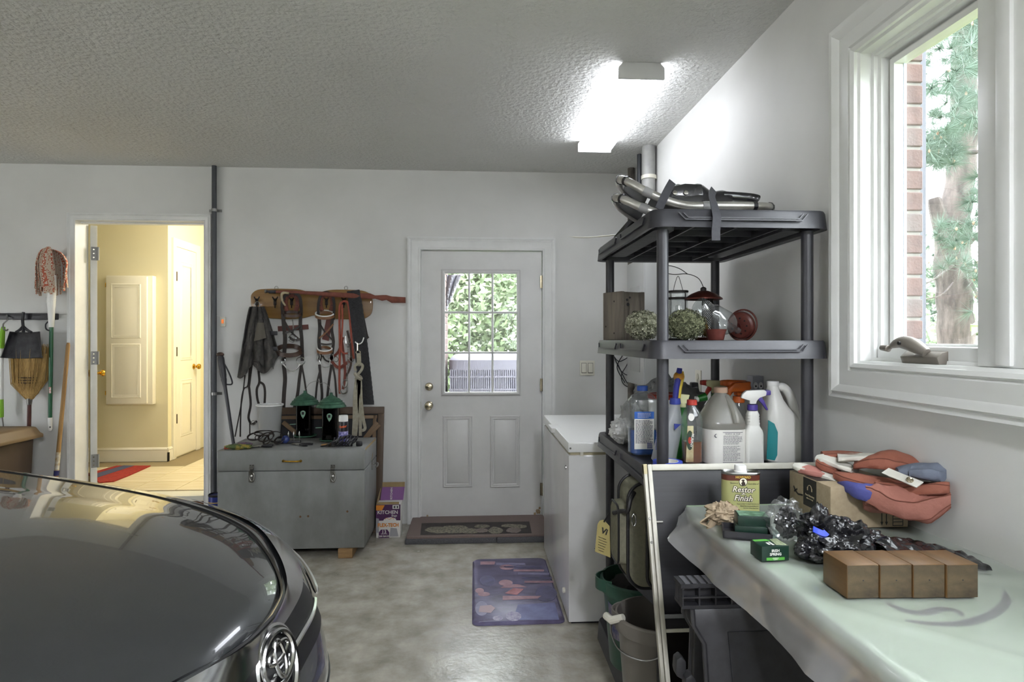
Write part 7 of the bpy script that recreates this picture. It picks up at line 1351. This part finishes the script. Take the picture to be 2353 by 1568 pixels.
FY = CB[2] - .0004
for x in (1.095, 1.108): part('arrow_print', m_tape, cbx, lambda g: [g.bx(x - .0012, x + .0012, FY - .0006, FY, ZB + .014, ZB + .04), g.prism([(x - .004, FY - .0006, ZB + .016), (x + .004, FY - .0006, ZB + .016), (x, FY - .0006, ZB + .006)], (0, .0006, 0))])
part('tray_print', m_tape, cbx, lambda g: [g.bx(1.126, 1.154, FY - .0006, FY, z, z + .002) for z in (ZB + .004, ZB + .014, ZB + .022, ZB + .03)] + [g.bx(x, x + .002, FY - .0006, FY, ZB + .004, ZB + .042) for x in (1.125, 1.153)], kind='stuff')
# flag, folded on the box
m_frd = mat('flag_red', '#9a5f4c', .8, col2='#8c5443', vs=12, bump=1.6, bs=22); m_frd2 = mat('flag_faded_red', '#a06a5c', .8, col2='#946053', vs=8, bump=1.6, bs=22); m_fw = mat('flag_white', '#d6d4ca', .8, bump=1.6, bs=22); m_fpk = mat('flag_pink', '#b57a70', .8, bump=1.6, bs=22); m_fbl = mat('flag_blue', '#4c5090', .75, bump=1.6, bs=22); m_fgb = mat('flag_underside_blue', '#6f7787', .8, bump=1.6, bs=22)
m_hem = mat('flag_hem', '#6e3f31', .85)
fl_ = thing('flag', 'folded red, white and blue cloth flag draped on the cardboard box', 'flag', (1.07, 1.6, CB[5] + .001))
def fold(name, m, pts, hs, ws, seed=0.0, sq=.35, amp=.12):
    """flattened cloth roll along pts; hs heights, ws widths (metres), upright section"""
    P = bez([at(u, v, Y) for u, v, Y in pts], 6); n = len(P); m_ = len(pts) - 1
    def val(L, i): k = i / (n - 1) * (len(L) - 1); j = min(int(k), len(L) - 2); return lerp(L[j], L[j + 1], k - j)
    rings = []
    for i, p in enumerate(P):
        t = (P[min(n - 1, i + 1)] - P[max(0, i - 1)]).normalized(); sd = t.cross(V((0, 0, 1))).normalized(); up = V((0, 0, 1)); h, w_ = val(hs, i) / 2, val(ws, i) / 2
        rings.append([p + sd * (w_ * math.copysign(abs(math.cos(a)) ** .8, math.cos(a))) * (1 + amp * nz((a, i * .35, seed))) + up * (h * math.copysign(abs(math.sin(a)) ** sq, math.sin(a)) * (1 + amp * 1.6 * nz((math.cos(a) * 2 + seed, i * .3, 4))) + .35 * h * math.sin(math.cos(a) * 3 + i * .25 + seed)) for a in [2 * math.pi * k / 28 for k in range(28)]])
    o = part(name, m, fl_, lambda g: g.loft(rings), smooth=50)
    if name == 'red_fold':
        for k in (2, 24, 26): part('hem_edge', m_hem, o, lambda g: g.tube([r[k] for r in rings], .0016, 5))
    return o
fold('white_fold', m_fw, [(1828, 1070, 1.775), (1840, 1074, 1.76), (1856, 1079, 1.745)], [.012, .016, .016], [.03, .05, .06], 1)
fold('pink_fold', m_fpk, [(1852, 1078, 1.75), (1872, 1085, 1.72), (1896, 1092, 1.70)], [.016, .018, .018], [.06, .065, .065], 2); fold('white_fold', m_fw, [(1890, 1090, 1.71), (1920, 1102, 1.675), (1955, 1118, 1.635)], [.018, .020, .018], [.065, .07, .07], 3)
fold('blue_fold', m_fbl, [(1948, 1116, 1.625), (1968, 1124, 1.58), (1990, 1132, 1.55), (2025, 1127, 1.545)], [.02, .034, .04, .02], [.06, .07, .06, .05], 4)
fold('red_fold', m_frd2, [(1985, 1140, 1.55), (2020, 1148, 1.535), (2080, 1158, 1.50), (2140, 1160, 1.465), (2185, 1150, 1.44)], [.05, .062, .058, .062, .03], [.05, .06, .07, .06, .03], 5, amp=.2)
fold('red_fold', m_frd, [(1935, 1092, 1.66), (1975, 1104, 1.61), (2030, 1116, 1.575), (2100, 1128, 1.52), (2165, 1125, 1.46), (2182, 1120, 1.448)], [.018, .026, .026, .03, .034, .02], [.07, .09, .10, .10, .07, .03], 6); fold('red_fold', m_frd, [(2010, 1112, 1.56), (2070, 1122, 1.525), (2120, 1132, 1.49), (2150, 1130, 1.47)], [.012, .02, .02, .01], [.04, .06, .05, .03], 12)
fold('red_fold', m_frd, [(1885, 1062, 1.74), (1900, 1070, 1.72), (1925, 1082, 1.695)], [.018, .022, .016], [.04, .05, .05], 7); fold('white_fold', m_fw, [(1878, 1052, 1.76), (1900, 1056, 1.74), (1935, 1072, 1.70), (1965, 1082, 1.67)], [.012, .020, .016, .012], [.05, .07, .06, .05], 8)
fold('red_fold', m_frd, [(1890, 1044, 1.77), (1930, 1044, 1.755), (1985, 1046, 1.73)], [.01, .012, .01], [.05, .06, .04], 9); fold('white_fold', m_fw, [(1925, 1052, 1.72), (1965, 1052, 1.70), (2005, 1046, 1.69)], [.014, .016, .01], [.06, .07, .05], 10)
fold('red_fold', m_frd, [(1962, 1070, 1.67), (1995, 1062, 1.65), (2040, 1056, 1.625), (2085, 1066, 1.59), (2120, 1078, 1.56)], [.014, .032, .04, .03, .012], [.06, .10, .11, .09, .05], 11)
fold('underside_fold', m_fgb, [(2060, 1082, 1.56), (2100, 1080, 1.54), (2140, 1085, 1.50), (2166, 1094, 1.475)], [.014, .026, .032, .024], [.06, .09, .08, .04], 13)
hb_ = [at(u, v, Y) for u, v, Y in ((2034, 1082, 1.545), (2060, 1093, 1.515), (2090, 1105, 1.48), (2114, 1115, 1.455))]; hd2 = part('header_band', m_fw, fl_, lambda g: g.ribbon(bez(hb_, 4), .026, .0025, nrm=(-.15, -.75, .65))); c = at(2090, 1105, 1.478); M = axis(c + V((-.0005, -.002, .002)), (-.15, -.75, .65)); part('grommet', m_nickel, hd2, lambda g: g.lathe([(.0035, 0), (.0035, .002), (.006, .003), (.0085, .001), (.0085, -.001)], M=M, n=20))

# ------------------------------------------------------------------ garden seen through the window and the door panes
m_bark = mat('pine_bark', '#655c57', .9, col2='#3d3734', vs=9, vstretch=(2, 2, .5), contrast=(.35, .65), bump=1.5, bs=14, bstretch=(3, 3, .6)); m_needle = mat('pine_needles', '#66756a', .7, col2='#4d6152', vs=6); m_bud = mat('pine_buds', '#9a7a64', .8)
pt_ = thing('pine_tree', 'large pine tree with a rugged trunk outside the right window', 'tree', (3.77, 4.6, -.3)); YP = 4.6
def pp3(u, v, Y=YP): return at(u, v, Y)
b0 = pp3(2197, 800); tr_pts = [V((b0.x, b0.y, -.3)), V((b0.x, b0.y, .6)), b0, pp3(2193, 700), pp3(2188, 600), pp3(2194, 500), pp3(2208, 400), pp3(2214, 300), pp3(2216, 180), pp3(2218, 0), pp3(2220, -300)]
TP = bez(tr_pts, 5)
def rad(i): k = i / (len(TP) - 1); return lerp(.155, .075, k ** .7) * (1.1 if .35 < k < .5 else 1)
part('trunk', m_bark, pt_, lambda g: g.tube(TP, [rad(i) * (1 + .05 * math.sin(i * 1.7)) for i in range(len(TP))], 20))
br_ = [([(2190, 590), (2165, 520), (2150, 470), (2146, 455)], .075), ([(2225, 350), (2260, 348), (2310, 342)], .02), ([(2232, 440), (2255, 440), (2262, 436)], .022), ([(2240, 620), (2270, 650), (2300, 715), (2320, 760)], .02), ([(2225, 640), (2260, 700), (2285, 740)], .014), ([(2300, 250), (2306, 300), (2308, 380)], .018), ([(2190, 610), (2150, 640), (2120, 655)], .01), ([(2215, 220), (2170, 215), (2120, 205)], .012), ([(2216, 140), (2260, 60), (2330, 20)], .016), ([(2216, 90), (2180, 40), (2150, -20)], .014), ([(2230, 560), (2280, 500), (2330, 470)], .012), ([(2225, 300), (2270, 250), (2330, 200)], .012), ([(2190, 650), (2160, 680), (2110, 690)], .007), ([(2216, 260), (2180, 290), (2130, 310)], .008)]
for i, (pts, r) in enumerate(br_):
    P = bez([pp3(u, v, YP - .15 - (.1 * k if i else 0)) for k, (u, v) in enumerate(pts)], 4); part('branch', m_bark, pt_, lambda g: g.tube(P, [lerp(r, r * .5, k / (len(P) - 1)) for k in range(len(P))], 8))
rn = random.Random(11); g = G(); gb2 = G()
cl = []
for i in range(300):
    u, v = rn.uniform(2095, 2335), rn.uniform(-60, 300); cl.append((u, v, rn.uniform(3.3, 4.4)))
for i in range(90): cl.append((rn.uniform(2100, 2200), rn.uniform(300, 380), rn.uniform(3.6, 4.3)))
for i in range(26): cl.append((rn.gauss(2190, 40), rn.uniform(510, 620), rn.uniform(3.7, 4.2)))
for i in range(70): cl.append((rn.uniform(2225, 2340), rn.uniform(400, 560), rn.uniform(3.7, 5.0)))
for i in range(60): cl.append((rn.uniform(2225, 2340), rn.uniform(600, 730), rn.uniform(3.9, 5.4)))
for i in range(26): cl.append((rn.uniform(2110, 2160), rn.uniform(560, 740), rn.uniform(4.6, 6)))
for i in range(60): cl.append((rn.uniform(2340, 3200), rn.uniform(-100, 600), rn.uniform(2.8, 4.4)))
for u, v, Y in cl:
    c = at(u, v, Y); dr = V((rn.uniform(-1, 1), rn.uniform(-1, 1), rn.uniform(-.3, .7))).normalized()
    for k in range(60):
        d = (dr * .7 + V((rn.gauss(0, .5), rn.gauss(0, .5), rn.gauss(0, .45)))).normalized(); L_ = rn.uniform(.09, .16); s = d.cross(V((rn.random(), rn.random(), rn.random()))).normalized() * .0013; e = c + d * L_ + V((0, 0, -.05 * L_ / .12 * rn.random()))
        g.v += [tuple(c + s), tuple(c - s), tuple(e)]; n = len(g.v); g.f.append((n - 3, n - 2, n - 1))
    if rn.random() < .25: gb2.ball(c, .008, 6, 4, sc=(1, 1, 1.6))
g.build('needles', m_needle, pt_, kind='stuff', weld=False, fixn=False, smooth=0); gb2.build('buds', m_bud, pt_, kind='stuff')
hpn = thing('hanging_planter', 'pink patterned planter under a pale green cloth hanging by the pine', 'planter', at(2275, 795, 4.1))
part('pot', mat('pink_patterned', '#b06a86', .7, col2='#c99aa5', vs=30), hpn, lambda g: g.prism([at(u, v, 4.1) for u, v in ((2255, 762), (2298, 752), (2302, 780), (2262, 788))], (.12, .12, 0)), bevel=.01); part('cloth', mat('pale_green_cloth', '#b7c79a', .7), hpn, lambda g: g.grid(lambda a, b: at(lerp(2230, 2345, a), lerp(lerp(745, 722, a), lerp(760, 757, a), b) + 5 * math.sin(a * 9), 4.05 + .2 * b), 16, 5, t=.004)); part('leaf', mat('leaf_green', '#8fa878', .7), hpn, lambda g: g.grid(lambda a, b: at(lerp(2232, 2258, a), lerp(748, 772, b) - 8 * math.sin(a * 3), 4.08), 6, 4, t=.003)); part('hook', m_iron, hpn, lambda g: g.tube([at(2290, 735, 4.12), at(2292, 640, 4.3)], .004, 6))
def leafy(name, lbl, c, rad3, n, size, m, trunk_h, seed):
    rn = random.Random(seed); t = thing(name, lbl, 'tree', (c[0], c[1], -.3), group='trees beyond the entry door'); g = G(); c = V(c)
    cores = [(c + V((rn.gauss(0, .45) * rad3[0], rn.gauss(0, .45) * rad3[1], rn.gauss(0, .45) * rad3[2])), rn.uniform(.22, .45)) for _ in range(22)]
    for i in range(n):
        o, k = cores[i % 22]; d = V((rn.gauss(0, 1), rn.gauss(0, 1), rn.gauss(0, 1))).normalized() * rn.uniform(.6, 1.05); p = o + V((d.x * rad3[0], d.y * rad3[1], d.z * rad3[2])) * k; x = V((rn.gauss(0, 1), rn.gauss(0, 1), rn.gauss(0, 1))).normalized(); y = x.orthogonal().normalized(); s = size * rn.uniform(.6, 1.3)
        g.v += [tuple(p - x * s), tuple(p + y * s * .55), tuple(p + x * s), tuple(p - y * s * .55)]; q = len(g.v); g.f.append((q - 4, q - 3, q - 2, q - 1))
    g.build('foliage', m, t, kind='stuff', weld=False, fixn=False, smooth=0); part('trunk', m_bark, t, lambda g: g.tube([V((c.x, c.y, -.3)), V((c.x + .05, c.y, c.z * .5)), c], [.14, .11, .05], 10)); return t
m_lf1 = mat('leaves_light', '#879574', .6, col2='#6f7f5e', vs=2); m_lf2 = mat('leaves_mid', '#74855f', .6, col2='#5f704e', vs=2); m_lf3 = mat('leaves_silver', '#909c86', .6, col2='#7b8873', vs=2)
leafy('leafy_tree', 'light green leafy tree filling the middle of the door glass', (-.1, 9.6, 2.4), (1.6, 1.0, 1.9), 9000, .06, m_lf1, 2, 1); leafy('leafy_tree', 'mid green leafy tree at the right of the door glass', (1.1, 10.5, 2.9), (1.6, 1.1, 2.0), 9000, .06, m_lf2, 2, 2); leafy('leafy_tree', 'silvery green low shrub tree above the air conditioner', (.9, 8.2, 1.25), (.8, .6, .65), 4500, .04, m_lf3, 1, 3); leafy('leafy_tree', 'dark green leafy tree low behind the air conditioner', (-.2, 9.0, .9), (1.5, .8, 1.0), 6000, .06, m_lf2, 1, 4); leafy('leafy_tree', 'pale leafy tree far behind the pine outside the window', (9.0, 11.0, .9), (2.6, 2.0, 1.6), 3500, .12, m_lf1, 1, 5)
# condenser unit
m_ac = mat('condenser_paint', '#83818f', .5); YA = 5.55; a, b = at(1031, 818, YA), at(1031, 900, YA); ac = thing('air_conditioner', 'lavender grey air conditioning condenser outside the entry door', 'air conditioner', (a.x + .45, YA + .4, -.3)); zt2 = a.z; ax0, ax1 = a.x, a.x + .9
part('cabinet_core', mat('condenser_dark', '#6d6a85', .7), ac, lambda g: g.bx(ax0 + .02, ax1 - .02, YA + .02, YA + .88, -.3, zt2 - .12)); part('top_cap', m_ac, ac, lambda g: g.loft([ringr(ax0 + .45, YA + .45, .9 - i, .9 - i, .08, z) for z, i in ((zt2 - .13, 0), (zt2 - .04, 0), (zt2 - .008, .06), (zt2, .16))]))
g = G(); n = 46
for k in range(n): g.bx(ax0 + .01 + .88 * k / n, ax0 + .022 + .88 * k / n, YA, YA + .02, -.2, zt2 - .125)
g.build('fins', m_ac, ac, kind='stuff')
for k in range(9): part('louver_band', m_ac, ac, lambda g: g.bx(ax0, ax1, YA - .006, YA + .01, zt2 - .20 - .115 * k, zt2 - .185 - .115 * k))
bw = thing('wall_outside_corner', kind='structure'); G().bx(-.8, -.277, 4.9, 6.3, -.3, 2.9).build('mortar_bed', m_mortar, bw, smooth=0)
for k in range(30):
    for r in range(6):
        y = 4.905 + .21 * r + (.1 if k % 2 else 0); G().bx(-.31, -.272, y, y + .2, .6 + .0672 * k, .6 + .0672 * k + .0575).build('brick', (m_brick, m_brick2)[(k * 5 + r) % 4 == 0], bw, bevel=0)
part('white_drape', mat('white_tarp', '#9a99a3', .7), None, lambda g: g.grid(lambda a, b: at(lerp(1026, lerp(1060, 1036, b), a), lerp(632, lerp(712, 690, a), b), 5.2 + .05 * math.sin(a * 11 + b * 4)), 16, 12, t=.006), label='pale cloth hanging at the upper left outside the door glass', cat='cloth')
